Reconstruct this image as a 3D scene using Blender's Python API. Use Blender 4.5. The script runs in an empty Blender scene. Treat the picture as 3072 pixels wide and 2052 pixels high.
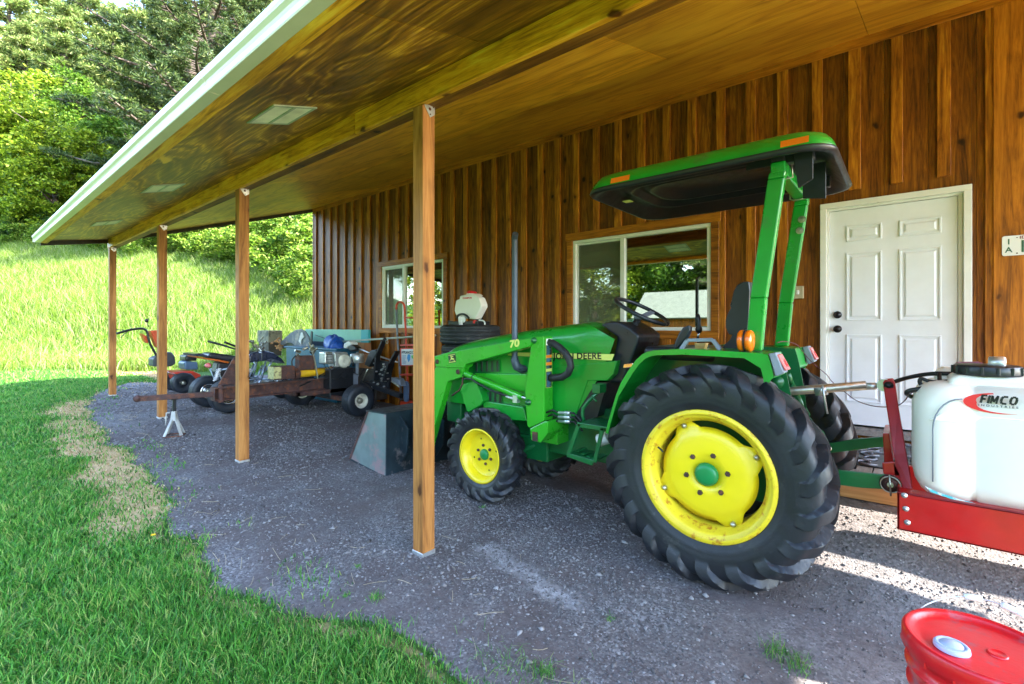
import bpy, bmesh, math, random
import numpy as np
from mathutils import Vector, Matrix
random.seed(7); RNG = np.random.default_rng(11)
scene = bpy.context.scene
COL = scene.collection
R = math.radians

# ------------------------------------------------------------------ camera
CAMZ = 1.5525
YAW = 39.793
cd = bpy.data.cameras.new('camera')
cam = bpy.data.objects.new('camera', cd); COL.objects.link(cam)
cam.location = (0, 0, CAMZ)
cam.rotation_euler = (R(90), 0, R(YAW))
cd.sensor_width = 36; cd.lens = 1432/3072*36
cd.shift_y = -48/3072
cd.clip_end = 600; cd.clip_start = .02
scene.camera = cam
scene.render.resolution_x = 1024; scene.render.resolution_y = 684

# ------------------------------------------------------------------ light
SUN_EL, SUN_AZ = 40.0, (1.08, .5)
w = bpy.data.worlds.new('World'); scene.world = w; w.use_nodes = True
nt = w.node_tree
sky = nt.nodes.new('ShaderNodeTexSky'); sky.sky_type = 'NISHITA'; sky.sun_disc = False
sky.sun_elevation = R(SUN_EL); sky.sun_rotation = math.atan2(SUN_AZ[0], SUN_AZ[1])
sky.air_density = 1.0; sky.dust_density = .6
nt.links.new(sky.outputs[0], nt.nodes['Background'].inputs[0])
nt.nodes['Background'].inputs[1].default_value = 0.15
sd = bpy.data.lights.new('sun', 'SUN'); sd.energy = 3.4; sd.angle = R(.5); sd.color = (1, .94, .84)
sun = bpy.data.objects.new('sun', sd); COL.objects.link(sun)
hx = math.cos(R(SUN_EL)); n_ = math.hypot(*SUN_AZ)
sun.rotation_euler = Vector((SUN_AZ[0]/n_*hx, SUN_AZ[1]/n_*hx, math.sin(R(SUN_EL)))).to_track_quat('Z', 'Y').to_euler()
scene.view_settings.view_transform = 'Standard'; scene.view_settings.look = 'None'
scene.view_settings.exposure = 3.75; scene.view_settings.gamma = 1
scene.render.engine = 'CYCLES'
scene.cycles.max_bounces = 8; scene.cycles.transparent_max_bounces = 12; scene.cycles.diffuse_bounces = 5

# ------------------------------------------------------------------ reading the survey: a picture point on the plane Y = const -> metres
S_, C_ = math.cos(R(YAW)), math.sin(R(YAW))
ZN = {'D': (0, 0, .76406), 'F': (0, 0, 1), '4': (1250, 900, 3.1367), '7': (1750, 1000, 2.0097), '6': (1750, 380, 2.24),
      '8': (2300, 1000, 2.2396), 'J': (420, 940, 4.9), 'K': (780, 960, 5.228), 'L': (1020, 960, 5.225),
      'S': (1290, 700, 4.354), 'G': (2400, 1080, 3.7325), 'E': (1850, 880, 4.238), 'B': (2400, 1600, 3.469), 'T': (2420, 500, 3.601)}
def at(z, x, y, Y):
    a, b, s = ZN[z]; fx, fy = a+x/s, b+y/s
    t = (fx-1536)/1432; v = (fy-978)/1432
    d = Y/(S_+C_*t)
    return Vector(((-C_+S_*t)*d, Y, CAMZ-v*d))
def atX(z, x, y, X):
    a, b, s = ZN[z]; fx, fy = a+x/s, b+y/s
    t = (fx-1536)/1432; v = (fy-978)/1432
    d = X/(-C_+S_*t)
    return Vector((X, (S_+C_*t)*d, CAMZ-v*d))

# ------------------------------------------------------------------ mesh helpers
def smooth(a, b, x):
    x = np.clip((x-a)/(b-a), 0, 1); return x*x*(3-2*x)
EDGE_X = np.array([-80, -15.5, -14.8, -13.5, -12.6, -11.6, -10, -7.7, -6, -4.8, -4.3, -3.5, -2.8, -2.1, -1.7, -1.5, -1.2, -.8, .5, 80])
EDGE_Y = np.array([60, 6.5, 3.6, 2.75, 2.2, 1.8, 1.55, 1.36, 1.40, 1.27, 1.18, 1.12, 1.20, 1.45, 1.52, 1.58, 1.60, 1.55, 1.35, 1.2])
def edge(X):  # where the lawn ends and the gravel begins
    return np.interp(X, EDGE_X, EDGE_Y)
def H(X, Y):
    X = np.asarray(X, float); Y = np.asarray(Y, float)
    z = np.interp(X, [-14, -11.68, -8.49, -5.55, -2.5, 0], [.30, .224, .183, .074, 0, 0])
    z = z*smooth(-1.5, 1.8, Y)
    z = z + .065*smooth(2.15, 2.75, Y)*smooth(-4.0, -3.3, X)
    z = z + .41*(.5*np.clip((Y-2.9)/.8, 0, 1)+.5*smooth(2.9, 3.72, Y))*smooth(-1.15, -.42, X)*smooth(7, 4, X)
    z = z - .05*smooth(1.6, .6, Y)*smooth(-6, -3, X)
    s = np.maximum(0, (-C_*X + S_*Y) - 13.6)
    z = z + .40*s*smooth(0, 5, s) - .10*np.maximum(0, s-24)
    z = z + .10*np.maximum(0, -Y-14)
    z = z + .012*np.sin(3.1*X+1.3*Y)*np.cos(2.3*Y-1.1*X) + .006*np.sin(9*X+5*Y)*np.cos(8*Y-4*X)
    return z
def Hs(x, y): return float(H(x, y))

def node(nt, t, **kw):
    n = nt.nodes.new(t)
    for k, v in kw.items(): setattr(n, k, v)
    return n
def ramp(nt, fac, stops, interp='LINEAR'):
    r = nt.nodes.new('ShaderNodeValToRGB'); r.color_ramp.interpolation = interp
    e = r.color_ramp.elements
    while len(e) < len(stops): e.new(.5)
    for el, (p, c) in zip(e, stops): el.position = p; el.color = (*c, 1) if len(c) == 3 else c
    nt.links.new(fac, r.inputs[0]); return r
def mixc(nt, fac, a, b, mode='MIX'):
    m = nt.nodes.new('ShaderNodeMix'); m.data_type = 'RGBA'; m.blend_type = mode
    for i, v in ((0, fac), (6, a), (7, b)):
        if hasattr(v, 'is_output') or hasattr(v, 'links'): nt.links.new(v, m.inputs[i])
        else: m.inputs[i].default_value = v if i == 0 else ((*v, 1) if len(v) == 3 else v)
    return m.outputs[2]
def noise(nt, vec, scale, detail=4, rough=.6, dist=0):
    n = nt.nodes.new('ShaderNodeTexNoise'); n.inputs['Scale'].default_value = scale; n.inputs['Detail'].default_value = detail
    n.inputs['Roughness'].default_value = rough; n.inputs['Distortion'].default_value = dist
    if vec is not None: nt.links.new(vec, n.inputs['Vector'])
    return n.outputs['Fac']
def coords(nt, scale=(1, 1, 1), rot=(0, 0, 0)):
    tc = nt.nodes.new('ShaderNodeTexCoord'); mp = nt.nodes.new('ShaderNodeMapping')
    mp.inputs['Scale'].default_value = scale; mp.inputs['Rotation'].default_value = rot
    nt.links.new(tc.outputs['Object'], mp.inputs[0]); return mp.outputs[0]
def newmat(name):
    m = bpy.data.materials.new(name); m.use_nodes = True
    return m, m.node_tree, m.node_tree.nodes['Principled BSDF']
def bump(nt, b, height, strength, dist=.01):
    n = nt.nodes.new('ShaderNodeBump'); n.inputs['Strength'].default_value = strength; n.inputs['Distance'].default_value = dist
    nt.links.new(height, n.inputs['Height']); nt.links.new(n.outputs[0], b.inputs['Normal'])
def M(name, col, rough=.5, metal=0., var=.18, vs=6., bmp=.15, bs=90., coat=0., dirt=None, da=.55, ds=9., spec=.5):
    m, nt, b = newmat(name); v = coords(nt)
    dark = tuple(c*(1-var) for c in col); lite = tuple(min(1, c*(1+var)) for c in col)
    f = noise(nt, v, vs, 5)
    c = ramp(nt, f, [(.3, dark), (.7, lite)]).outputs[0]
    if dirt:
        g = ramp(nt, noise(nt, v, ds, 8, .7), [(da, (0, 0, 0)), (da+.1, (1, 1, 1))]).outputs[0]
        c = mixc(nt, g, c, dirt)
    nt.links.new(c, b.inputs['Base Color'])
    rr = ramp(nt, noise(nt, v, vs*3, 4), [(.3, (rough*.8,)*3), (.75, (min(1, rough*1.25),)*3)])
    nt.links.new(rr.outputs[0], b.inputs['Roughness'])
    b.inputs['Metallic'].default_value = metal; b.inputs['Coat Weight'].default_value = coat
    b.inputs['Coat Roughness'].default_value = .12; b.inputs['Specular IOR Level'].default_value = spec
    if bmp: bump(nt, b, noise(nt, v, bs, 3), bmp, .003)
    return m
def wood(name, a, b_, c_, axis=2, knots=True, grain=14., rough=.55, island=.5, stain=None, bm=.5):
    m, nt, b = newmat(name)
    sc = [1, 1, 1]; sc[axis] = .07
    geo = nt.nodes.new('ShaderNodeNewGeometry')
    tc = nt.nodes.new('ShaderNodeTexCoord')
    off = nt.nodes.new('ShaderNodeVectorMath'); off.operation = 'SCALE'
    cmb = nt.nodes.new('ShaderNodeCombineXYZ')
    for i in range(3): nt.links.new(geo.outputs['Random Per Island'], cmb.inputs[i])
    nt.links.new(cmb.outputs[0], off.inputs[0]); off.inputs['Scale'].default_value = 37.
    add = nt.nodes.new('ShaderNodeVectorMath'); add.operation = 'ADD'
    nt.links.new(tc.outputs['Object'], add.inputs[0]); nt.links.new(off.outputs[0], add.inputs[1])
    mp = nt.nodes.new('ShaderNodeMapping'); mp.inputs['Scale'].default_value = sc
    nt.links.new(add.outputs[0], mp.inputs[0]); v = mp.outputs[0]
    g1 = noise(nt, v, grain, 6, .65, 1.2); g2 = noise(nt, v, grain*6, 3, .6, .3)
    big = noise(nt, add.outputs[0], 1.6, 3, .5)
    mth = nt.nodes.new('ShaderNodeMath'); mth.operation = 'MULTIPLY_ADD'
    nt.links.new(g1, mth.inputs[0]); mth.inputs[1].default_value = .75
    m2 = nt.nodes.new('ShaderNodeMath'); m2.operation = 'MULTIPLY'; nt.links.new(g2, m2.inputs[0]); m2.inputs[1].default_value = .25
    nt.links.new(m2.outputs[0], mth.inputs[2])
    col = ramp(nt, mth.outputs[0], [(.34, a), (.5, b_), (.68, c_)]).outputs[0]
    # per board tone
    br = nt.nodes.new('ShaderNodeMapRange'); nt.links.new(geo.outputs['Random Per Island'], br.inputs[0])
    br.inputs[3].default_value = 1-island; br.inputs[4].default_value = 1+island*.6
    hsv = nt.nodes.new('ShaderNodeHueSaturation'); nt.links.new(col, hsv.inputs['Color']); nt.links.new(br.outputs[0], hsv.inputs['Value'])
    col = hsv.outputs[0]
    blotch = ramp(nt, big, [(.3, (.62, .6, .55)), (.62, (1.0, 1.0, 1.0))]).outputs[0]
    col = mixc(nt, .75, col, blotch, 'MULTIPLY')
    if stain:
        st = ramp(nt, noise(nt, add.outputs[0], 2.7, 6, .7, .6), [(.5, (0, 0, 0)), (.62, (1, 1, 1))]).outputs[0]
        col = mixc(nt, st, col, stain)
    if knots:
        mk = nt.nodes.new('ShaderNodeMapping'); s3 = [4.0, 4.0, 4.0]; s3[axis] = 3.0; mk.inputs['Scale'].default_value = s3
        nt.links.new(add.outputs[0], mk.inputs[0])
        nn = nt.nodes.new('ShaderNodeTexNoise'); nn.inputs['Scale'].default_value = 3.; nt.links.new(mk.outputs[0], nn.inputs['Vector'])
        jit = nt.nodes.new('ShaderNodeVectorMath'); jit.operation = 'MULTIPLY_ADD'; jit.inputs[1].default_value = (.25,)*3
        nt.links.new(nn.outputs['Color'], jit.inputs[0]); nt.links.new(mk.outputs[0], jit.inputs[2])
        vo = nt.nodes.new('ShaderNodeTexVoronoi'); vo.inputs['Scale'].default_value = 1; vo.inputs['Randomness'].default_value = 1
        nt.links.new(jit.outputs[0], vo.inputs['Vector'])
        kn = ramp(nt, vo.outputs['Distance'], [(.07, (1, 1, 1)), (.10, (.75, .75, .75)), (.125, (.3, .3, .3)), (.26, (0, 0, 0))]).outputs[0]
        col = mixc(nt, kn, col, (a[0]*.35, a[1]*.3, a[2]*.3))
    nt.links.new(col, b.inputs['Base Color']); b.inputs['Roughness'].default_value = rough
    b.inputs['Specular IOR Level'].default_value = .3
    bump(nt, b, mth.outputs[0], bm, .004)
    return m

class MB:
    def __init__(s): s.v = []; s.f = []; s.sm = []
    def add(s, vs, fs, sm=False):
        o = len(s.v); s.v += [tuple(v) for v in vs]; s.f += [tuple(i+o for i in f) for f in fs]; s.sm += [sm]*len(fs)
        return s
    def box(s, lo, hi):
        (a, b, c), (d, e, f) = lo, hi
        if a > d: a, d = d, a
        if b > e: b, e = e, b
        if c > f: c, f = f, c
        return s.add([(a,b,c),(d,b,c),(d,e,c),(a,e,c),(a,b,f),(d,b,f),(d,e,f),(a,e,f)],
                     [(0,3,2,1),(4,5,6,7),(0,1,5,4),(1,2,6,5),(2,3,7,6),(3,0,4,7)])
    def bar(s, p, q, wd, ht, up=(0,0,1)):
        p, q = Vector(p), Vector(q); d = (q-p).normalized(); up = Vector(up)
        sd = d.cross(up)
        if sd.length < 1e-3: sd = d.cross(Vector((0,1,0)))
        sd.normalize(); u = sd.cross(d).normalized()
        vs = [o+sd*a*wd/2+u*b*ht/2 for o in (p, q) for a, b in ((-1,-1),(1,-1),(1,1),(-1,1))]
        return s.add(vs, [(3,2,1,0),(4,5,6,7),(0,1,5,4),(1,2,6,5),(2,3,7,6),(3,0,4,7)])
    def prism(s, pts, off):      # polygon pts (3d), extruded by vector off
        n = len(pts); off = Vector(off); P = [Vector(p) for p in pts]
        nrm = Vector((0,0,0))
        for i in range(n): nrm += P[i].cross(P[(i+1) % n])
        if nrm.dot(off) > 0: P = P[::-1]
        return s.add(P+[p+off for p in P], [tuple(range(n)), tuple(range(2*n-1, n-1, -1))] +
                     [(i, i+n, (i+1) % n+n, (i+1) % n) for i in range(n)])
    def tube(s, pts, r, n=10, caps=True):
        P = [Vector(p) for p in pts]; k = len(P); rr = r if isinstance(r, (list, tuple)) else [r]*k
        vs = []; prev = None
        for i in range(k):
            t = (P[min(i+1, k-1)]-P[max(i-1, 0)]).normalized()
            if prev is None:
                a = Vector((0,0,1)) if abs(t.z) < .9 else Vector((1,0,0)); x = t.cross(a).normalized()
            else: x = (prev-t*prev.dot(t)).normalized()
            prev = x; y = t.cross(x)
            for j in range(n):
                an = 2*math.pi*j/n; vs.append(P[i]+(x*math.cos(an)+y*math.sin(an))*rr[i])
        fs = [(i*n+j, i*n+(j+1) % n, (i+1)*n+(j+1) % n, (i+1)*n+j) for i in range(k-1) for j in range(n)]
        s.add(vs, fs, True)
        if caps:
            o = len(s.v)-k*n; s.f += [tuple(o+j for j in range(n-1, -1, -1)), tuple(o+(k-1)*n+j for j in range(n))]; s.sm += [False]*2
        return s
    def lathe(s, c, axis, prof, n=32, sm=True):   # prof: (along axis, radius)
        c = Vector(c); ax = Vector(axis).normalized(); x = ax.cross(Vector((0,0,1)))
        if x.length < 1e-3: x = Vector((1,0,0))
        x.normalize(); y = ax.cross(x); vs = []
        for a, r in prof:
            for j in range(n):
                an = 2*math.pi*j/n; vs.append(c+ax*a+(x*math.cos(an)+y*math.sin(an))*r)
        return s.add(vs, [(i*n+j, i*n+(j+1) % n, (i+1)*n+(j+1) % n, (i+1)*n+j) for i in range(len(prof)-1) for j in range(n)], sm)
    def cyl(s, p, q, r, n=20):
        p, q = Vector(p), Vector(q); L = (q-p).length
        return s.lathe(p, q-p, [(0, 0.0005), (0, r), (L, r), (L, 0.0005)], n, False)
    def ball(s, c, r, n=12, sc=(1,1,1)):
        vs = []; m = n//2+1
        for i in range(m):
            ph = math.pi*i/(m-1)
            for j in range(n):
                an = 2*math.pi*j/n
                vs.append((c[0]+r*sc[0]*max(.02, math.sin(ph))*math.cos(an), c[1]+r*sc[1]*max(.02, math.sin(ph))*math.sin(an), c[2]+r*sc[2]*math.cos(ph)))
        return s.add(vs, [(i*n+j, (i+1)*n+j, (i+1)*n+(j+1) % n, i*n+(j+1) % n) for i in range(m-1) for j in range(n)], True)
    def islands(s):
        par = list(range(len(s.v)))
        def fd(i):
            while par[i] != i: par[i] = par[par[i]]; i = par[i]
            return i
        for f in s.f:
            a = fd(f[0])
            for i in f[1:]: par[fd(i)] = a
        g = {}
        for k, f in enumerate(s.f): g.setdefault(fd(f[0]), []).append(k)
        out = []
        for ks in g.values():
            m = MB(); mp = {}
            for k in ks:
                for i in s.f[k]:
                    if i not in mp: mp[i] = len(m.v); m.v.append(s.v[i])
                m.f.append(tuple(mp[i] for i in s.f[k])); m.sm.append(s.sm[k])
            out.append(m)
        return out
    def each(s, name, mat, parent=None, bev=0, seg=2, label=None):   # every loose piece becomes its own object
        return [m.build(name, mat, parent, bev, seg, label) for m in s.islands()]
    def build(s, name, mat, parent=None, bev=0, seg=2, label=None, sub=0):
        root = parent
        while root is not None and root.parent is not None: root = root.parent
        o = Vector(root.location) if root is not None else Vector((0,0,0))
        me = bpy.data.meshes.new(name); me.from_pydata([tuple(Vector(v)-o) for v in s.v], [], s.f); me.validate()
        me.materials.append(mat)
        if len(me.polygons) == len(s.sm): me.polygons.foreach_set('use_smooth', s.sm)
        ob = bpy.data.objects.new(name, me); COL.objects.link(ob)
        if parent is not None: ob.parent = parent
        if sub:
            md = ob.modifiers.new('s', 'SUBSURF'); md.levels = md.render_levels = sub
            me.polygons.foreach_set('use_smooth', [True]*len(me.polygons))
        if bev:
            md = ob.modifiers.new('b', 'BEVEL'); md.width = bev; md.segments = seg; md.limit_method = 'ANGLE'; md.angle_limit = R(35)
            md.harden_normals = False
        if label: ob['label'] = label
        return ob
def thing(name, label, cat, loc, group=None):
    o = bpy.data.objects.new(name, None); COL.objects.link(o); o.location = loc; o.empty_display_size = .1
    o['label'] = label; o['category'] = cat
    if group: o['group'] = group
    return o
def tag(o, label, cat, group=None, kind=None):
    if kind: o['kind'] = kind
    if label: o['label'] = label
    if cat: o['category'] = cat
    if group: o['group'] = group
    return o
def struct(o): o['kind'] = 'structure'; return o
def poly(z, pts, Y0, Y1):
    return MB().prism([at(z, x, y, Y0) for x, y in pts], (0, Y1-Y0, 0))
def npmesh(name, V, F, mat, parent=None, smooth_=False):
    me = bpy.data.meshes.new(name); k = F.shape[1]
    me.vertices.add(len(V)); me.vertices.foreach_set('co', V.astype(np.float32).ravel())
    me.loops.add(F.size); me.loops.foreach_set('vertex_index', F.astype(np.int32).ravel())
    me.polygons.add(len(F)); me.polygons.foreach_set('loop_start', np.arange(0, F.size, k, dtype=np.int32))
    me.polygons.foreach_set('loop_total', np.full(len(F), k, dtype=np.int32))
    if smooth_: me.polygons.foreach_set('use_smooth', np.ones(len(F), dtype=bool))
    me.update(calc_edges=True); me.materials.append(mat)
    o = bpy.data.objects.new(name, me); COL.objects.link(o)
    if parent is not None: o.parent = parent
    return o
def text(s, size, origin, xdir, ydir, mat, parent, name='lettering', ext=.0008, sx=1., bold=0., align='LEFT', shear=0., width=None, track=1.):
    cu = bpy.data.curves.new('t', 'FONT'); cu.body = s; cu.size = size; cu.extrude = ext; cu.offset = bold; cu.align_x = align; cu.shear = shear; cu.space_character = track
    ob = bpy.data.objects.new('t', cu); COL.objects.link(ob)
    dg = bpy.context.evaluated_depsgraph_get(); me = bpy.data.meshes.new_from_object(ob.evaluated_get(dg))
    bpy.data.objects.remove(ob)
    x = Vector(xdir).normalized(); y = Vector(ydir).normalized(); z = x.cross(y); root = parent
    while root.parent is not None: root = root.parent
    o = Vector(origin)-Vector(root.location)
    if width: sx = width/max(1e-6, max(v.co.x for v in me.vertices)-min(v.co.x for v in me.vertices))
    for v in me.vertices: v.co = o+x*v.co.x*sx+y*v.co.y+z*v.co.z
    me.materials.clear(); me.materials.append(mat)
    t = bpy.data.objects.new(name, me); COL.objects.link(t); t.parent = parent
    return t

# ------------------------------------------------------------------ materials
m_wall = wood('siding_wood', (.045, .012, .001), (.22, .066, .004), (.45, .165, .009), 2, True, 24, .5, .26)
m_batten = wood('batten_wood', (.10, .028, .001), (.36, .115, .006), (.62, .26, .014), 2, True, 24, .5, .26)
m_trim = wood('trim_wood', (.14, .042, .002), (.38, .125, .007), (.58, .22, .014), 0, True, 20, .5, .3)
m_trimv = wood('trim_wood_upright', (.14, .042, .002), (.38, .125, .007), (.58, .22, .014), 2, True, 20, .5, .35)
m_post = wood('cedar_post', (.20, .068, .016), (.46, .185, .045), (.66, .30, .085), 2, True, 16, .6, .15)
m_beam = wood('stained_beam', (.28, .085, .004), (.80, .33, .010), (.97, .58, .05), 0, True, 18, .5, .1)
def plywood(name, a, b_, c_, figure):
    m, nt, b = newmat(name); v = coords(nt, (.28, 1, 1))
    n1 = noise(nt, v, 2.2 if figure else 3., 2, .5, 1.0)
    mt = node(nt, 'ShaderNodeMath', operation='MULTIPLY'); nt.links.new(n1, mt.inputs[0]); mt.inputs[1].default_value = 9. if figure else 4.
    fr = node(nt, 'ShaderNodeMath', operation='PINGPONG'); nt.links.new(mt.outputs[0], fr.inputs[0]); fr.inputs[1].default_value = .5
    fine = noise(nt, coords(nt, (.05, 1, 1)), 60, 4, .65)
    ad = node(nt, 'ShaderNodeMath', operation='MULTIPLY_ADD'); nt.links.new(fr.outputs[0], ad.inputs[0]); ad.inputs[1].default_value = .68
    nt.links.new(fine, ad.inputs[2])
    lo, mid, hi = (.40, .74, 1.08) if figure else (.4, .62, .95)
    col = ramp(nt, ad.outputs[0], [(lo, a), (mid, b_), (hi, c_)]).outputs[0]
    bl = ramp(nt, noise(nt, coords(nt, (.6, 1, 1)), 1.3, 5, .6, .4), [(.36, (.36, .33, .24)), (.58, (1, 1, 1))]).outputs[0]
    col = mixc(nt, .85 if figure else .35, col, bl, 'MULTIPLY')
    sp = noise(nt, v, 5.5, 2, .5, .2)
    pt = ramp(nt, sp, [(.70, (0, 0, 0)), (.74, (1, 1, 1))]).outputs[0]
    if figure: col = mixc(nt, pt, col, c_)
    geo = node(nt, 'ShaderNodeNewGeometry'); br = node(nt, 'ShaderNodeMapRange'); nt.links.new(geo.outputs['Random Per Island'], br.inputs[0])
    br.inputs[3].default_value = .72; br.inputs[4].default_value = 1.2
    hs = node(nt, 'ShaderNodeHueSaturation'); nt.links.new(col, hs.inputs['Color']); nt.links.new(br.outputs[0], hs.inputs['Value'])
    nt.links.new(hs.outputs[0], b.inputs['Base Color']); b.inputs['Roughness'].default_value = .42
    bump(nt, b, ad.outputs[0], .25, .003); return m
m_ply = plywood('stained_plywood', (.11, .045, .003), (.36, .155, .006), (.88, .49, .03), True)
m_ply2 = plywood('stained_plywood_plain', (.46, .18, .008), (.72, .33, .013), (.88, .48, .03), False)
m_white = M('white_paint', (.78, .78, .74), .4, var=.05, bmp=.05)
m_door = M('door_paint', (.76, .78, .82), .38, var=.04, bmp=.04, dirt=(.5, .48, .42), da=.72)
m_cream = M('weathered_trim_paint', (.74, .74, .70), .5, var=.06, dirt=(.42, .38, .28), da=.66, ds=14)
m_gutter = M('gutter_metal', (.66, .59, .47), .35, var=.05, bmp=.02)
m_roof = M('roof_metal', (.6, .6, .56), .4, .6)
m_galv = M('galvanised_metal', (.62, .63, .62), .35, .75, var=.2, vs=20)
m_black = M('black_plastic', (.012, .013, .016), .38, var=.3, bmp=.1)
m_blackm = M('black_paint', (.015, .016, .02), .45, .2, var=.3, dirt=(.08, .07, .06), da=.68)
m_knob = M('dark_bronze', (.02, .018, .02), .3, .6)
m_rub = M('tyre_rubber', (.010, .011, .015), .5, var=.4, vs=5, bmp=.4, bs=45, dirt=(.05, .048, .046), da=.60, ds=7, spec=.6)
m_green = M('green_tractor_paint', (.006, .27, .022), .32, var=.16, vs=2.2, bmp=.05, coat=.35, spec=.5, dirt=(.035, .20, .035), da=.58, ds=5)
m_lgreen = M('loader_paint_lawn_reflection', (.025, .34, .014), .30, var=.12, vs=2.2, bmp=.05, coat=.3, dirt=(.06, .26, .03), da=.6, ds=6)  # loader paint made lighter and yellower to colour in the lawn's reflection
m_dgreen = M('dark_green_paint', (.004, .115, .028), .38, var=.2, vs=5, coat=.3, dirt=(.05, .06, .035), da=.66)
m_yellow = M('yellow_rim_paint', (.80, .60, .008), .4, var=.05, vs=4, coat=.2, bmp=.05)
m_yrust = M('yellow_rim_paint_rusting', (.78, .58, .02), .45, var=.08, vs=4, dirt=(.50, .20, .01), da=.535, ds=18)
m_hub = M('hub_green', (.008, .20, .05), .4)
m_red = M('red_paint', (.42, .006, .008), .35, var=.15, coat=.3, dirt=(.55, .2, .16), da=.80, ds=40)
m_tank = M('white_poly_tank', (.86, .82, .73), .42, var=.04, vs=3, bmp=.05)
m_orange = M('orange_lens', (.85, .16, .004), .25, var=.1, coat=.4)
m_orange2 = M('orange_reflector', (.95, .20, .01), .4, var=.05)
m_lens = M('red_lens', (.75, .18, .18), .25, var=.1, coat=.3)
m_steel = M('bare_steel', (.42, .40, .32), .35, .85, var=.25, vs=15)
m_rust = M('rusty_steel', (.07, .032, .028), .75, .2, var=.45, vs=8, bmp=.5, dirt=(.17, .06, .03), da=.5, ds=12)
m_bucket = M('bucket_steel', (.02, .035, .045), .42, .35, var=.4, vs=5, dirt=(.16, .14, .14), da=.57, ds=6)
m_bucket2 = M('worn_bucket_side', (.16, .21, .20), .5, .2, var=.3, vs=3, dirt=(.30, .20, .20), da=.5, ds=4)
m_chrome = M('chrome', (.7, .7, .72), .12, 1., var=.05, bmp=0)
m_seat = M('black_vinyl', (.016, .018, .026), .33, var=.2, bmp=.15)
m_decaly = M('yellow_decal', (.72, .72, .16), .4, var=.03, bmp=0)
m_decalk = M('black_decal', (.01, .012, .01), .4, var=.1, bmp=0)
m_blue = M('blue_marks', (.12, .28, .45), .5, bmp=0)
m_stickr = M('red_print', (.62, .02, .02), .45, bmp=0)
m_gray = M('grey_plastic', (.20, .22, .26), .45)
m_deck = wood('grey_deck_wood', (.12, .11, .10), (.26, .24, .22), (.36, .33, .31), 1, False, 14, .8, .2)
m_rim = wood('new_lumber', (.38, .17, .06), (.55, .28, .11), (.66, .38, .16), 0, False, 12, .7, .1)
m_pail = M('red_plastic', (.58, .006, .012), .35, var=.1, vs=4, dirt=(.34, .08, .09), da=.56, ds=6)
def glassmat():
    m = bpy.data.materials.new('window_glass'); m.use_nodes = True; nt = m.node_tree; nt.nodes.clear()
    o = node(nt, 'ShaderNodeOutputMaterial'); tr = node(nt, 'ShaderNodeBsdfTransparent'); tr.inputs[0].default_value = (.55, .6, .52, 1)
    gl = node(nt, 'ShaderNodeBsdfGlossy'); gl.inputs['Roughness'].default_value = .012; gl.inputs[0].default_value = (.85, .92, .8, 1)
    fr = node(nt, 'ShaderNodeFresnel'); fr.inputs[0].default_value = 1.5
    mr = node(nt, 'ShaderNodeMath', operation='MULTIPLY_ADD'); nt.links.new(fr.outputs[0], mr.inputs[0]); mr.inputs[1].default_value = 2.; mr.inputs[2].default_value = .36
    mx = node(nt, 'ShaderNodeMixShader'); nt.links.new(mr.outputs[0], mx.inputs[0]); nt.links.new(tr.outputs[0], mx.inputs[1]); nt.links.new(gl.outputs[0], mx.inputs[2])
    nt.links.new(mx.outputs[0], o.inputs[0]); return m
m_glass = glassmat()

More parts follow.
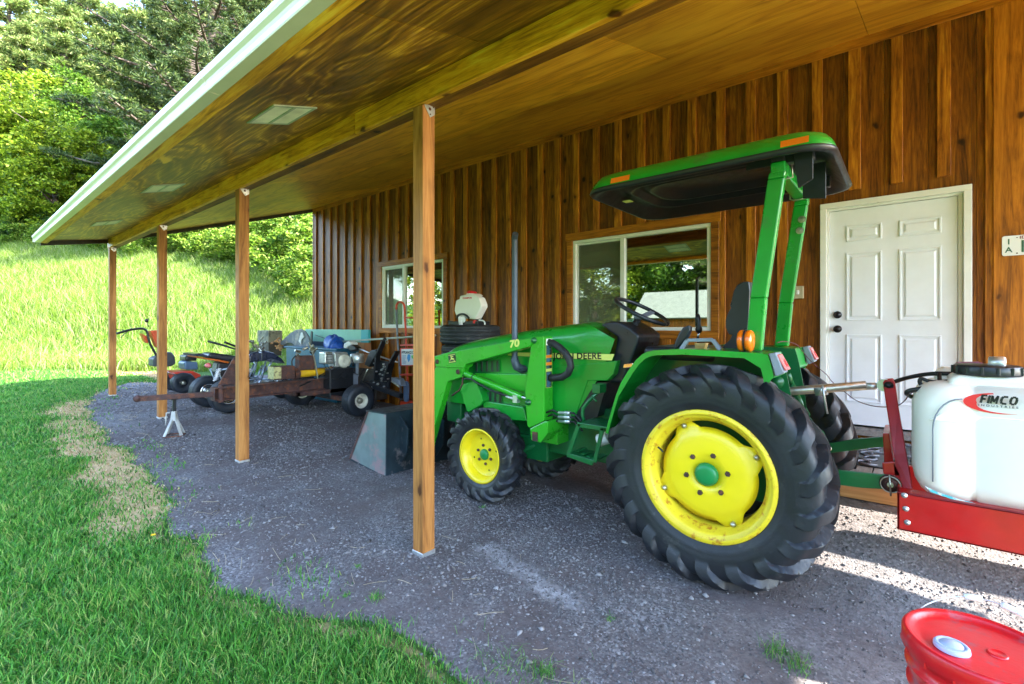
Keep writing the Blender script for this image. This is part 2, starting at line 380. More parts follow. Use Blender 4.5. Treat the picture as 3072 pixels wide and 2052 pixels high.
# ------------------------------------------------------------------ ground: one sheet
def ground_mat():
    m, nt, b = newmat('ground_surface')
    tc = node(nt, 'ShaderNodeTexCoord'); v = tc.outputs['Object']
    at_ = node(nt, 'ShaderNodeAttribute', attribute_name='cover'); sep = node(nt, 'ShaderNodeSeparateColor'); nt.links.new(at_.outputs['Color'], sep.inputs[0])
    vo = node(nt, 'ShaderNodeTexVoronoi'); vo.inputs['Scale'].default_value = 85; nt.links.new(v, vo.inputs['Vector'])
    vo2 = node(nt, 'ShaderNodeTexVoronoi'); vo2.inputs['Scale'].default_value = 120; nt.links.new(v, vo2.inputs['Vector'])
    sc = node(nt, 'ShaderNodeSeparateColor'); nt.links.new(vo.outputs['Color'], sc.inputs[0])
    stone = ramp(nt, sc.outputs[0], [(0, (.075, .066, .064)), (.5, (.135, .122, .120)), (.85, (.19, .175, .172)), (1, (.27, .255, .25))]).outputs[0]
    dirt = ramp(nt, noise(nt, v, 30, 6, .7), [(.3, (.072, .056, .052)), (.7, (.14, .115, .108))]).outputs[0]
    dm = ramp(nt, noise(nt, v, 1.5, 5, .65), [(.42, (0, 0, 0)), (.6, (1, 1, 1))]).outputs[0]
    grav = mixc(nt, dm, dirt, stone)
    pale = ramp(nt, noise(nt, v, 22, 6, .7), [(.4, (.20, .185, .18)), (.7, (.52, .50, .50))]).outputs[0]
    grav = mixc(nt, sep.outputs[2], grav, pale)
    soil = ramp(nt, noise(nt, v, 25, 5, .7), [(.3, (.02, .045, .008)), (.7, (.05, .12, .015))]).outputs[0]
    dry = ramp(nt, noise(nt, v, 35, 6, .75), [(.3, (.28, .17, .08)), (.7, (.60, .42, .21))]).outputs[0]
    nz = noise(nt, v, 9, 6, .7)
    def edgeit(sig, k=.35):
        a = node(nt, 'ShaderNodeMath', operation='MULTIPLY_ADD'); nt.links.new(nz, a.inputs[0]); a.inputs[1].default_value = k; 
        s2 = node(nt, 'ShaderNodeMath', operation='SUBTRACT'); nt.links.new(sig, s2.inputs[0]); s2.inputs[1].default_value = k*.5; nt.links.new(s2.outputs[0], a.inputs[2])
        return ramp(nt, a.outputs[0], [(.42, (0, 0, 0)), (.58, (1, 1, 1))]).outputs[0]
    col = mixc(nt, edgeit(sep.outputs[1]), soil, dry)
    g = edgeit(sep.outputs[0])
    col = mixc(nt, g, col, grav)
    nt.links.new(col, b.inputs['Base Color']); b.inputs['Roughness'].default_value = .9; b.inputs['Specular IOR Level'].default_value = .25
    hh = node(nt, 'ShaderNodeMath', operation='MULTIPLY_ADD'); nt.links.new(vo.outputs['Distance'], hh.inputs[0]); hh.inputs[1].default_value = -1.; nt.links.new(noise(nt, v, 160, 3, .7), hh.inputs[2])
    bump(nt, b, hh.outputs[0], .32, .010)
    return m
def axis(stops):
    out = []
    for a, b_, st in stops: out += list(np.arange(a, b_, st))
    return np.array(out+[stops[-1][1]])
gx = axis([(-180, -60, 6), (-60, -16, 1), (-16, -12, .12), (-12, .8, .05), (.8, 6, .3), (6, 120, 6)])
gy = axis([(-120, -20, 5), (-20, -.4, .8), (-.4, 5.4, .05), (5.4, 16, .4), (16, 40, 1), (40, 140, 5)])
GX, GY = np.meshgrid(gx, gy, indexing='ij'); GZ = H(GX, GY)
nx, ny = len(gx), len(gy); idx = np.arange(nx*ny).reshape(nx, ny)
F = np.stack([idx[:-1, :-1], idx[1:, :-1], idx[1:, 1:], idx[:-1, 1:]], -1).reshape(-1, 4)
def cover(X, Y):
    e = edge(X); wob = .05*np.sin(7*X)+.04*np.sin(17*X+2)
    wob = .03*np.sin(4.1*X+1)+.03*np.sin(6.3*X+3*Y)+.02*np.sin(13*X-7*Y)
    g = smooth(-.14, .08, Y-e+wob)
    g = g*smooth(-13.6, -12.8, X+.3*np.sin(3*Y))*smooth(5, 3.5, X)
    d = smooth(-.78, -.34, Y-e+wob*2.2)*(1-g)*smooth(-12.6, -10.5, X)*smooth(-3.9, -4.7, X)
    d = d*(.82+.18*smooth(-.4, .3, np.sin(1.7*X+.6)+.5*np.sin(4.3*X+2*Y)))
    d = np.maximum(d, .62*smooth(-.30, -.05, Y-e+wob)*(1-g)*smooth(-14, -12, X))
    d = np.maximum(d, .9*np.exp(-((X+16)/2.2)**2-((Y-3.3)/.8)**2))
    # a chalky spill running across the gravel
    a, b_ = np.array([-2.25, 2.40]), np.array([-1.45, 2.27])
    t = np.clip(((X-a[0])*(b_-a)[0]+(Y-a[1])*(b_-a)[1])/((b_-a)@(b_-a)), 0, 1)
    dd = np.hypot(X-a[0]-t*(b_-a)[0], Y-a[1]-t*(b_-a)[1]+.02*np.sin(18*X))
    q = .2*smooth(-1.3, .1, X)*smooth(1.9, 2.6, Y)*g  # paler browner gravel by the door, its colour also brightening the sun patch
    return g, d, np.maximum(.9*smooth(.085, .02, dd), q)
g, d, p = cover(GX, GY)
m_ground = ground_mat()
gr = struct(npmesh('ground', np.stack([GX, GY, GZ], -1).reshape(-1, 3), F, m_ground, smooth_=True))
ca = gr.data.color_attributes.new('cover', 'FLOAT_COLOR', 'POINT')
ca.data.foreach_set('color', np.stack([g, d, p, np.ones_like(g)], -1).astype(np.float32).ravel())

# ------------------------------------------------------------------ the barn with its open porch
WY = 5.282                      # face of the wall
WXL, WXR = -10.03, 3.15
SOFW, BEAMY, BEAMZ, EAVEY = 4.13, 2.07, 3.04, 1.10
def soff(Y): return 3.20+(SOFW-3.20)*(Y-BEAMY)/(WY-BEAMY)
RXR = 3.68
def rend(Y):  # line of the roof's far end
    return float(np.interp(Y, [.9, 2.1, WY, 9.5, 14], [-10.45, -11.78, -10.12, -10.3, -10.3]))
barn = thing('barn', 'brown board and batten barn with a long open porch roof on cedar posts', 'barn', (WXL, WY, 0))
W1 = (-3.355, -1.627, 1.50, 2.654); W2 = (-7.527, -5.837, 1.516, 2.648); DR = (-.641, .382, .62, 2.683)
holes = [W1, W2, DR]
b = MB()
x = WXL
pitch = .29
while x < WXR-.01:                                    # boards between the openings
    x1 = min(x+pitch, WXR)
    cuts = [(-.2, SOFW)]
    for (a, c, z0, z1) in holes:
        if a < x1 and c > x:
            xa, xc = max(a, x), min(c, x1)
            # side slivers beside the opening
            if xa > x+.003: b.box((x+.001, WY, -.2), (xa, WY+.02, SOFW))
            if xc < x1-.003: b.box((xc, WY, -.2), (x1-.001, WY+.02, SOFW))
            b.box((xa+.001, WY+.001, -.2), (xc-.001, WY+.019, z0)); b.box((xa+.001, WY+.001, z1), (xc-.001, WY+.019, SOFW)); cuts = []
    for z0, z1 in cuts: b.box((x+.001, WY, z0), (x1-.001, WY+.02, z1))
    x = x1
b.box((WXL, WY+.02, -.2), (WXL+.02, 13.5, 5)); b.box((WXR-.02, WY+.02, -.2), (WXR, 13.5, 5)); b.box((WXL, 13.5, -.2), (WXR, 13.52, 5))
wall = b.build('wall', m_wall, barn)
b = MB(); x = WXL+.02; k = 0
def inhole(xc, z): return any(a-.14 < xc < c+.14 and z0-.12 < z < z1+.1 for a, c, z0, z1 in holes)
rr = random.Random(3)
while x < WXR-.1:
    if -.1 < x-.42 < .2: pass
    wdt = .085+rr.uniform(-.006, .01); xc = x+wdt/2; z = -.15; segs = []
    zz = [-.15, SOFW-.09]
    for a, c, z0, z1 in holes:
        if a-.10 < xc < c+.10: zz += [z0-.095 if z0 > 1 else None, z1+.095]; 
        if a-.10 < xc < c+.10 and z0 <= 1: zz.remove(-.15); zz.remove(None)
    zz = sorted([q for q in zz if q is not None])
    for q in range(0, len(zz)-1, 2): b.box((x, WY-.030, zz[q]), (x+wdt, WY-.001, zz[q+1]))
    x += pitch+rr.uniform(-.012, .012)
b.each('batten', m_batten, barn, .003, 1, 'upright battens over the board joints')
b = MB(); b.box((WXL-.01, WY-.036, SOFW-.10), (WXR, WY-.0315, SOFW+.01))
b.build('frieze_board', m_trim, barn, .003, 1)
b = MB(); b.box((.50, WY-.045, -.1), (.80, WY-.004, SOFW-.1)); b.box((.505, WY-.05, .2), (.56, WY-.046, .21))
b.build('corner_board', m_trimv, barn, .004, 1, 'wide knotty upright board right of the door')
b = MB(); b.box((WXL-.05, WY-.03, -.1), (WXL+.0, WY+.06, SOFW)); b.build('corner_trim', m_trimv, barn, .003, 1)
# windows
m_screen = bpy.data.materials.new('insect_screen'); m_screen.use_nodes = True
_b = m_screen.node_tree.nodes['Principled BSDF']; _b.inputs['Base Color'].default_value = (.16, .17, .12, 1); _b.inputs['Alpha'].default_value = .38; _b.inputs['Roughness'].default_value = .7
def window(W, mx):
    a, c, z0, z1 = W; fr = MB(); y0, y1 = WY-.02, WY+.05; t = .04
    fr.box((a, y0, z0), (c, y1, z0+t)); fr.box((a, y0, z1-t), (c, y1, z1)); fr.box((a, y0, z0+t), (a+t, y1, z1-t)); fr.box((c-t, y0, z0+t), (c, y1, z1-t))
    fr.box((mx-.028, y0+.006, z0+t), (mx+.028, y1, z1-t))
    # sash of the sliding half
    for (p, q) in ((a+t, mx-.028),):
        s = .022; yy = WY+.012
        fr.box((p, yy, z0+t), (p+s, y1-.01, z1-t)); fr.box((p+s, yy, z0+t), (q, y1-.01, z0+t+s)); fr.box((p+s, yy, z1-t-s), (q, y1-.01, z1-t))
    f = fr.build('window', m_white, barn, .004, 2)
    MB().box((a+t+.022, WY+.030, z0+t+.022), (mx-.028, WY+.034, z1-t-.022)).build('pane', m_glass, f)
    MB().box((mx+.028, WY+.022, z0+t), (c-t, WY+.026, z1-t)).build('pane', m_glass, f)
    MB().box((a+t+.022, WY+.016, z0+t+.022), (mx-.03, WY+.0165, z1-t-.022)).build('insect_screen', m_screen, f)
    cs = MB(); k = .085; yc = WY-.033
    cs.box((a-k-.02, yc-.004, z1+.002), (c+k+.02, WY-.002, z1+k+.012)); cs.box((a-k, yc-.002, z0-k-.01), (c+k, WY-.002, z0-.002))
    cs.box((a-k, yc, z0), (a-.003, WY-.002, z1)); cs.box((c+.003, yc, z0), (c+k, WY-.002, z1))
    cs.build('window_casing', m_trim, barn, .003, 1)
    MB().box((a-.03, WY+.06, z0-.0), (c+.03, WY+.30, z0+.018)).build('inner_sill', m_rim, f)
    return f
window(W1, -2.66); window(W2, -6.90)
m_int = M('interior_wall', (.10, .085, .05), .8)
b = MB(); b.box((WXL+.1, WY+2.2, 0), (WXR-.1, WY+2.22, 4)); b.box((WXL+.1, WY+.1, 3.6), (WXR-.1, WY+2.2, 3.62)); b.box((WXL+.1, WY+.05, .3), (WXR-.1, WY+2.2, .32))
b.build('interior_partition', m_int, barn)
# shelf with boxes inside the big window
b = MB(); b.box((-3.2, WY+1.0, 1.2), (-2.5, WY+1.4, 1.72)); b.box((-7.4, WY+.9, 1.0), (-6.6, WY+1.4, 2.0)); b.build('workbench', m_int, barn)
# door
a, c, z0, z1 = DR
b = MB(); t = .05
b.box((a, WY-.035, z1-t), (c, WY+.04, z1)); b.box((a, WY-.035, z0+.0), (a+t, WY+.04, z1-t)); b.box((c-t, WY-.035, z0), (c, WY+.04, z1-t))
b.box((a+t, WY-.01, z1-t-.022), (c-t, WY+.04, z1-t)); b.box((a+t, WY-.012, z0), (a+t+.02, WY+.04, z1-t-.022)); b.box((c-t-.03, WY-.0, z0), (c-t, WY+.04, z1-t-.022))
b.build('door_frame', m_cream, barn, .004, 2)
b = MB(); sx0, sx1, sz0, sz1 = a+t+.02, c-t-.03, z0+.045, z1-t-.022; yd = WY+.012
# slab with six raised panels
b.box((sx0+.002, yd, sz0), (sx1-.002, yd+.035, sz1-.003))
slab = b
wds = sx1-sx0; px = [(sx0+.135*wds+.01, sx0+.44*wds), (sx0+.575*wds, sx0+.885*wds)]
pz = [(sz0+.87*(sz1-sz0)-.05, sz0+.945*(sz1-sz0)-.005), (sz0+.46*(sz1-sz0), sz0+.80*(sz1-sz0)), (sz0+.12*(sz1-sz0), sz0+.415*(sz1-sz0))]
pz = [(2.32, 2.46), (1.60, 2.215), (.87, 1.475)]
for xa, xb in px:
    for za, zb in pz:
        o, i, r_ = .0, .016, .036      # moulding ring then raised field
        for (k0, k1, y0, y1) in ((0, .014, yd-.010, yd-.0005),):
            b.box((xa, y0, za), (xb, y1, za+k1)); b.box((xa, y0, zb-k1), (xb, y1, zb)); b.box((xa, y0, za+k1), (xa+k1, y1, zb-k1)); b.box((xb-k1, y0, za+k1), (xb, y1, zb-k1))
        vs = [(xa+.03, yd-.0006, za+.03), (xb-.03, yd-.0006, za+.03), (xb-.03, yd-.0006, zb-.03), (xa+.03, yd-.0006, zb-.03),
              (xa+.045, yd-.010, za+.045), (xb-.045, yd-.010, za+.045), (xb-.045, yd-.010, zb-.045), (xa+.045, yd-.010, zb-.045)]
        b.add(vs, [(4, 5, 6, 7), (0, 1, 5, 4), (1, 2, 6, 5), (2, 3, 7, 6), (3, 0, 4, 7)])
door = b.build('door', m_door, barn, .003, 2)
for z, nm in ((1.655, 'deadbolt'), (1.525, 'door_knob')):
    MB().lathe((sx0+.062, yd, z), (0, -1, 0), [(0, .033), (.006, .034), (.01, .030), (.02, .018), (.035, .016), (.04, .026), (.058, .029), (.066, .022), (.068, .0005)] if nm == 'door_knob'
               else [(0, .033), (.012, .034), (.022, .029), (.024, .014), (.03, .012), (.031, .0005)], 24).build(nm, m_knob, door)
MB().box((a-.02, WY-.10, z0-.03), (c+.02, WY+.04, z0+.028)).build('threshold', m_deck, barn, .006, 2)
# switch box
b = MB(); q = at('6', 1447, 1115, WY); b.box((q.x-.045, WY-.05, q.z-.06), (q.x+.045, WY-.001, q.z+.06)); sb = b.build('switch_box', M('beige_plastic', (.42, .36, .22), .5), barn, .006, 2)
b = MB(); b.box((q.x-.012, WY-.058, q.z-.02), (q.x+.012, WY-.051, q.z+.02)); b.each('switch_lever', m_cream, sb, .002, 1)

# beam, posts
b = MB(); y0, y1 = BEAMY-.01, BEAMY+.125
for x0, x1 in ((-11.78, -8.9), (-8.898, -6.1), (-6.098, -3.3), (-3.298, -.6), (-.598, 2.2), (2.202, RXR)):
    b.box((x0, y0, BEAMZ), (x1, y0+.042, soff(BEAMY)-.002))
beam = b.build('beam', m_beam, barn, .003, 1, 'stained outer plank of the porch beam')
b = MB()
for x0, x1 in ((-11.77, -7.5), (-7.498, -2.0), (-1.998, RXR-.01)): b.box((x0, y0+.047, BEAMZ+.004), (x1, y1, soff(BEAMY)-.002))
b.build('beam', wood('beam_underside_shade', (.06, .02, .002), (.17, .06, .005), (.30, .12, .012), 0, True, 18), barn, .003, 1, 'inner plank of the porch beam, coloured dark for its shaded underside')  # dark wood colour stands in for the shade under the beam
b = MB(); b.prism([(-11.7, y1+.001, soff(y1)-.001), (-11.7, y1+.03, soff(y1+.03)-.001), (-11.7, y1+.03, soff(y1)-.024), (-11.7, y1+.001, soff(y1)-.03)], (RXR+11.6, 0, 0)); b.build('ledger_strip', m_trim, barn)
post_x = [-2.50, -5.552, -8.487, -11.66]
for i, xp in enumerate(post_x + [.95]):
    if i == 4: continue
    gz = Hs(xp, BEAMY)
    s = .104; b = MB(); b.box((xp-s, BEAMY, gz+.02), (xp, BEAMY+s, BEAMZ-.003))
    lab = ['nearest cedar post in front of the tractor', 'second cedar post by the round gravel edge', 'third cedar post behind the jack stand', 'farthest cedar post at the end of the porch'][i]
    po = b.build('post', m_post, barn, .004, 2, lab)
    b = MB(); b.prism([(xp+.003, BEAMY+.012, BEAMZ+.04), (xp+.003, BEAMY+.100, BEAMZ+.04), (xp+.003, BEAMY+.100, BEAMZ-.045), (xp+.003, BEAMY+.06, BEAMZ-.075), (xp+.003, BEAMY+.012, BEAMZ-.01)], (.004, 0, 0))
    pb = b.build('bracket', m_galv, po, .001, 1)
    b = MB()
    for (dy, dz) in ((.055, -.02), (.085, .0), (.058, -.055), (.03, .02), (.085, .025)): b.cyl((xp+.007, BEAMY+dy, BEAMZ+dz), (xp+.010, BEAMY+dy, BEAMZ+dz), .005 if dz != -.02 else .011, 10)
    b.each('nail', m_rust, po)
    b = MB(); b.box((xp-s-.004, BEAMY-.004, gz-.03), (xp+.004, BEAMY+s+.004, gz+.022+.002)); b.build('post_base', m_galv, po, .002, 1)
# soffit sheets (each sheet an island)
def sheet(b, x0, x1, ya, yb, g=.002, th=.012):
    def P(x, y, dz): return (x, y, soff(y)+dz)
    lo = lambda x, y: max(x, rend(y)) if x0 <= -10.9 else x
    pts = [(lo(x0, ya)+g, ya+g), (x1-g, ya+g), (x1-g, yb-g), (lo(x0, yb)+g, yb-g)]
    b.add([P(x, y, 0) for x, y in pts]+[P(x, y, th) for x, y in pts], [(0, 3, 2, 1), (4, 5, 6, 7), (0, 1, 5, 4), (1, 2, 6, 5), (2, 3, 7, 6), (3, 0, 4, 7)])
b = MB(); xs = [-11.9, -9.20, -6.76, -4.32, -1.88, .56, 3.0, RXR]
for i in range(len(xs)-1): sheet(b, xs[i] if i else -12.5, xs[i+1], EAVEY, BEAMY+.06)
b.build('eave_soffit', m_ply, barn)
b = MB()
for r_, (ya, yb) in enumerate(((BEAMY+.062, 3.70), (3.70, WY+.02))):
    xs = [-12.5, -8.8+r_*1.2, -6.36+r_*1.2, -3.92+r_*1.2, -1.48+r_*1.2, .96+r_*1.2, RXR]
    for i in range(len(xs)-1): sheet(b, xs[i], xs[i+1], ya, yb)
b.build('porch_ceiling', m_ply2, barn)
# gap strip lines, eave trim, gutter, roof skin
b = MB()
xe = rend(1.0)
for x0, x1 in ((xe, -6.0), (-5.998, -1.0), (-.998, RXR)):
    b.box((x0, 1.028, 2.868), (x1, EAVEY+.006, soff(EAVEY)+.06))
b.build('eave_board', m_beam, barn, .003, 1)
# K profile gutter
prof = [(1.026, 2.866), (.962, 2.866), (.958, 2.874), (.956, 2.90), (.950, 2.915), (.935, 2.93), (.930, 2.945), (.930, 2.965), (.938, 2.968), (.938, 2.955)]
pin = [(1.026, 2.97), (1.024, 2.97)]
full = prof+[(y+.003, z+.003) for y, z in prof[::-1]]
b = MB()
for x0, x1 in ((xe, -8.5), (-8.498, -6.55), (-6.548, -3.05), (-3.048, -.0), (.002, RXR)):
    b.prism([(x0, y, z) for y, z in full], (x1-x0, 0, 0))
b.box((xe-.002, .94, 2.87), (xe-.001+.003, 1.026, 2.96))
for xj in (-8.5, -6.55, -3.05):
    b.prism([(xj-.035, y-.0015, z-.0012) for y, z in prof[:9]]+[(xj-.035, 1.02, 2.9)], (.07, 0, 0))
b.build('gutter', m_gutter, barn)
b = MB()
YR = 9.4
def rz(y): return soff(y)+.097 if y <= WY else (soff(WY)+.16+(y-WY)*.6 if y <= YR else soff(WY)+.16+(YR-WY)*.6-(y-YR)*.6)
# ribbed metal roof sheet
xs = np.arange(-11.8, RXR+.001, .1); ribs = []
ys = [.945, 1.6, 2.1, 3.5, WY, 7.4, YR, 11.5, 14.2]
vs = []; fs = []
for i, xx in enumerate(xs):
    hgt = .013 if i % 2 else 0
    for y in ys: vs.append((max(xx, rend(y)), y, rz(y)+hgt))
n = len(ys)
for i in range(len(xs)-1):
    for j in range(n-1): fs.append((i*n+j, (i+1)*n+j, (i+1)*n+j+1, i*n+j+1))
b.add(vs, fs); rf = b.build('roof_sheet', m_roof, barn)
md = rf.modifiers.new('t', 'SOLIDIFY'); md.thickness = .006
b = MB(); pts = [(y, soff(y)-.035 if y < WY else soff(y)) for y in (1.03, 2.1, WY, YR)]
for (ya, yb) in ((1.03, 2.1), (2.1, WY), (WY, YR)):
    xa, xb = rend(ya), rend(yb)
    q_ = lambda y: rz(y)-.125
    b.add([(xa-.03, ya, q_(ya)-.04), (xb-.03, yb, q_(yb)-.04), (xb-.03, yb, q_(yb)+.15), (xa-.03, ya, q_(ya)+.15),
           (xa+.005, ya, q_(ya)-.04), (xb+.005, yb, q_(yb)-.04), (xb+.005, yb, q_(yb)+.15), (xa+.005, ya, q_(ya)+.15)],
          [(0, 3, 2, 1), (4, 5, 6, 7), (0, 1, 5, 4), (1, 2, 6, 5), (2, 3, 7, 6), (3, 0, 4, 7)])
b.add([(RXR+.002, 1.0, soff(1)-.04), (RXR+.002, WY, soff(WY)-.04), (RXR+.002, WY, soff(WY)+.15), (RXR+.002, 1.0, soff(1)+.15), (RXR+.03, 1.0, soff(1)-.04), (RXR+.03, WY, soff(WY)-.04), (RXR+.03, WY, soff(WY)+.15), (RXR+.03, 1.0, soff(1)+.15)],
      [(0, 3, 2, 1), (4, 5, 6, 7), (0, 1, 5, 4), (1, 2, 6, 5), (2, 3, 7, 6), (3, 0, 4, 7)])
b.each('barge_board', M('dark_edge', (.05, .035, .02), .6), barn)
b = MB(); b.box((WXL, YR, SOFW+.3), (WXL+.02, YR+.02, SOFW+.32))
for xx in (WXL, WXR-.02):
    b.prism([(xx, WY, SOFW), (xx, 13.5, SOFW), (xx, 13.5, rz(13.5)-.02), (xx, YR, rz(YR)-.02)], (.02, 0, 0))
b.build('gable', m_wall, barn)
# eave vents
for i, xv in enumerate((-3.42, -6.22, -8.95, -.6)):
    yv = 1.555; f_ = MB(); w2, h2 = .215, .15
    def V(x, y, dz=0): return (x, y, soff(y)-dz)
    def vb(b, x0, x1, ya, yb, d0, d1):
        p = [(x0, ya), (x1, ya), (x1, yb), (x0, yb)]
        b.add([V(x, y, d1) for x, y in p]+[V(x, y, d0) for x, y in p], [(0, 3, 2, 1), (4, 5, 6, 7), (0, 1, 5, 4), (1, 2, 6, 5), (2, 3, 7, 6), (3, 0, 4, 7)])
    t = .02
    vb(f_, xv-w2, xv+w2, yv-h2, yv-h2+t, .0005, .01); vb(f_, xv-w2, xv+w2, yv+h2-t, yv+h2, .0005, .01)
    vb(f_, xv-w2, xv-w2+t, yv-h2+t, yv+h2-t, .0005, .01); vb(f_, xv+w2-t, xv+w2, yv-h2+t, yv+h2-t, .0005, .01)
    vb(f_, xv-w2+t, xv+w2-t, yv-.01, yv+.01, .0005, .012)
    fv = f_.build('eave_vent', M('vent_frame', (.42, .48, .36), .45), barn)
    f_ = MB(); k = xv-w2+t+.006
    while k < xv+w2-t-.01:
        for ya, yb in ((yv-h2+t, yv-.012), (yv+.012, yv+h2-t)): vb(f_, k, k+.009, ya, yb, .001, .007)
        k += .0135
    f_.build('louvre', M('vent_louvre', (.78, .80, .62), .45), fv)

# ------------------------------------------------------------------ landing, mat, plate
b = MB(); dz = .575; x = -.33
while x < 2.2:
    b.box((x, 3.70, dz-.035), (x+.136, WY-.11, dz)); x += .142
dk = thing('landing', 'low grey plank landing in front of the white door', 'landing', (-.33, 3.7, .45))
b.build('plank', m_deck, dk, .003, 1)
MB().box((-.34, 3.655, dz-.10), (2.2, 3.695, dz-.006)).build('rim_board', m_rim, dk, .003, 1)
MB().box((-.33, 3.70, .3), (2.2, WY-.1, dz-.04)).build('joist', m_rim, dk)
b = MB(); mx0, mx1, my0, my1, mz = -.32, .75, 4.12, 5.05, dz+.002
b.box((mx0, my0, mz), (mx1, my1, mz+.008)); 
mt = b.build('doormat', m_black, None, .002, 1); tag(mt, 'black scrolled rubber doormat lying on the grey landing', 'doormat')
b = MB(); rr = random.Random(4)
for i in range(7):
    for j in range(6):
        cx, cy = mx0+.085+i*.15, my0+.085+j*.15; turn = rr.choice((1, -1))
        b.tube([(cx+math.cos(a_*.7)*(.016+.008*a_)*turn, cy+math.sin(a_*.7)*(.016+.008*a_), mz+.013) for a_ in range(9)], .007, 5)
for k in range(18): b.box((mx0+.01+k*.058, my1-.05, mz+.0085), (mx0+.05+k*.058, my1-.015, mz+.016))
b.box((mx0, my0+.45, mz+.0085), (mx1, my0+.475, mz+.017))
b.build('scroll_relief', m_gray, mt)
# number plate
pl = at('T', 2108, 862, WY-.05); px0, pz0 = pl.x, pl.z
W_, H_ = .305, .152
b = MB(); y = WY-.052
cpts = []
for (cx, cz, a0) in ((W_-.015, H_-.015, 0), (.015, H_-.015, 90), (.015, .015, 180), (W_-.015, .015, 270)):
    for k in range(5): an = R(a0+k*22.5); cpts.append((px0+cx+.015*math.cos(an), y, pz0-H_/2+cz+.015*math.sin(an)))
b.prism(cpts, (0, -.003, 0))
pt = b.build('number_plate', M('plate_paint', (.76, .77, .74), .4, var=.04, dirt=(.35, .36, .28), da=.68, ds=30), None, .001, 1)
pt.data.transform(Matrix()); tag(pt, 'white licence plate with green characters screwed to the corner board', 'licence plate')
m_pg = M('plate_green', (.03, .12, .07), .5); m_pr = M('plate_maroon', (.2, .03, .05), .5)
X1, Z1 = (1, 0, 0), (0, 0, 1)
y = WY-.0556
text('1', .058, (px0+.022, y, pz0+.012), X1, Z1, m_pg, pt, 'plate_characters', bold=.001)
text('A', .058, (px0+.017, y, pz0-.050), X1, Z1, m_pg, pt, 'plate_characters', bold=.001)
text('1', .125, (px0+.085, y, pz0-.052), X1, Z1, m_pg, pt, 'plate_characters', bold=.002, sx=.8)
text('IDAHO', .03, (px0+.093, y, pz0+.048), X1, Z1, m_pr, pt, 'plate_characters', bold=.0006, sx=1.3)
b = MB(); b.cyl((px0+.08, y, pz0+.058), (px0+.08, y-.003, pz0+.058), .004, 8); b.cyl((px0+.08, y, pz0-.060), (px0+.08, y-.003, pz0-.060), .005, 8); b.each('screw', m_rust, pt)
# bottles and tubs on the inner sill of the big window
ib = [( -2.42, .045, .13, (.04, .35, .08), 'green lidded bottle'), (-2.25, .05, .15, (.5, .02, .02), 'red spray bottle'), (-2.05, .05, .12, (.03, .28, .12), 'dark green tub'), (-2.14, .04, .09, (.55, .05, .02), 'small red tin'), (-1.86, .035, .10, (.12, .1, .06), 'brown jar'), (-3.1, .06, .05, (.5, .03, .03), 'low red tray'), (-2.95, .03, .09, (.7, .7, .66), 'white cup')]
for i, (xx, r_, hh, c, nm) in enumerate(ib):
    z = W1[2]+.02; yy = WY+.16+.04*(i % 2)
    o = MB().lathe((xx, yy, z), (0, 0, 1), [(0, .001), (0, r_), (hh*.6, r_), (hh*.72, r_*.6), (hh*.85, r_*.5), (hh*.86, r_*.62), (hh, r_*.6), (hh, .001)], 16).build('sill_'+nm.split()[-1], M('sill_'+nm.split()[-1], c, .35), None)
    tag(o, nm+' on the sill behind the big window', nm.split()[-1])

# ------------------------------------------------------------------ compact tractor with loader
YC = 3.42
TR = thing('tractor', 'green and yellow compact tractor with canopy and front loader parked on the gravel', 'tractor', (-1.8, YC, .065))
AX = Vector((0, -1, 0))

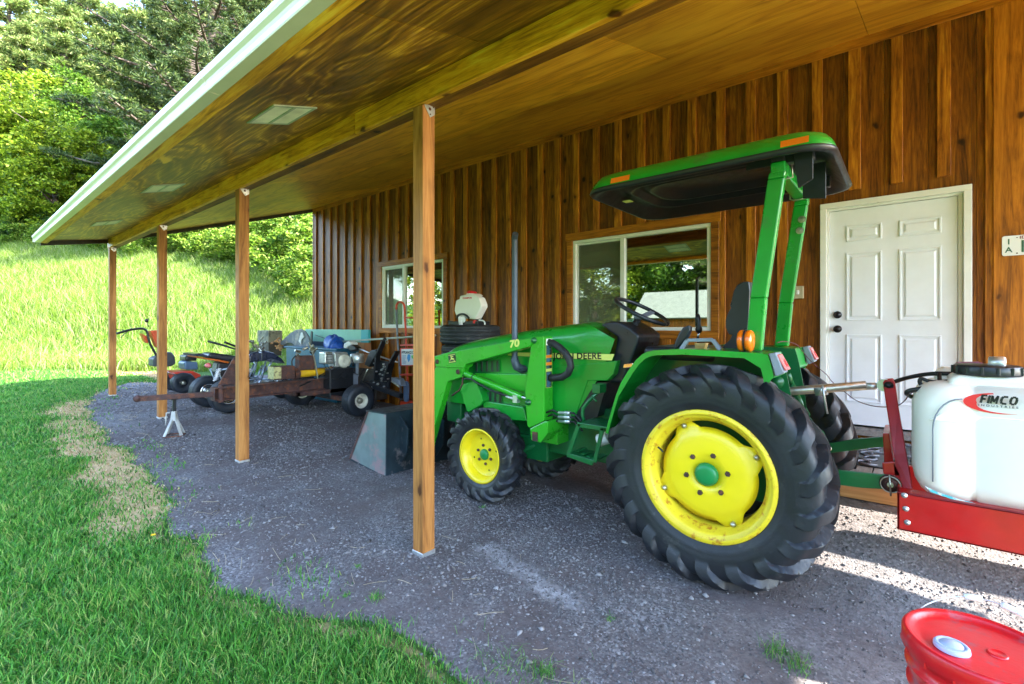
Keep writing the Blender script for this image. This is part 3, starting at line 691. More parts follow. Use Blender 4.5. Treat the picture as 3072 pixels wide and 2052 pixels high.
def ag_tyre(c, Ro, Rr, Wd, N, lug, side, parent, name='tyre', skew=.26, na=20):
    # continuous skin: carcass profile pushed out where a lug runs
    Hh = Ro-lug-Rr; P = []
    # (y/halfwidth, r)
    ctl = [(-.74, Rr-.005), (-.80, Rr+.012), (-.93, Rr+.25*Hh), (-1.0, Rr+.5*Hh), (-.99, Rr+.72*Hh), (-.93, Rr+.88*Hh), (-.80, Rr+.965*Hh), (-.5, Rr+.99*Hh), (0, Rr+Hh)]
    ctl = ctl+[(-y, r) for y, r in ctl[-2::-1]]
    ctl = np.array([(y*Wd/2, r) for y, r in ctl]); seg = np.r_[0, np.cumsum(np.hypot(*np.diff(ctl, axis=0).T))]
    m = 56; s = np.linspace(0, seg[-1], m); py = np.interp(s, seg, ctl[:, 0]); pr = np.interp(s, seg, ctl[:, 1])
    for _ in range(2): py[1:-1] = (py[:-2]+2*py[1:-1]+py[2:])/4; pr[1:-1] = (pr[:-2]+2*pr[1:-1]+pr[2:])/4
    dy, dr = np.gradient(py), np.gradient(pr); L = np.hypot(dy, dr); ny, nr = dr/L*-1, dy/L
    if nr[m//2] < 0: ny, nr = -ny, -nr
    ny, nr = -dr/L, dy/L
    mid = seg[-1]/2; u = (s-mid)/(Wd*.56)            # -1..1 on tread, beyond on the walls
    A = N*na; th = np.arange(A)*2*math.pi/A
    U, T = np.meshgrid(u, th); D = 2*math.pi/N
    ph = (T/D) % 1
    T = T-skew*np.minimum(np.abs(U), 1.25)**1.15-D*.5*smooth(-.05, .05, U)
    wdt = .30+.14*np.clip(np.abs(U), 0, 1)
    prof = smooth(0, .04, ph)*smooth(wdt+.045, wdt, ph)
    prof = prof*smooth(-.0, .06, np.abs(U)+.02)*smooth(1.5, 1.08, np.abs(U))
    prof = np.where(np.abs(U) < .04, 0, prof)
    hgt = lug*prof
    for s0 in (.30, .42): hgt = hgt+.0035*np.exp(-((np.abs((s-mid))/mid-(1-s0+.12))/.012)**2)[None, :]
    r = pr[None, :]+hgt*np.maximum(nr[None, :], .55*prof*(np.abs(U) < 1.3)); y = py[None, :]+hgt*.55*ny[None, :]
    # flattened at the ground
    X = c[0]+r*np.cos(T); Z = c[2]+r*np.sin(T); Y = c[1]+y*side
    zmin = c[2]-Ro+.012; Z = np.maximum(Z, zmin+(Z-zmin)*.15*(Z < zmin))
    V = np.stack([X, Y, Z], -1).reshape(-1, 3); ii = np.arange(A*m).reshape(A, m); jj = np.roll(ii, -1, 0)
    Fc = np.stack([ii[:, :-1], jj[:, :-1], jj[:, 1:], ii[:, 1:]], -1).reshape(-1, 4)
    if side < 0: Fc = Fc[:, ::-1]
    root = parent
    while root.parent is not None: root = root.parent
    V = V-np.array(root.location)
    o = npmesh(name, V, Fc, m_rub, parent, True)
    md = o.modifiers.new('e', 'EDGE_SPLIT'); md.split_angle = R(38)
    return o

def rear_wheel(yo, side, label):       # yo: y of the outer rim flange, side -1 faces the camera
    c = Vector((-.893, yo, .703)); R_ = .365; o = -side   # inward direction (+y for the near wheel)
    d = lambda k: (c.x, yo+o*k, c.z)
    b = MB()
    pr = [(-.004, R_-.008), (-.006, R_+.006), (.004, R_+.012), (.012, R_+.004), (.014, R_-.022), (.03, R_-.036), (.05, R_-.040), (.07, R_-.056), (.13, R_-.060), (.20, R_-.058), (.235, R_-.04), (.262, R_-.036), (.275, R_-.02), (.285, R_+.008)]
    b.lathe(c, (0, o, 0), pr, 72)
    b.lathe(c, (0, o, 0), [(a, r-.006) for a, r in pr[::-1]], 72)
    rim = b.build('rear_wheel', m_yrust, TR, label=label)
    b = MB(); rd = R_-.052; n = 96; ring0 = []; cy = .062
    rot = R(28)
    vs = []; rings = [0.062, .12, .20, .232, .262, 1.]
    for k, f in enumerate(rings):
        for j in range(n):
            a = 2*math.pi*j/n
            lob = abs(((a-rot)/(math.pi/2)+.5) % 1-.5)*2    # 0 at the lobe's middle .. 1 between lobes
            ro = rd*(.985 if lob < .17 else .985-.235*math.sin(min(1, (lob-.17)/.55)*math.pi/2))
            r = f if f < 1 else ro
            dep = {0: .055, 1: .052, 2: .050, 3: .062, 4: .078, 5: .082}[k]
            vs.append((c.x+r*math.cos(a), yo+o*dep, c.z+r*math.sin(a)))
    fs = [(i*n+j, i*n+(j+1) % n, (i+1)*n+(j+1) % n, (i+1)*n+j) for i in range(len(rings)-1) for j in range(n)]
    b.add(vs, fs, True); di = b.build('wheel_disc', m_yellow, rim); md = di.modifiers.new('t', 'SOLIDIFY'); md.thickness = .008; md.offset = 0
    b = MB(); b.lathe(d(.052), (0, -o, 0), [(0, .066), (.018, .064), (.03, .052), (.033, .03), (.034, .0005)], 32)
    b.build('hub_cap', m_hub, rim)
    b = MB(); s2 = MB()
    for k in range(6):
        a = R(12+60*k); q = Vector((c.x+.118*math.cos(a), yo+o*.052, c.z+.118*math.sin(a))); b.lathe(q, (0, -o, 0), [(0, .017), (.004, .017), (.0045, .013), (.018, .012), (.019, .0005)], 6, False)
        a = R(42+60*k); q = Vector((c.x+.185*math.cos(a), yo+o*.0485, c.z+.185*math.sin(a))); s2.box((q.x-.008, q.y-.001, q.z-.008), (q.x+.008, q.y+.002, q.z+.008))
    b.each('wheel_nut', m_rust, rim); s2.each('square_hole', m_decalk, rim)
    b = MB(); cl = MB()
    for k in range(4):
        a = rot+k*math.pi/2; r = rd*.93; q = Vector((c.x+r*math.cos(a), yo+o*.076, c.z+r*math.sin(a)))
        b.lathe(q, (0, -o, 0), [(0, .016), (.01, .016), (.02, .011), (.024, .0005)], 12)
        cl.bar(Vector((c.x+(rd-.05)*math.cos(a), yo+o*.088, c.z+(rd-.05)*math.sin(a))), Vector((c.x+(rd+.004)*math.cos(a), yo+o*.088, c.z+(rd+.004)*math.sin(a))), .075, .012, (0, 1, 0))
    b.each('clamp_bolt', m_steel, rim); cl.each('clamp_lug', m_yellow, rim, .002, 1)
    b = MB(); a = R(158); q = Vector((c.x+(rd-.01)*math.cos(a), yo+o*.03, c.z+(rd-.01)*math.sin(a))); b.tube([q, q+Vector((.02, side*.004, -.01)), q+Vector((.034, side*.01, -.02))], .006, 8); b.build('valve', m_black, rim)
    ag_tyre((c.x, yo+o*.10, c.z), .628, R_, .25, 19, .048, 1, rim, na=34)
    return rim
rw = rear_wheel(2.765, -1, 'near rear wheel with rust streaks on its yellow rim')
rear_wheel(YC*2-2.765, 1, 'far rear wheel on the wall side')

def front_wheel(yo, side, label):
    c = Vector((-2.785, yo, .457)); R_ = .222; o = -side
    b = MB(); pr = [(0, R_-.006), (-.003, R_+.006), (.006, R_+.008), (.01, R_-.012), (.03, R_-.024), (.045, R_-.036), (.075, R_-.04), (.08, R_-.044), (.082, .12), (.076, .06), (.075, .0005)]
    b.lathe(c, (0, o, 0), pr, 56); b.lathe(c, (0, o, 0), [(.076, R_-.042), (.15, R_-.04), (.165, R_-.01), (.17, R_+.006)], 56)
    rim = b.build('front_wheel', m_yellow, TR, label=label)
    b = MB(); b.lathe((c.x, yo+o*.078, c.z), (0, -o, 0), [(0, .047), (.016, .046), (.026, .036), (.028, .0005)], 28); b.build('hub_cap', m_hub, rim)
    b = MB(); h = MB()
    for k in range(6):
        a = R(30+60*k+10); q = Vector((c.x+.078*math.cos(a), yo+o*.076, c.z+.078*math.sin(a))); b.lathe(q, (0, -o, 0), [(0, .013), (.012, .012), (.013, .0005)], 6, False)
    for k in range(4):
        a = R(20+90*k); q = Vector((c.x+.135*math.cos(a), yo+o*.079, c.z+.135*math.sin(a))); h.lathe(q, (0, -o, 0), [(0, .008), (.001, .0005)], 10, False)
    b.each('wheel_nut', m_rust, rim); h.each('rim_hole', m_decalk, rim)
    ag_tyre((c.x, yo+o*.085, c.z), (.392), R_, .205, 18, .032, 1, rim, skew=.30, na=28)
front_wheel(2.905, -1, 'near front wheel behind the first post')
front_wheel(YC*2-2.905, 1, 'far front wheel under the tractor')

# --- hood (lofted)
def loft(b, secs, close=False, sm=True):   # secs: list of lists of points
    n = len(secs[0]); vs = [p for s in secs for p in s]
    b.add(vs, [(i*n+j, i*n+j+1, (i+1)*n+j+1, (i+1)*n+j) for i in range(len(secs)-1) for j in range(n-1)], sm)
    return b
def hoodsec(x, top, bot, hw, crown=.10):
    pts = []
    for y, z in ((-1, bot), (-1, top-.30), (-1.0, top-.20), (-.985, top-crown-.03), (-.93, top-crown*.62), (-.8, top-crown*.36), (-.5, top-.012), (0, top)):
        pts.append((x, YC+y*hw, max(z, bot)))
    return pts+[(x, 2*YC-p[1], p[2]) for p in pts[-2::-1]]
b = MB()
H0 = [(-3.56, 1.20, .86, .20), (-3.545, 1.27, .84, .235), (-3.50, 1.325, .82, .250), (-3.40, 1.375, .82, .256), (-3.2, 1.425, .82, .26), (-2.9, 1.475, .82, .262), (-2.5, 1.53, .82, .262), (-2.2, 1.565, .82, .262), (-2.02, 1.582, .82, .262)]
endsec = hoodsec(-1.97, 1.585, 1.18, .262)
endsec = [(-1.985+.33*min(1, (1.585-z)/.11)-.12*max(0, (1.44-z)/.26), y, z) for x, y, z in endsec]
secs = [hoodsec(*q) for q in H0]; secs.append(endsec); loft(b, secs)
b.add(endsec, [tuple(range(len(endsec)))])
hood = b.build('hood', m_green, TR); 
b = MB(); b.prism(hoodsec(*H0[0]), (-.004, 0, 0)); b.build('grille', m_blackm, TR)
yn = YC-.27
# lower side panel
b = MB(); b.prism([at('4', *p, yn+.002) for p in ((800, 700), (1880, 570), (1850, 700), (1790, 760), (1610, 760), (1500, 1080), (1260, 1050), (800, 1010))], (0, .54, 0))
b.build('side_panel', m_green, TR, .006, 2)
b = MB(); b.prism([at('4', *p, yn-.003) for p in ((850, 492), (1860, 510), (1835, 570), (860, 522))], (0, .003, 0)); st = b.build('hood_stripe', m_decaly, hood)
# lettering on the stripe
p = at('4', 1288, 560, yn-.0048); q = at('4', 1760, 560, yn-.0048)
text('JOHN DEERE', .068, (p.x, p.y, p.z+.004), (q-p), (0, 0, 1), m_decalk, st, 'lettering', bold=.0018, width=(q-p).length*.97, track=1.08)
b = MB(); b.prism([at('4', *c_, yn-.003) for c_ in ((840, 440), (1392, 430), (1385, 480), (845, 488))], (0, .003, 0))
# vents in the hood side
b = MB(); g2 = MB()
for (x0, x1, y0, y1, xs2) in ((535, 780, 560, 675, 5), (620, 805, 850, 965, 4)):
    b.prism([at('4', *c_, yn-.006) for c_ in ((x0, y0+22), (x1, y0), (x1, y1), (x0, y1+12))], (0, .004, 0))
    for k in range(xs2):
        xx = x0+(k+.5)*(x1-x0)/xs2; g2.prism([at('4', *c_, yn-.013) for c_ in ((xx-7, y0+14), (xx+9, y0+12), (xx+9, y1-4), (xx-7, y1-2))], (0, .007, 0))
b.each('hood_vent', m_dgreen, hood); g2.build('vent_slot', m_black, hood, .002, 1)
# chassis / engine block
b = MB(); b.box((-3.45, YC-.16, .50), (-.75, YC+.16, .92)); b.box((-2.95, YC-.2, .42), (-2.3, YC+.2, .62)); b.box((-1.6, YC-.22, .48), (-.55, YC+.22, 1.0)); b.box((-3.50, YC-.22, .62), (-3.3, YC+.22, .95))
b.cyl((-2.785, 2.98, .457), (-2.785, 3.86, .457), .05); b.cyl((-.893, 2.9, .703), (-.893, 3.94, .703), .085); b.cyl((-2.5, YC, .55), (-1.5, YC, .6), .05)
b.build('chassis', m_dgreen, TR, .012, 2)
b = MB(); b.prism([at('4', *c_, 3.06) for c_ in ((400, 800), (560, 760), (625, 950), (600, 990), (480, 1060), (440, 950))], (0, .12, 0)); b.prism([at('4', *c_, 3.10) for c_ in ((620, 950), (830, 980), (1000, 1010), (1040, 1140), (900, 1130), (640, 1080))], (0, .1, 0))
b.build('front_frame', m_green, TR, .006, 2)
b = MB(); b.cyl(at('4', 1010, 1405, 3.2), at('4', 1290, 1310, 3.3), .022); b.cyl(at('4', 1270, 1330, 3.3), at('4', 1500, 1300, 3.35), .04); b.build('drag_link', m_dgreen, TR)
# dark engine bay between hood and floor
b = MB(); b.prism([at('4', *c_, yn+.01) for c_ in ((1610, 780), (1790, 775), (1700, 1100), (1520, 1150), (1500, 1090))], (0, .5, 0)); b.build('engine_bay', m_black, TR)
# dash cowl
b = MB(); b.prism([at('4', *c_, YC-.2) for c_ in ((1725, 235), (1770, 215), (1830, 203), (1900, 205), (2010, 262), (2090, 330), (2080, 400), (1990, 640), (1930, 780), (1780, 780), (1850, 560), (1885, 350))], (0, .4, 0))
dash = b.build('dash_cowl', m_seat, TR, .018, 3)
b = MB(); b.prism([at('E', *c_, YC-.215) for c_ in ((85, 900), (205, 885), (200, 940), (78, 955))], (0, .01, 0)); b.build('ash_handle', m_chrome, dash, .004, 2)
# steering wheel
sc = Vector((-1.565, YC, 1.665)); nrm = Vector((.47, 0, .88)).normalized(); ux = Vector((nrm.z, 0, -nrm.x)); uy = Vector((0, 1, 0)); b = MB()
b.tube([sc+(ux*math.cos(a)+uy*math.sin(a))*.212 for a in [2*math.pi*k/40 for k in range(41)]], .0155, 12)
sw = b.build('steering_wheel', m_seat, TR)
b = MB()
for a in (90, 210, 330): b.bar(sc-nrm*.06, sc+(ux*math.cos(R(a))+uy*math.sin(R(a)))*.205, .045, .012, nrm)
b.ball(sc-nrm*.05, .04, 14, (1, 1, .6)); b.each('spoke', m_gray, sw, .004, 1)
b = MB(); b.tube([sc-nrm*.05, sc-nrm*.13, sc-nrm*.2, sc-nrm*.24], [.022, .026, .05, .06], 14); b.build('column', m_black, sw)
# exhaust
b = MB(); e0 = at('D', 1180, 548, 3.08); e1 = at('4', 912, 590, 3.08)
b.tube([e0, (e0.x, e0.y, e1.z+.06), (e0.x, e0.y, e1.z+.02), (e0.x+.012, e0.y+.01, e1.z-.03), (e0.x+.035, e0.y+.05, e1.z-.055), (e0.x+.05, e0.y+.16, e1.z-.06)], [.025, .025, .034, .038, .036, .034], 18, caps=False)
b.tube([e0, e0+Vector((.006, -.006, .012)), e0+Vector((.03, -.028, .036))], [.025, .026, .026], 18, caps=False); b.tube([e0+Vector((.028, -.026, .034)), e0+Vector((.03, -.028, .0365))], .0235, 18)
b.build('exhaust_stack', M('grey_pipe', (.07, .085, .11), .5, .3), TR)
# fenders
def fender(y0, y1, ylip, yin, side):
    E_ = [(-30, 1330), (0, 1290), (60, 1140), (150, 990), (250, 850), (330, 775), (400, 742), (480, 725), (850, 708), (1300, 728), (1650, 750), (1925, 772)]
    Yp = 2.86
    outer = [at('E', *p, Yp) for p in E_]; outer = [at('7', 138, 600, Yp), at('7', 150, 545, Yp)]+outer[1:]+[at('E', 1960, 880, Yp), at('E', 2000, 1050, Yp)]
    t = .018; b = MB()
    inner = []
    cen = Vector((-.862, 0, .755))
    for p in outer:
        d = Vector((cen.x-p.x, 0, cen.z-p.z)).normalized(); inner.append(p+d*t)
    def fy(p, y): return (p[0], y, p[2])
    n = len(outer)
    for i in range(n-1):
        b.prism([fy(outer[i], y0), fy(outer[i+1], y0), fy(inner[i+1], y0), fy(inner[i], y0)], (0, y1-y0, 0))
    f = b.build('fender', m_green, TR)
    b = MB()
    lip = []
    for i, p in enumerate(outer):
        d = Vector((cen.x-p.x, 0, cen.z-p.z)).normalized(); k = .034 if 2 < i < n-3 else (.02 if i < 3 else .085); lip.append(p+d*k+Vector((0, 0, 0)))
    for i in range(n-1): b.prism([fy(outer[i], ylip), fy(outer[i+1], ylip), fy(lip[i+1], ylip), fy(lip[i], ylip)], (0, .012*side, 0))
    b.build('fender_lip', m_green, f)
    b = MB(); pts = [fy(p, yin) for p in outer]+[fy(at('7', 1180, 420, Yp), yin), fy(Vector((-.5, 0, .8)), yin), fy(Vector((-1.5, 0, .8)), yin)]
    b.prism(pts, (0, .012*side, 0)); b.build('fender_inner', m_dgreen, f)
    return f
fender(2.862, 3.20, 2.85, 3.19, 1)
fender(2*YC-3.20, 2*YC-2.862, 2*YC-2.85, 2*YC-3.19, -1)
# tail lights
for yl, lab in ((2.84, 'near'), (2*YC-2.84-.11, 'far')):
    P = lambda x, y: at('7', x, y, 2.84)
    h = MB(); pts = [P(1115, 122), (P(1160, 115)), P(1212, 240), P(1160, 262)]; h.prism([(p.x, yl, p.z) for p in pts], (0, .11, 0)); tl = h.build('tail_light', m_gray, TR, .006, 2)
    h = MB(); a, c_ = P(1160, 120), P(1212, 238); dn = Vector((c_.z-a.z, 0, -(c_.x-a.x))).normalized()*-1
    if dn.x < 0: dn = -dn
    h.prism([(a.x+dn.x*.001, yl+.008, a.z-.01), (c_.x+dn.x*.001, yl+.008, c_.z+.01), (c_.x+dn.x*.001, yl+.102, c_.z+.01), (a.x+dn.x*.001, yl+.102, a.z-.01)], dn*.012)
    ln = h.build('lens', m_lens, tl, .003, 1)
    h = MB(); m_ = (a+c_)/2+dn*.0145; k = (c_-a).normalized()
    h.prism([Vector((m_.x, yl+.06, m_.z))+k*.03+Vector((0, -.025, 0)), Vector((m_.x, yl+.06, m_.z))+k*.03+Vector((0, .03, 0)), Vector((m_.x, yl+.06, m_.z))-k*.015+Vector((0, .0, 0))], dn*.002); h.build('reflector', m_stickr, tl)
# roll bar
b = MB()
def post(bb, zz, pts, Y, w_=.085, d_=.06):
    P = [at(zz, x, y, Y) for x, y in pts]
    for a, c_ in zip(P[:-1], P[1:]):
        bb.prism([(a.x-w_/2, Y, a.z), (a.x+w_/2, Y, a.z), (c_.x+w_/2, Y, c_.z), (c_.x-w_/2, Y, c_.z)], (0, d_, 0))
    return P
P1 = post(b, '6', [(1303, 300), (1293, 345), (1172, 1150), (1140, 1505)], 3.0)
b.build('roll_bar', m_green, TR, .008, 2, label='near upright of the roll bar')
b = MB(); P2 = [Vector((p.x, 3.80, p.z)) for p in P1]
for a, c_ in zip(P2[:-1], P2[1:]): b.prism([(a.x-.042, 3.78, a.z), (a.x+.042, 3.78, a.z), (c_.x+.042, 3.78, c_.z), (c_.x-.042, 3.78, c_.z)], (0, .06, 0))
b.box((P1[0].x-.035, 3.0, P1[0].z-.01), (P1[0].x+.04, 3.84, P1[0].z+.055)); rb = b.build('roll_bar', m_green, TR, .008, 2, label='far upright and crossbar of the roll bar')
b = MB()
for k in (0, 1): b.lathe((P2[1].x+.01-.012*k, 3.778, P2[1].z-.10-.075*k), (0, -1, 0), [(0, .024), (.004, .024), (.005, .015), (.014, .014), (.015, .0005)], 18, False)
b.each('bolt', m_steel, rb)
# canopy
cz = 2.505
def rrect(x0, x1, y0, y1, r, n=7):
    out = []
    for cx, cy, a0 in ((x1-r, y1-r, 0), (x0+r, y1-r, 90), (x0+r, y0+r, 180), (x1-r, y0+r, 270)):
        for k in range(n): a = R(a0+90*k/(n-1)); out.append((cx+r*math.cos(a), cy+r*math.sin(a)))
    return out
X0, X1_, Y0_, Y1_ = -1.77, -.30, 2.90, 4.02
def ring(ins, z, dx=0): return [(x, y, z+.03*((x-X0)/(X1_-X0))*0) for x, y in rrect(X0+ins+dx, X1_-ins, Y0_+ins, Y1_-ins, .17)]
def loops(b, rs, cap=True, flip=False):
    n = len(rs[0]); vs = [p for r in rs for p in r]; f = [(i*n+j, i*n+(j+1) % n, (i+1)*n+(j+1) % n, (i+1)*n+j) for i in range(len(rs)-1) for j in range(n)]
    if cap: f.append(tuple((len(rs)-1)*n+j for j in range(n)))
    return b.add(vs, f, True)
b = MB(); loops(b, [ring(.0, cz-.012), ring(-.004, cz), ring(.012, cz+.045), ring(.04, cz+.085), ring(.09, cz+.105), ring(.3, cz+.115)])
cn = b.build('canopy', m_green, TR)
b = MB(); loops(b, [ring(-.006, cz-.001), ring(-.010, cz-.014), ring(.0, cz-.03), ring(.02, cz-.032), ring(.09, cz+.03), ring(.17, cz+.035), ring(.20, cz+.012), ring(.215, cz+.012), ring(.24, cz+.05), ring(.28, cz+.055), ring(.30, cz+.03), ring(.32, cz+.03), ring(.36, cz+.07)])
b.build('canopy_underside', m_black, cn)
b = MB()
for x0, x1, yy in ((at('6', 185, 400, Y0_).x, at('6', 310, 360, Y0_).x, 0), (at('6', 1325, 140, Y0_).x, at('6', 1515, 95, Y0_).x, 0)):
    b.prism([(x0, Y0_-.005, cz+.006), (x1, Y0_-.005, cz+.006), (x1, Y0_+.007, cz+.043), (x0, Y0_+.007, cz+.043)], (0, -.002, 0))
b.each('reflector_strip', m_orange2, cn)
b = MB(); q = at('6', 287, 540, 3.4); b.box((-1.69, 3.35, cz+.0), (-1.63, 3.41, cz+.004)); b.build('yellow_sticker', m_decaly, cn)
b = MB(); pz = P1[0].z+.05
b.box((-.74, 3.04, pz+.0), (-.40, 3.10, pz+.07)); b.box((-.74, 3.72, pz), (-.40, 3.78, pz+.07)); b.box((-.60, 3.0, pz+.008), (-.535, 3.86, pz+.05))
b.prism([(-.40, 3.02, pz+.06), (-.40, 3.02, pz-.12), (-.47, 3.02, pz-.16), (-.50, 3.02, pz+.06)], (0, .008, 0)); b.prism([(-.38, 3.36, pz+.06), (-.38, 3.36, pz-.16), (-.50, 3.36, pz-.14), (-.50, 3.36, pz+.06)], (0, .01, 0))
b.build('canopy_bracket', m_blackm, cn, .003, 1)
b = MB()
for yb in (3.12, 3.68): b.tube([(P1[0].x+.045, yb, pz+.04), (P1[0].x+.055, yb, pz-.065), (P1[0].x-.03, yb, pz-.07), (P1[0].x-.05, yb, pz-.06), (P1[0].x-.05, yb, pz+.03)], .006, 8)
b.each('u_bolt', m_steel, cn)
# seat
b = MB(); ys0, ys1 = 3.20, 3.64
bk = [(1112, 1040), (1075, 1040), (1035, 1062), (1012, 1100), (995, 1165), (983, 1205), (992, 1215), (972, 1250), (955, 1300), (955, 1350), (975, 1395), (1000, 1400), (985, 1430), (940, 1470), (930, 1520), (1085, 1520), (1110, 1300), (1120, 1100)]
b.prism([at('6', x, y, ys0) for x, y in bk], (0, ys1-ys0, 0)); seat = b.build('seat', m_seat, TR, .03, 4)
b = MB(); a, c_ = at('6', 925, 1440, 3.15), at('6', 620, 1500, 3.15); b.box((-1.45, 3.18, 1.31), (-.95, 3.66, 1.41)); b.build('seat_cushion', m_seat, seat, .035, 4)
b = MB(); b.prism([at('6', x, y, 3.0) for x, y in ((600, 1490), (615, 1440), (640, 1385), (665, 1350), (700, 1335), (718, 1338), (716, 1370), (700, 1410), (650, 1470), (625, 1495))], (0, .05, 0)); b.build('arm_rest', m_seat, TR, .012, 3)
b = MB(); hp = [at('6', x, y, 2.93) for x, y in ((655, 1500), (700, 1435), (870, 1432), (922, 1500))]
for a, c_ in zip(hp[:-1], hp[1:]): b.bar(a, c_, .03, .022)
b.build('fender_rail', m_gray, TR, .004, 2)
b = MB(); b.prism([at('6', x, y, 3.02) for x, y in ((745, 1455), (825, 1455), (812, 1500), (752, 1500))], (0, .05, 0)); b.build('lever_knob', M('tan_plastic', (.52, .34, .12), .5), TR, .004, 2)
b = MB(); b.tube([at('6', 768, 1425, 3.55), at('6', 776, 1380, 3.55)], .009, 8); ll = b.build('gear_lever', m_chrome, TR)
b = MB(); b.tube([at('6', 775, 1385, 3.55), at('6', 776, 1360, 3.55), at('6', 776, 1330, 3.55), at('6', 770, 1290, 3.55), at('6', 770, 1260, 3.55)], [.018, .026, .014, .022, .012], 12); b.build('gear_knob', m_black, ll)
# turn signals
for yy, lab in ((2.93, 'near amber turn signal'), (2*YC-2.93, 'far amber turn signal')):
    cx, cz_ = at('7', 980, 45, 2.93).x, at('7', 980, 45, 2.93).z
    b = MB()
    for s_ in (-1, 1): b.lathe((cx+.004*s_, yy, cz_), (s_, 0, 0), [(0, .001), (0, .060), (.022, .062), (.032, .054), (.038, .03), (.039, .0005)], 28)
    ts = b.build('turn_signal', m_orange, TR, label=lab)
    b = MB(); b.cyl((cx-.0035, yy, cz_), (cx+.0035, yy, cz_), .064, 28); b.box((cx-.02, yy-.02, cz_-.085), (cx+.02, yy+.02, cz_-.058)); b.build('housing', m_black, ts)
# --- loader
YL = 3.0
b = MB(); b.prism([at('4', *c_, YL) for c_ in ((1085, 345), (1195, 340), (1200, 760), (1200, 1140), (1062, 1205), (1040, 1190), (1018, 870))], (0, .12, 0))
mast = b.build('loader_mast', m_lgreen, TR, .006, 2)
b = MB(); b.prism([at('4', *c_, YL-.05) for c_ in ((1062, 1212), (1195, 1145), (1232, 1140), (1232, 1258), (1165, 1345), (1075, 1322))], (0, .22, 0)); b.build('mast_foot', m_lgreen, mast, .008, 2)
b = MB(); q = at('4', 1113, 1285, YL-.052); b.box((q.x-.026, q.y-.002, q.z-.035), (q.x+.026, q.y+.01, q.z+.035)); b.build('socket', m_rust, mast)
b = MB()
for x, y in ((1105, 380), (1052, 962)): q = at('4', x, y, YL); b.lathe(q, (0, -1, 0), [(0, .026), (.008, .026), (.01, .018), (.022, .017), (.028, .010), (.03, .0005)], 18)
b.each('pivot_pin', m_dgreen, mast)
# warning label on the mast's rear face
q = at('4', 1200, 400, YL); xf = max(v.co.x for v in mast.data.vertices)+TR.location.x+.0015
zt, zb = at('4', 1200, 365, YL).z, at('4', 1200, 832, YL).z
lb = MB().box((xf, YL+.02, zb), (xf+.001, YL+.10, zt)).build('warning_label', m_decaly, mast)
for (u0, u1, mm) in ((.0, .13, m_white), (.135, .33, m_decalk), (.335, .39, m_orange2), (.395, .48, m_decalk), (.485, .54, m_orange2), (.545, .61, m_decalk), (.615, .66, m_decaly), (.67, .99, m_decalk)):
    MB().box((xf+.0011, YL+.023, zt+(zb-zt)*u0), (xf+.0016, YL+.097, zt+(zb-zt)*u1)).build('label_panel', mm, lb)
b = MB(); rr = random.Random(2)
for (u0, u1) in ((.14, .325), (.40, .475), (.55, .605), (.68, .98)):
    u = u0
    while u < u1:
        b.box((xf+.0017, YL+.03, zt+(zb-zt)*u), (xf+.0020, YL+.06+rr.random()*.03, zt+(zb-zt)*(u+.006))); u += .014
b.build('label_text', m_blue, lb)
# far mast and arm
b = MB(); yf = 2*YC-YL-.12
b.prism([(p[0], yf, p[2]) for p in [at('4', *c_, YL) for c_ in ((1085, 345), (1195, 340), (1200, 1140), (1062, 1205), (1018, 870))]], (0, .12, 0)); b.build('loader_mast', m_lgreen, TR, .006, 2)
arm_pts = [(1090, 352), (1100, 400), (1070, 438), (470, 606), (455, 640), (425, 728), (290, 768), (190, 1130), (120, 1420), (-10, 1470), (-20, 1300), (90, 960), (160, 640), (170, 530), (300, 492)]
for ya in (YL-.005, 2*YC-YL-.075):
    b = MB(); pp = [at('4', *c_, YL-.005) for c_ in arm_pts[:5]+[(300, 640), (185, 630), (170, 530), (300, 492)]]
    b.prism([(p[0], ya-.012, p[2]) for p in pp], (0, .10, 0)); la = b.build('loader_arm', m_lgreen, TR, .008, 2)
    b = MB(); pp = [at('4', *c_, YL) for c_ in ((215, 600), (460, 612), (422, 728), (292, 768), (190, 1130), (110, 1430), (-10, 1470), (-5, 1300), (100, 940), (175, 640))]
    b.prism([(p[0], ya+.002, p[2]) for p in pp], (0, .07, 0)); b.build('lower_arm', m_lgreen, la, .006, 2)
    if ya < YC:
        q = at('4', 875, 448, YL-.0185); q2 = at('4', 990, 430, YL-.0185)
        text('70', .082, q, q2-q, (0, 0, 1), m_decaly, la, 'lettering', bold=.003, sx=1.25)
        b = MB(); b.prism([at('4', *c_, YL-.0175) for c_ in ((292, 512), (365, 500), (372, 585), (305, 598))], (0, .0005, 0)); em = b.build('emblem', m_decalk, la)
        b = MB()
        for pl_ in (((298, 519), (360, 508), (360, 513), (298, 524)), ((303, 585), (366, 574), (367, 580), (305, 592)),
                    ((322, 545), (350, 548), (352, 562), (320, 560)), ((318, 520), (326, 520), (331, 546), (322, 550)), ((334, 528), (340, 524), (345, 532), (334, 538)), ((345, 556), (362, 575), (357, 577), (341, 560)), ((322, 556), (312, 578), (308, 577), (318, 556))):
            b.prism([at('4', *c_, YL-.0185) for c_ in pl_], (0, .0006, 0))
        b.build('emblem_print', m_decaly, em)
        b = MB()
        for x, y in ((195, 580), (390, 675)): q = at('4', x, y, YL-.017); b.lathe(q, (0, -1, 0), [(0, .022), (.01, .02), (.016, .01), (.017, .0005)], 16)
        b.each('pivot_pin', m_rust, la)
b = MB(); c0, c1 = at('4', 455, 690, YL+.03), at('4', 985, 912, YL+.03); b.tube([c0, c0+(c1-c0)*.02, c1], .026, 18); cy = b.build('lift_cylinder', m_lgreen, TR)
b = MB(); b.cyl(c1, at('4', 1030, 925, YL+.03), .012); b.build('rod', m_chrome, cy)
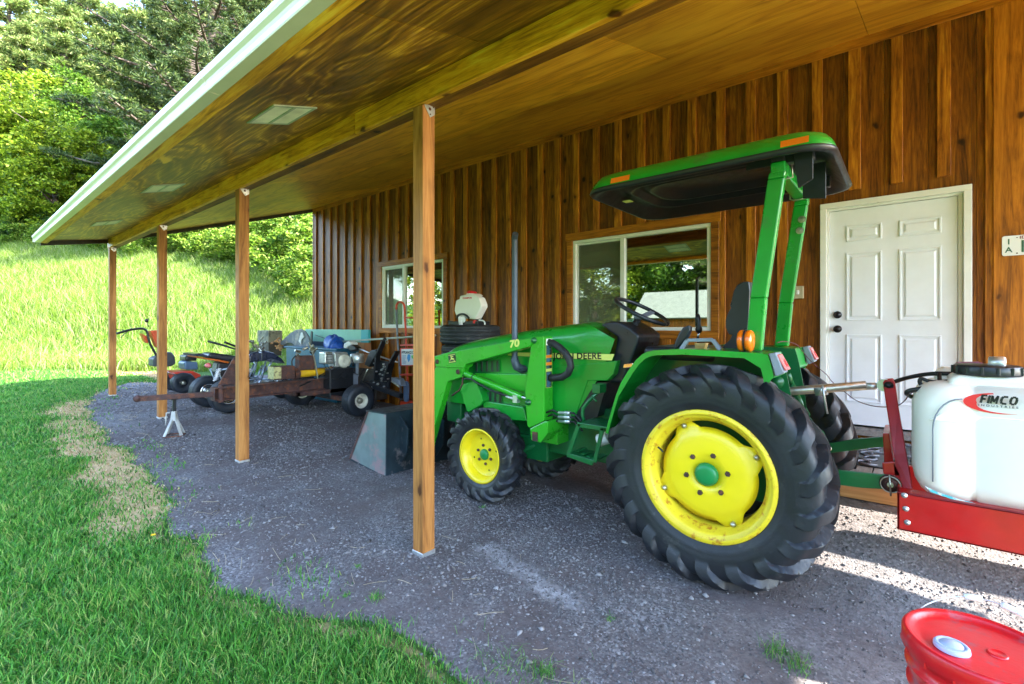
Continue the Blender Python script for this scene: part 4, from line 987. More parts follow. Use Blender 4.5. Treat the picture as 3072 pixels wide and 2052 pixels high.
b = MB(); b.tube([c0+Vector((-.01, 0, 0)), c0], .03, 12); g_ = c0+(c1-c0)*.17; b.tube([g_-(c1-c0)*.006, g_+(c1-c0)*.006], .029, 16); b.each('collar', m_blackm, cy)
b = MB(); b.tube([at('4', x, y, YL+.01) for x, y in ((445, 740), (520, 745), (570, 780), (700, 850), (850, 905))], .009, 8); b.build('hydraulic_hose', m_black, TR)
b = MB(); b.tube([at('4', 845, 908, YL+.01), at('4', 915, 930, YL+.01)], .011, 8); q = at('4', 930, 930, YL+.01); b.box((q.x-.02, q.y-.015, q.z-.03), (q.x+.025, q.y+.03, q.z+.03)); b.build('hose_fitting', m_galv, TR)
b = MB(); b.tube([at('4', x, y, YL+.02) for x, y in ((435, 725), (430, 790), (400, 850), (330, 900))], .008, 8); b.build('hydraulic_hose', m_rust, TR)
b = MB()
cent = [(1245, 398), (1290, 410), (1350, 450), (1400, 500), (1440, 570), (1450, 630), (1425, 690), (1370, 725), (1310, 730), (1255, 735)]
b.tube([at('4', x, y, YL+.06) for x, y in cent], .028, 12); hb = b.build('hydraulic_hose', M('hose_sleeve', (.015, .015, .017), .55, bmp=.6, bs=60), TR)
for k, (yy, o_) in enumerate(((1055, 0), (1095, .02), (1135, .04))):
    b = MB(); b.tube([at('4', x, y, YL+.03+o_) for x, y in ((1205, yy+10), (1280, yy-20*(k < 2)), (1330, yy+5), (1480, yy+10), (1530, yy+60), (1560, yy+100))], .008, 8); b.build('hydraulic_hose', m_black, TR)
    b = MB(); b.tube([at('4', 1335, yy+5, YL+.03+o_), at('4', 1390, yy+7, YL+.03+o_), at('4', 1392, yy+7, YL+.03+o_), at('4', 1445, yy+9, YL+.03+o_)], [.012, .012, .015, .015], 10); b.build('hose_fitting', m_galv, TR)
# lower bracket tower->chassis
b = MB(); b.box((-2.35, YL+.1, .62), (-2.12, 3.5, .78)); b.prism([at('4', *c_, 3.12) for c_ in ((540, 690), (1040, 700), (1035, 870), (960, 855), (760, 790), (690, 745), (560, 710))], (0, .02, 0)); b.build('loader_frame', m_lgreen, TR, .005, 2)
# bucket
bx = [(-4.08, .015), (-4.74, .085), (-4.38, .655), (-4.08, .66)]
YB0, YB1 = 2.9, 4.1
b = MB(); b.prism([(x, YB0, z) for x, z in ((-4.075, .02), (-4.72, .09), (-4.40, .648), (-4.075, .655))], (0, .012, 0)); bk_ = b.build('bucket', m_bucket2, TR, .003, 1, 'steel loader bucket resting on the gravel')
b = MB(); b.prism([(-4.075, YB0+.0125, z) for z in (0,)]+[(0, 0, 0)]*0 if False else [(-4.085, YB0-.004, .01), (-4.075, YB0-.004, .66), (-4.066, YB0-.004, .66), (-4.066, YB0-.004, .01)], (0, YB1-YB0, 0))
b.prism([(-4.76, YB0-.004, .078), (-4.07, YB0-.004, .006), (-4.07, YB0-.004, .022), (-4.76, YB0-.004, .098)], (0, YB1-YB0, 0))
b.prism([(-4.43, YB0-.004, .646), (-4.07, YB0-.004, .654), (-4.07, YB0-.004, .668), (-4.43, YB0-.004, .66)], (0, YB1-YB0, 0))
b.prism([(-4.075, YB1-.016, .02), (-4.72, YB1-.016, .09), (-4.40, YB1-.016, .648), (-4.075, YB1-.016, .655)], (0, .012, 0))
for yy in (3.06, 3.3, 3.55): b.prism([(-4.066, yy, .1), (-3.95, yy, .25), (-3.93, yy, .5), (-4.066, yy, .62)], (0, .02, 0))
b.build('bucket_shell', m_bucket, bk_, .002, 1)
b = MB(); b.prism([(-4.76, YB0-.0065, .08), (-4.40, YB0-.0065, .655), (-4.375, YB0-.0065, .65), (-4.72, YB0-.0065, .09)], (0, .002, 0)); b.build('worn_edge', m_rust, bk_)
# step
YS = 2.93
b = MB()
def strut(p, q, w_=.03, d_=.012): b.bar(p, q, d_, w_, (1, 0, 0))
A_, B_, C__, D_ = at('4', 1530, 1172, YS), at('4', 1428, 1445, YS), at('4', 1665, 1525, YS), at('4', 1752, 1215, YS)
for o_ in (0,):
    b.prism([at('4', *c_, YS) for c_ in ((1505, 1165), (1545, 1165), (1450, 1440), (1412, 1440))], (0, .012, 0)); b.prism([at('4', *c_, YS) for c_ in ((1728, 1200), (1765, 1205), (1690, 1535), (1655, 1525))], (0, .012, 0))
    b.prism([at('4', *c_, YS) for c_ in ((1508, 1160), (1765, 1198), (1760, 1235), (1515, 1195))], (0, .014, 0)); b.prism([at('4', *c_, YS) for c_ in ((1412, 1438), (1670, 1510), (1650, 1560), (1410, 1475))], (0, .014, 0))
    b.prism([at('4', *c_, YS) for c_ in ((1415, 1442), (1670, 1514), (1668, 1522), (1413, 1450))], (0, .20, 0))
    b.box((A_.x-.02, YS, A_.z+.0), (D_.x+.03, YS+.28, A_.z+.012))
stp = b.build('step', m_dgreen, TR, .003, 2)
b = MB(); z0 = at('4', 1540, 1470, YS).z
for k in range(4): b.box((B_.x+.03+k*.05, YS+.04, B_.z+.012-k*.012), (B_.x+.06+k*.05, YS+.16, B_.z+.02-k*.012))
b.build('tread', m_dgreen, stp)
b = MB(); b.tube([at('4', x, y, YS+.08) for x, y in ((1575, 1140), (1560, 1080), (1565, 1020), (1620, 950), (1700, 870))], .013, 10); q = at('4', 1715, 830, YS+.08); b.box((q.x-.03, q.y-.04, q.z-.03), (q.x+.03, q.y+.05, q.z+.03)); b.tube([at('4', 1650, 910, YS+.08), at('4', 1690, 950, YS+.04)], .007, 8); b.build('pedal', m_dgreen, TR)
b = MB(); b.cyl(at('4', 1720, 1320, 3.05), at('4', 1810, 1290, 3.05), .045, 18); b.build('filter', m_white, TR)
# --- three point hitch
b = MB(); b.tube([at('8', 20, 395, YC), at('8', 110, 392, YC), at('8', 670, 350, YC)], .0265, 16); tl = b.build('top_link', m_steel, TR)
b = MB(); b.tube([at('8', 665, 355, YC), at('8', 740, 355, YC)], .02, 14); b.lathe(at('8', 790, 350, YC-.02), (0, 1, 0), [(0, .001), (0, .034), (.04, .034), (.04, .001)], 20, False); b.tube([at('8', 355, 395, YC-.03), at('8', 375, 350, YC-.03), at('8', 385, 420, YC-.03), at('8', 408, 540, YC-.03)], .006, 8); b.tube([at('8', 325, 385, YC), at('8', 405, 380, YC)], .031, 16); b.each('link_end', m_galv, tl)
for (Y_, pts, nm) in ((3.10, ((250, 900), (430, 915), (640, 935), (840, 955), (868, 968), (885, 990), (892, 1010), (885, 1032), (866, 1048), (840, 1054), (790, 1048), (640, 1040), (430, 1012), (250, 990)), 'near lower link with the round pin hole'), (3.76, ((300, 745), (430, 738), (580, 712), (780, 695), (800, 700), (800, 765), (720, 768), (600, 785), (420, 806), (300, 815)), 'far lower link')):
    b = MB(); b.prism([at('8', x, y, Y_) for x, y in pts], (0, .018, 0)); lk = b.build('lower_link', m_dgreen, TR, .003, 2, nm)
    if Y_ < 3.3:
        q = at('8', 832, 1010, Y_); b = MB(); b.lathe(q, (0, -1, 0), [(0, .046), (.003, .046), (.0031, .030), (.008, .028), (.014, .022), (.015, .0005)], 28); b.build('ball_joint', m_rust, lk)
        b = MB(); b.tube([q+Vector((.040*math.cos(a), -.02, .040*math.sin(a))) for a in [2*math.pi*k/28 for k in range(29)]], .003, 6); b.cyl(q, q+Vector((0, -.03, 0)), .013); b.tube([q+Vector((-.004, -.028, .05)), q+Vector((.002, -.028, -.055))], .0045, 6); b.each('linch_pin', m_steel, lk)
b = MB(); b.tube([at('8', 140, 265, 3.55), at('8', 165, 340, 3.6)], .018, 12); b.tube([at('8', 195, 410, 3.62), at('8', 270, 550, 3.68)], .021, 14); b.tube([at('8', 165, 340, 3.6), at('8', 195, 410, 3.62)], .021, 14); b.tube([at('8', 270, 550, 3.68), at('8', 348, 655, 3.74)], .009, 10)
b.prism([at('8', x, y, 3.745) for x, y in ((345, 660), (375, 650), (432, 765), (430, 790), (400, 795))], (0, .012, 0)); li = b.build('lift_rod', m_dgreen, TR)
b = MB(); b.lathe(at('8', 418, 773, 3.742), (0, -1, 0), [(0, .017), (.012, .016), (.013, .0005)], 14); b.each('bolt', m_steel, li)
b = MB(); b.lathe(at('8', 70, 325, 3.2), (0, -1, 0), [(0, .04), (.02, .04), (.021, .028), (.035, .02), (.036, .0005)], 20); b.prism([at('8', x, y, 3.2) for x, y in ((40, 320), (70, 295), (110, 320), (118, 400), (95, 470), (60, 400))], (0, .03, 0)); b.build('rockshaft_arm', m_dgreen, TR)

# ------------------------------------------------------------------ mounted sprayer
SP = thing('tank_sprayer', 'white tank sprayer in a red frame hung on the tractor hitch', 'sprayer', (.35, 3.4, .55))
YT = 2.95
b = MB(); l = at('8', 877, 1062, YT); zt, zb = l.z, at('8', 887, 1320, YT).z
b.box((l.x, YT, zb), (1.25, YT+.012, zt)); b.box((l.x, YT, zt-.012), (1.25, YT+.09, zt)); b.box((l.x, YT, zb), (1.25, YT+.08, zb+.012)); b.box((l.x, YT, zb), (l.x+.012, 3.55, zt)); b.box((l.x, 3.53, zb), (1.25, 3.55, zt))
fr = b.build('frame', m_red, SP, .004, 2)
b = MB()
for x, y in ((925, 1088), (935, 1178), (945, 1270)): b.lathe(at('8', x, y, YT), (0, -1, 0), [(0, .013), (.004, .012), (.0045, .007), (.010, .006), (.011, .0005)], 14)
b.each('bolt', m_galv, fr)
def lean(zz, quad, Y0, Y1, th=.012):   # quad of picture points: top pair at Y0, bottom pair at Y1
    return [at(zz, *quad[0], Y0), at(zz, *quad[1], Y0), at(zz, *quad[2], Y1), at(zz, *quad[3], Y1)]
b = MB(); pts = [at('8', 780, 330, 3.38), at('8', 792, 314, 3.38), at('8', 845, 310, 3.38), at('8', 860, 328, 3.38), at('8', 882, 490, 3.32), at('8', 935, 800, 3.2), at('8', 982, 1058, 3.1), at('8', 888, 1058, 3.1), at('8', 855, 820, 3.2), at('8', 800, 470, 3.32)]
b.prism(pts, (0.002, .012, 0)); b.prism([p+Vector((0, .08, 0)) for p in pts], (0, .012, 0)); ms = b.build('mast', m_red, SP, .002, 1)
b = MB(); b.lathe(at('8', 820, 350, 3.37), (0, -1, 0), [(0, .022), (.006, .022), (.0062, .015), (.014, .014), (.015, .0005)], 16); b.each('bolt', m_blackm, ms)
b = MB(); b.prism([at('8', x, y, 3.3) for x, y in ((780, 672), (822, 672), (850, 860), (850, 880), (790, 870))], (0, .3, 0)); b.prism([at('8', x, y, 3.12) for x, y in ((775, 870), (855, 862), (862, 870), (868, 945), (880, 1058), (885, 960), (785, 948))], (0, .012, 0)); b.each('hitch_bracket', m_red, SP, .004, 2)
# tank: rounded block with a waist groove and a recessed panel
def tanksec(x, ins, y0, y1, z0, z1, r, n=6):
    out = []
    for cy, cz_, a0 in ((y1-r, z1-r, 0), (y0+r, z1-r, 90), (y0+r, z0+r, 180), (y1-r, z0+r, 270)):
        for k in range(n): a = R(a0+90*k/(n-1)); out.append((x, cy+r*math.cos(a), cz_+r*math.sin(a)))
    return out
l = at('8', 975, 700, 3.0); tx0 = l.x+.0; ty0, ty1 = 2.965, 3.50
tz0, tz1 = at('8', 1500, 1200, YT).z-.01, at('8', 1500, 352, 3.05).z
b = MB(); rs = []
for (dx, ins, r) in ((0, .13, .05), (.012, .075, .08), (.035, .035, .10), (.07, .010, .11), (.11, 0, .11), (.20, 0, .11), (.21, .008, .11), (.225, .008, .11), (.235, 0, .11), (.9, 0, .11), (1.1, .05, .1)):
    rs.append(tanksec(tx0+dx, ins, ty0+ins, ty1-ins, tz0+ins, tz1-ins*.8, r))
n = len(rs[0]); vs = [p for r in rs for p in r]
b.add(vs, [(i*n+j, i*n+(j+1) % n, (i+1)*n+(j+1) % n, (i+1)*n+j) for i in range(len(rs)-1) for j in range(n)]+[tuple(range(n-1, -1, -1))], True)
tank = b.build('tank', m_tank, SP)
b = MB(); q = at('8', 1210, 335, 3.1); b.prism([(q.x, 3.06, tz1-.03), (q.x+.012, 3.06, tz1+.028), (q.x+.04, 3.06, tz1+.04), (q.x+.5, 3.06, tz1+.04), (q.x+.5, 3.06, tz1-.03)], (0, .36, 0)); b.build('tank_top', m_tank, tank, .02, 4)
q1 = at('8', 1125, 270, 3.3); b = MB(); b.prism([(q1.x, 3.3, tz1-.02), (q1.x+.01, 3.3, q1.z+.01), (q1.x+.04, 3.3, q1.z+.03), (q1.x+.4, 3.3, q1.z+.03), (q1.x+.4, 3.3, tz1-.02)], (0, .18, 0)); b.build('tank_rear_boss', m_tank, tank, .02, 4)
# moulded ribs and relief on the face
b = MB(); zr = at('8', 1200, 605, YT).z
b.prism([(tx0+.06, ty0-.004, zr+.008), (tx0+.20, ty0-.004, zr+.004), (tx0+.24, ty0-.004, zr+.04), (tx0+.7, ty0-.004, zr+.04), (tx0+.7, ty0-.004, tz1-.13), (tx0+.11, ty0-.004, tz1-.13)], (0, .012, 0)); b.build('moulded_panel', m_tank, tank, .012, 4)
b = MB()
pr_ = [(tx0+.075+.10*(1-math.cos(a)), ty0-.006, tz1-.21+.15*math.sin(a)) for a in np.linspace(0, math.pi/2, 8)]; pr_ = [(tx0+.075, ty0+.0, tz0+.10)]+pr_
b.tube(pr_, .0035, 6); b.build('seam', m_gray, tank)
b = MB(); e_ = [(tx0+.05+k*.02, ty0-.0005, tz0+.095-.05*min(1, k/10)-.0*k) for k in range(12)]
m_teal = M('teal_stain', (.08, .48, .55), .6, dirt=(.75, .78, .74), da=.5, ds=40, bmp=0)
b.prism([(tx0+.045, ty0-.0012, zt+.045), (tx0+.07, ty0-.0012, zt+.02), (tx0+.14, ty0-.0012, zt+.004), (tx0+.22, ty0-.0012, zt+.003), (tx0+.16, ty0-.0012, zt+.011), (tx0+.09, ty0-.0012, zt+.026)], (0, .0006, 0)); b.build('stain', m_teal, tank)
# decal
ymk = ty0-.0052
c0 = at('8', 1320, 455, ymk); c1 = at('8', 1430, 475, ymk); c2 = at('8', 1722, 478, ymk)
lt = MB(); Wf = (c2.x-c1.x)*.93; lw = Wf/5.25; lh = .036; tk_ = .0085; ox = c1.x+.002; oz = c1.z+.006
def stroke(i, pts, w=tk_):      # italic block letters, each point in letter units
    P = [Vector((ox+i*lw+(px_+.22*pz_*lh/lw)*lw*.86, ymk, oz+pz_*lh)) for px_, pz_ in pts]
    for a, b_ in zip(P[:-1], P[1:]): lt.bar(a, b_, .0008, w, Vector((b_.z-a.z, 0, a.x-b_.x)).normalized() if abs(b_.x-a.x) > 1e-6 or True else (0, 0, 1))
for i_, L_ in ((0, (((.08, 0), (.08, 1)), ((0, .93), (.85, .93)), ((.1, .5), (.7, .5)))), (.93, (((.12, 0), (.12, 1)),)), (1.32, (((.08, 0), (.08, 1)), ((.1, .97), (.5, .2)), ((.5, .2), (.92, .97)), ((.95, 0), (.95, 1)))),
               (2.62, (((.95, .92), (.25, .92)), ((.25, .92), (.06, .7), (.06, .3), (.25, .08)), ((.25, .08), (.95, .08)))), (3.82, (((.25, .92), (.75, .92), (.94, .7), (.94, .3), (.75, .08), (.25, .08), (.06, .3), (.06, .7), (.25, .92)),))):
    for pts in L_: stroke(i_, pts, tk_ if i_ != 1.32 else .0068)
lt.build('lettering', m_decalk, tank)
text('INDUSTRIES', .012, c1+Vector((-.004, 0, -.008)), (1, 0, 0), (0, 0, 1), m_decalk, tank, 'lettering', bold=.0002, width=(c2.x-c1.x)*.92, track=1.7)
b = MB(); W2_ = (c2.x-c0.x)*.62; cc = Vector((c0.x+W2_, ymk, c0.z)); hh_ = .045; ou = []; inn = []
for k in range(33):
    a = R(100+k*6.2); ou.append((cc.x+W2_*math.cos(a), ymk, cc.z+hh_*math.sin(a)))
    f = max(0, 1-abs(a-R(182))/R(105)); inn.append((cc.x+(W2_-.001-.038*f**.8)*math.cos(a)+.006*f, ymk, cc.z+(hh_-.001-.009*(f**.5))*math.sin(a)))
nn = len(ou); b.add(ou+inn+[(x, y+.0004, z) for x, y, z in ou+inn], [(i, i+1, nn+i+1, nn+i) for i in range(nn-1)]); b.build('logo_swoosh', m_stickr, tank)
# lid, pump, gauge, hoses
b = MB(); lc = Vector((at('8', 1480, 330, 3.16).x, 3.16, tz1+.042))
b.lathe(lc, (0, 0, 1), [(0, .115), (.006, .121), (.042, .118), (.047, .105), (.048, .0005)], 28); 
for k in range(14): a = 2*math.pi*k/14; b.box((lc.x+.119*math.cos(a)-.006, lc.y+.119*math.sin(a)-.006, lc.z+.004), (lc.x+.119*math.cos(a)+.006, lc.y+.119*math.sin(a)+.006, lc.z+.04))
b.build('filler_cap', m_black, SP, .002, 1)
b = MB(); p0 = at('8', 1250, 300, 3.28); b.box((p0.x, 3.28, p0.z-.03), (p0.x+.05, 3.38, p0.z+.05)); b.prism([(p0.x+.0, 3.28, p0.z+.05), (p0.x+.02, 3.28, p0.z+.078), (p0.x+.10, 3.28, p0.z+.082), (p0.x+.16, 3.28, p0.z+.055), (p0.x+.16, 3.28, p0.z+.02), (p0.x+.05, 3.28, p0.z+.03)], (0, .10, 0)); b.build('pump_head', M('maroon_plastic', (.20, .03, .12), .45), SP, .005, 2)
b = MB(); b.cyl((p0.x+.05, 3.33, p0.z+.0), (p0.x+.30, 3.33, p0.z+.0), .042, 22); b.build('pump_motor', m_seat, SP, .004, 1)
gq = at('8', 1535, 200, 3.14); b = MB(); b.lathe((gq.x-.02, 3.14, gq.z), (1, -.15, 0), [(0, .001), (0, .030), (.05, .032), (.055, .026), (.056, .0005)], 26); b.cyl((gq.x+.005, 3.14, gq.z-.03), (gq.x+.005, 3.14, gq.z-.09), .012); gg = b.build('pressure_gauge', m_galv, SP)
MB().lathe((gq.x-.0205, 3.14, gq.z), (-1, .15, 0), [(0, .027), (.002, .026), (.0025, .0005)], 24).build('dial', m_white, gg)
def hose(pts, r, nm, par, mat=m_black): return MB().tube(pts, r, 10).build(nm, mat, par)
def sp(P, k=6):
    P = [Vector(p) for p in P]; out = []
    for i in range(len(P)-1):
        a, b_, c_, d = P[max(i-1, 0)], P[i], P[i+1], P[min(i+2, len(P)-1)]
        for j in range(k):
            t = j/k; out.append(.5*((2*b_)+(c_-a)*t+(2*a-5*b_+4*c_-d)*t*t+(3*b_-a-3*c_+d)*t**3))
    return out+[P[-1]]
hose(sp([at('8', x, y, Y) for x, y, Y in ((860, 325, 3.45), (940, 300, 3.4), (1050, 278, 3.35), (1150, 270, 3.3), (1265, 272, 3.3))]), .011, 'hose', SP)
hose(sp([at('8', x, y, Y) for x, y, Y in ((1290, 325, 3.2), (1180, 345, 3.15), (1050, 370, 3.1), (960, 385, 3.1), (942, 405, 3.12), (970, 425, 3.2))]), .011, 'hose', SP)
hose(sp([at('8', x, y, Y) for x, y, Y in ((1270, 300, 3.22), (1180, 330, 3.2), (1090, 320, 3.2), (1035, 305, 3.2), (1040, 345, 3.2), (1150, 350, 3.2), (1160, 270, 3.25))]), .009, 'hose', SP)
hose(sp([at('8', x, y, Y) for x, y, Y in ((1065, 375, 3.1), (1120, 372, 3.1), (1140, 382, 3.1), (1070, 400, 3.1), (1058, 412, 3.1))]), .006, 'hose_clip', SP)
hose(sp([at('8', x, y, Y) for x, y, Y in ((1545, 235, 3.3), (1620, 232, 3.3), (1700, 270, 3.3), (1760, 330, 3.3))]), .006, 'hose', SP)
cb = MB().tube(sp([at('8', x, y, Y) for x, y, Y in ((70, 62, 3.1), (130, 55, 3.3), (200, 75, 3.5), (240, 120, 3.6), (310, 200, 3.6), (400, 275, 3.6), (440, 325, 3.6), (520, 390, 3.6), (600, 450, 3.55), (700, 485, 3.5), (800, 495, 3.45), (880, 485, 3.4), (930, 450, 3.3), (960, 410, 3.25), (1040, 360, 3.2))], 5), .0028, 6).build('power_cable', M('cable_maroon', (.10, .02, .03), .5), None)
tag(cb, 'thin dark red power cable looping from the tractor fender to the sprayer', 'cable')

# ------------------------------------------------------------------ red pail
pc = Vector((.165, 1.96, 0)); gz = Hs(.165, 1.96); LZ = .62; PR = .178
PA = thing('pail', 'big red plastic pail with a grey spout cap in the lower right corner', 'pail', (pc.x, pc.y, gz))
b = MB(); b.lathe((pc.x, pc.y, gz), (0, 0, 1), [(0, .001), (0, PR-.035), (.02, PR-.03), (LZ-gz-.17, PR-.014), (LZ-gz-.168, PR-.004), (LZ-gz-.160, PR-.004), (LZ-gz-.155, PR-.012), (LZ-gz-.11, PR-.010), (LZ-gz-.108, PR+.0), (LZ-gz-.10, PR+.0), (LZ-gz-.097, PR-.01), (LZ-gz-.06, PR-.008), (LZ-gz-.056, PR)], 80)
b.build('pail_body', m_pail, PA)
b = MB(); b.lathe((pc.x, pc.y, 0), (0, 0, 1), [(LZ-.055, PR+.003), (LZ-.052, PR+.008), (LZ-.008, PR+.007), (LZ, PR+.001), (LZ, PR-.006), (LZ-.006, PR-.014), (LZ-.016, PR-.018), (LZ-.017, PR-.04), (LZ-.015, .06), (LZ-.015, .0005)], 80)
for k in range(16): a = 2*math.pi*k/16; b.box((pc.x+(PR+.006)*math.cos(a)-.003, pc.y+(PR+.006)*math.sin(a)-.003, LZ-.06), (pc.x+(PR+.006)*math.cos(a)+.003, pc.y+(PR+.006)*math.sin(a)+.003, LZ-.045))
lid = b.build('lid', m_pail, PA)
cq = Vector((.095, 1.905, LZ-.015)); m_cap = M('grey_blue_cap', (.36, .42, .55), .4)
MB().lathe(cq, (0, 0, 1), [(0, .042), (.010, .041), (.014, .037), (.014, .031), (.010, .030), (.011, .027), (.015, .025), (.015, .0005)], 32).build('spout_cap', m_cap, lid)
MB().lathe(cq+Vector((.10, .05, 0)), (0, 0, 1), [(0, .024), (.004, .022), (.0045, .018), (.003, .015), (.003, .0005)], 24).build('lid_boss', m_pail, lid)
hw = [(-1, 0, -.06), (-.98, .35, -.02), (-.8, .75, .02), (-.45, 1.1, .05), (0, 1.22, .06), (.45, 1.1, .05), (.8, .75, .02), (.98, .35, -.02), (1, 0, -.06)]
ca_, sa_ = math.cos(R(-12)), math.sin(R(-12)); pts = [(pc.x+(x*ca_-y*sa_)*(PR+.008), pc.y+(x*sa_+y*ca_)*(PR+.008), LZ+z-.02) for x, y, z in hw]
han = MB().tube(sp(pts), .0022, 6).build('bail_handle', m_galv, PA)
S2 = sp(pts); n = len(S2)
MB().tube(S2[int(n*.40):int(n*.485)], .010, 12).build('grip', m_white, han); MB().tube(S2[int(n*.53):int(n*.62)], .010, 12).build('grip', m_white, han)

# ------------------------------------------------------------------ smaller vehicles and clutter under the far end of the porch
m_rubw = M('tyre_rubber_plain', (.016, .020, .028), .5, var=.3, bmp=.3, bs=60)
m_cream2 = M('cream_wheel_paint', (.68, .62, .50), .45, dirt=(.28, .2, .12), da=.64, ds=25)
def plain_wheel(root, c, ax, R_, W_, rr, mat, tread=True, hub=None, nm='wheel'):
    ax = Vector(ax).normalized(); c = Vector(c)
    b = MB(); b.lathe(c+ax*(W_*.30), ax, [(.03, rr+.004), (.036, rr-.006), (.02, rr-.018), (-.02, rr-.03), (-.05, rr-.035), (-.055, rr*.45), (-.03, rr*.40), (-.03, .0005)], 32)
    b.lathe(c-ax*(W_*.30), ax, [(.05, .0005), (.05, rr-.03), (.0, rr-.02), (-.03, rr+.004)], 32)
    w_ = b.build(nm, mat, root)
    k = W_/2; b = MB(); m_ = R_-rr
    pr = [(.80*k, rr), (.98*k, rr+.25*m_), (1.0*k, rr+.55*m_), (.95*k, rr+.82*m_), (.85*k, R_-.012), (.78*k, R_-.003)]
    x = .70
    while x > -.72:
        if tread: pr += [(x*k, R_-.001), ((x-.02)*k, R_-.012), ((x-.08)*k, R_-.012), ((x-.10)*k, R_-.001)]
        else: pr += [(x*k, R_)]
        x -= .28
    pr += [(-.78*k, R_-.003), (-.85*k, R_-.012), (-.95*k, rr+.82*m_), (-k, rr+.55*m_), (-.98*k, rr+.25*m_), (-.8*k, rr)]
    b.lathe(c, ax, pr, 48); b.build('tyre', m_rubw, w_)
    b = MB(); b.lathe(c+ax*(W_*.30-.03), ax, [(0, .045), (.035, .042), (.045, .03), (.046, .0005)], 20); b.build('hub', hub or m_steel, w_)
    return w_
def ellipse_lump(b, c, r, seed, n=18):
    rg = random.Random(seed); m = n//2+1; vs = []
    ph_ = [rg.uniform(0, 6) for _ in range(4)]
    for i in range(m):
        p = math.pi*i/(m-1)
        for j in range(n):
            a = 2*math.pi*j/n; q = 1+.16*math.sin(3*a+ph_[0]+2*p)+.12*math.sin(5*a+ph_[1])*math.sin(2*p+ph_[2])+.06*math.sin(9*a+ph_[3]+4*p)
            vs.append((c[0]+r[0]*q*max(.02, math.sin(p))*math.cos(a), c[1]+r[1]*q*max(.02, math.sin(p))*math.sin(a), c[2]+r[2]*q*math.cos(p)))
    b.add(vs, [(i*n+j, (i+1)*n+j, (i+1)*n+(j+1) % n, i*n+(j+1) % n) for i in range(m-1) for j in range(n)], True)

# --- log splitter, tongue towards the lawn
SX = -7.18
LS = thing('log_splitter', 'rusty towable log splitter with a petrol engine, its tongue propped on a jack stand', 'log splitter', (SX, 3.9, .15))
t0, t1 = atX('F', 412, 1196, SX-.14), atX('J', 1075, 1190, SX)
b = MB(); b.bar(t0, t1, .06, .065); b.ball(t0, .045, 12); b.build('tongue', m_rust, LS, .006, 2)
e0, e1 = atX('J', 1070, 1150, SX), atX('K', 560, 1075, SX); zc = (e0.z+e1.z)/2
b = MB(); hgt = .165
for z in (zc+hgt/2, zc-hgt/2): b.box((SX-.09, e0.y, z-.008), (SX+.09, 4.35, z+.008))
b.box((SX-.008, e0.y, zc-hgt/2+.008), (SX+.008, 4.35, zc+hgt/2-.008)); b.box((SX-.088, e0.y-.006, zc-hgt/2), (SX+.088, e0.y-.001, zc+hgt/2))
bm_ = b.build('rail', m_rust, LS, .002, 1)
b = MB(); q = atX('J', 1190, 1140, SX+.06); b.cyl((q.x, q.y, zc-.11), (q.x, q.y, zc+.12), .032); b.build('stand_sleeve', m_rust, LS)
b = MB(); b.prism([atX('J', x, y, SX) for x, y in ((1145, 1045), (1365, 655), (1400, 640), (1560, 1000), (1545, 1045))], (.03, 0, 0)); b.build('foot_plate', m_rust, LS, .003, 1)
b = MB(); q0, q1 = atX('K', 225, 935, SX+.1), atX('K', 350, 730, SX+.1); b.box((SX-.1, q0.y, q0.z-.01), (SX+.1, atX('K', 500, 1000, SX).y, q1.z)); b.build('push_block', m_rust, LS, .006, 2)
b = MB(); b.box((SX+.101, q0.y-.01, q0.z+.01), (SX+.108, atX('K', 330, 900, SX+.1).y, q1.z)); b.box((SX-.1, q0.y-.006, q0.z), (SX+.1, q0.y-.001, q1.z)); b.build('wedge_face', M('sawn_yellow', (.50, .46, .20), .7, dirt=(.2, .16, .08), da=.5, ds=25), LS)
c0, c1 = atX('K', 600, 840, SX), atX('K', 1110, 800, SX); b = MB(); b.tube([c0, c0+(c1-c0)*.08, c1], [.05, .062, .062], 20); b.build('ram_cylinder', M('yellow_cylinder', (.72, .40, .01), .4, dirt=(.2, .09, .02), da=.6, ds=8), LS)
b = MB(); b.cyl(c0-(c1-c0)*.14, c0, .085); b.cyl(c1, c1+(c1-c0)*.06, .08); b.each('cylinder_clamp', m_rust, LS)
b = MB(); q = atX('K', 700, 660, SX); b.box((SX-.07, q.y-.12, q.z-.12), (SX+.07, q.y+.13, q.z+.10)); b.build('valve_block', m_rust, LS, .01, 2)
b = MB(); rr = random.Random(5)
for k in range(7): p = Vector((SX+rr.uniform(-.04, .06), q.y+rr.uniform(-.14, .14), q.z+.10+rr.uniform(0, .1))); b.cyl(p, p+Vector((rr.uniform(-.05, .05), rr.uniform(-.09, .09), rr.uniform(.02, .09))), .02)
b.build('valve_fitting', m_steel, LS)
b = MB(); b.tube(sp([atX('K', x, y, SX+.08) for x, y in ((770, 350), (800, 450), (850, 600), (880, 760), (900, 870), (905, 920))]), .012, 8); b.build('lever', m_steel, LS)
for pts in (((780, 500), (840, 560), (860, 680), (800, 720), (740, 700)), ((560, 560), (500, 640), (520, 760), (600, 900), (760, 940)), ((620, 1040), (760, 980), (900, 900), (1100, 780), (1290, 760))):
    MB().tube(sp([atX('K', x, y, SX+.05) for x, y in pts]), .011, 8).build('hydraulic_hose', m_black, LS)
b = MB(); q = atX('K', 1190, 960, SX); b.box((SX-.24, q.y-.22, .42), (SX+.2, q.y+.2, q.z+.22)); b.build('oil_tank', m_blackm, LS, .015, 2)
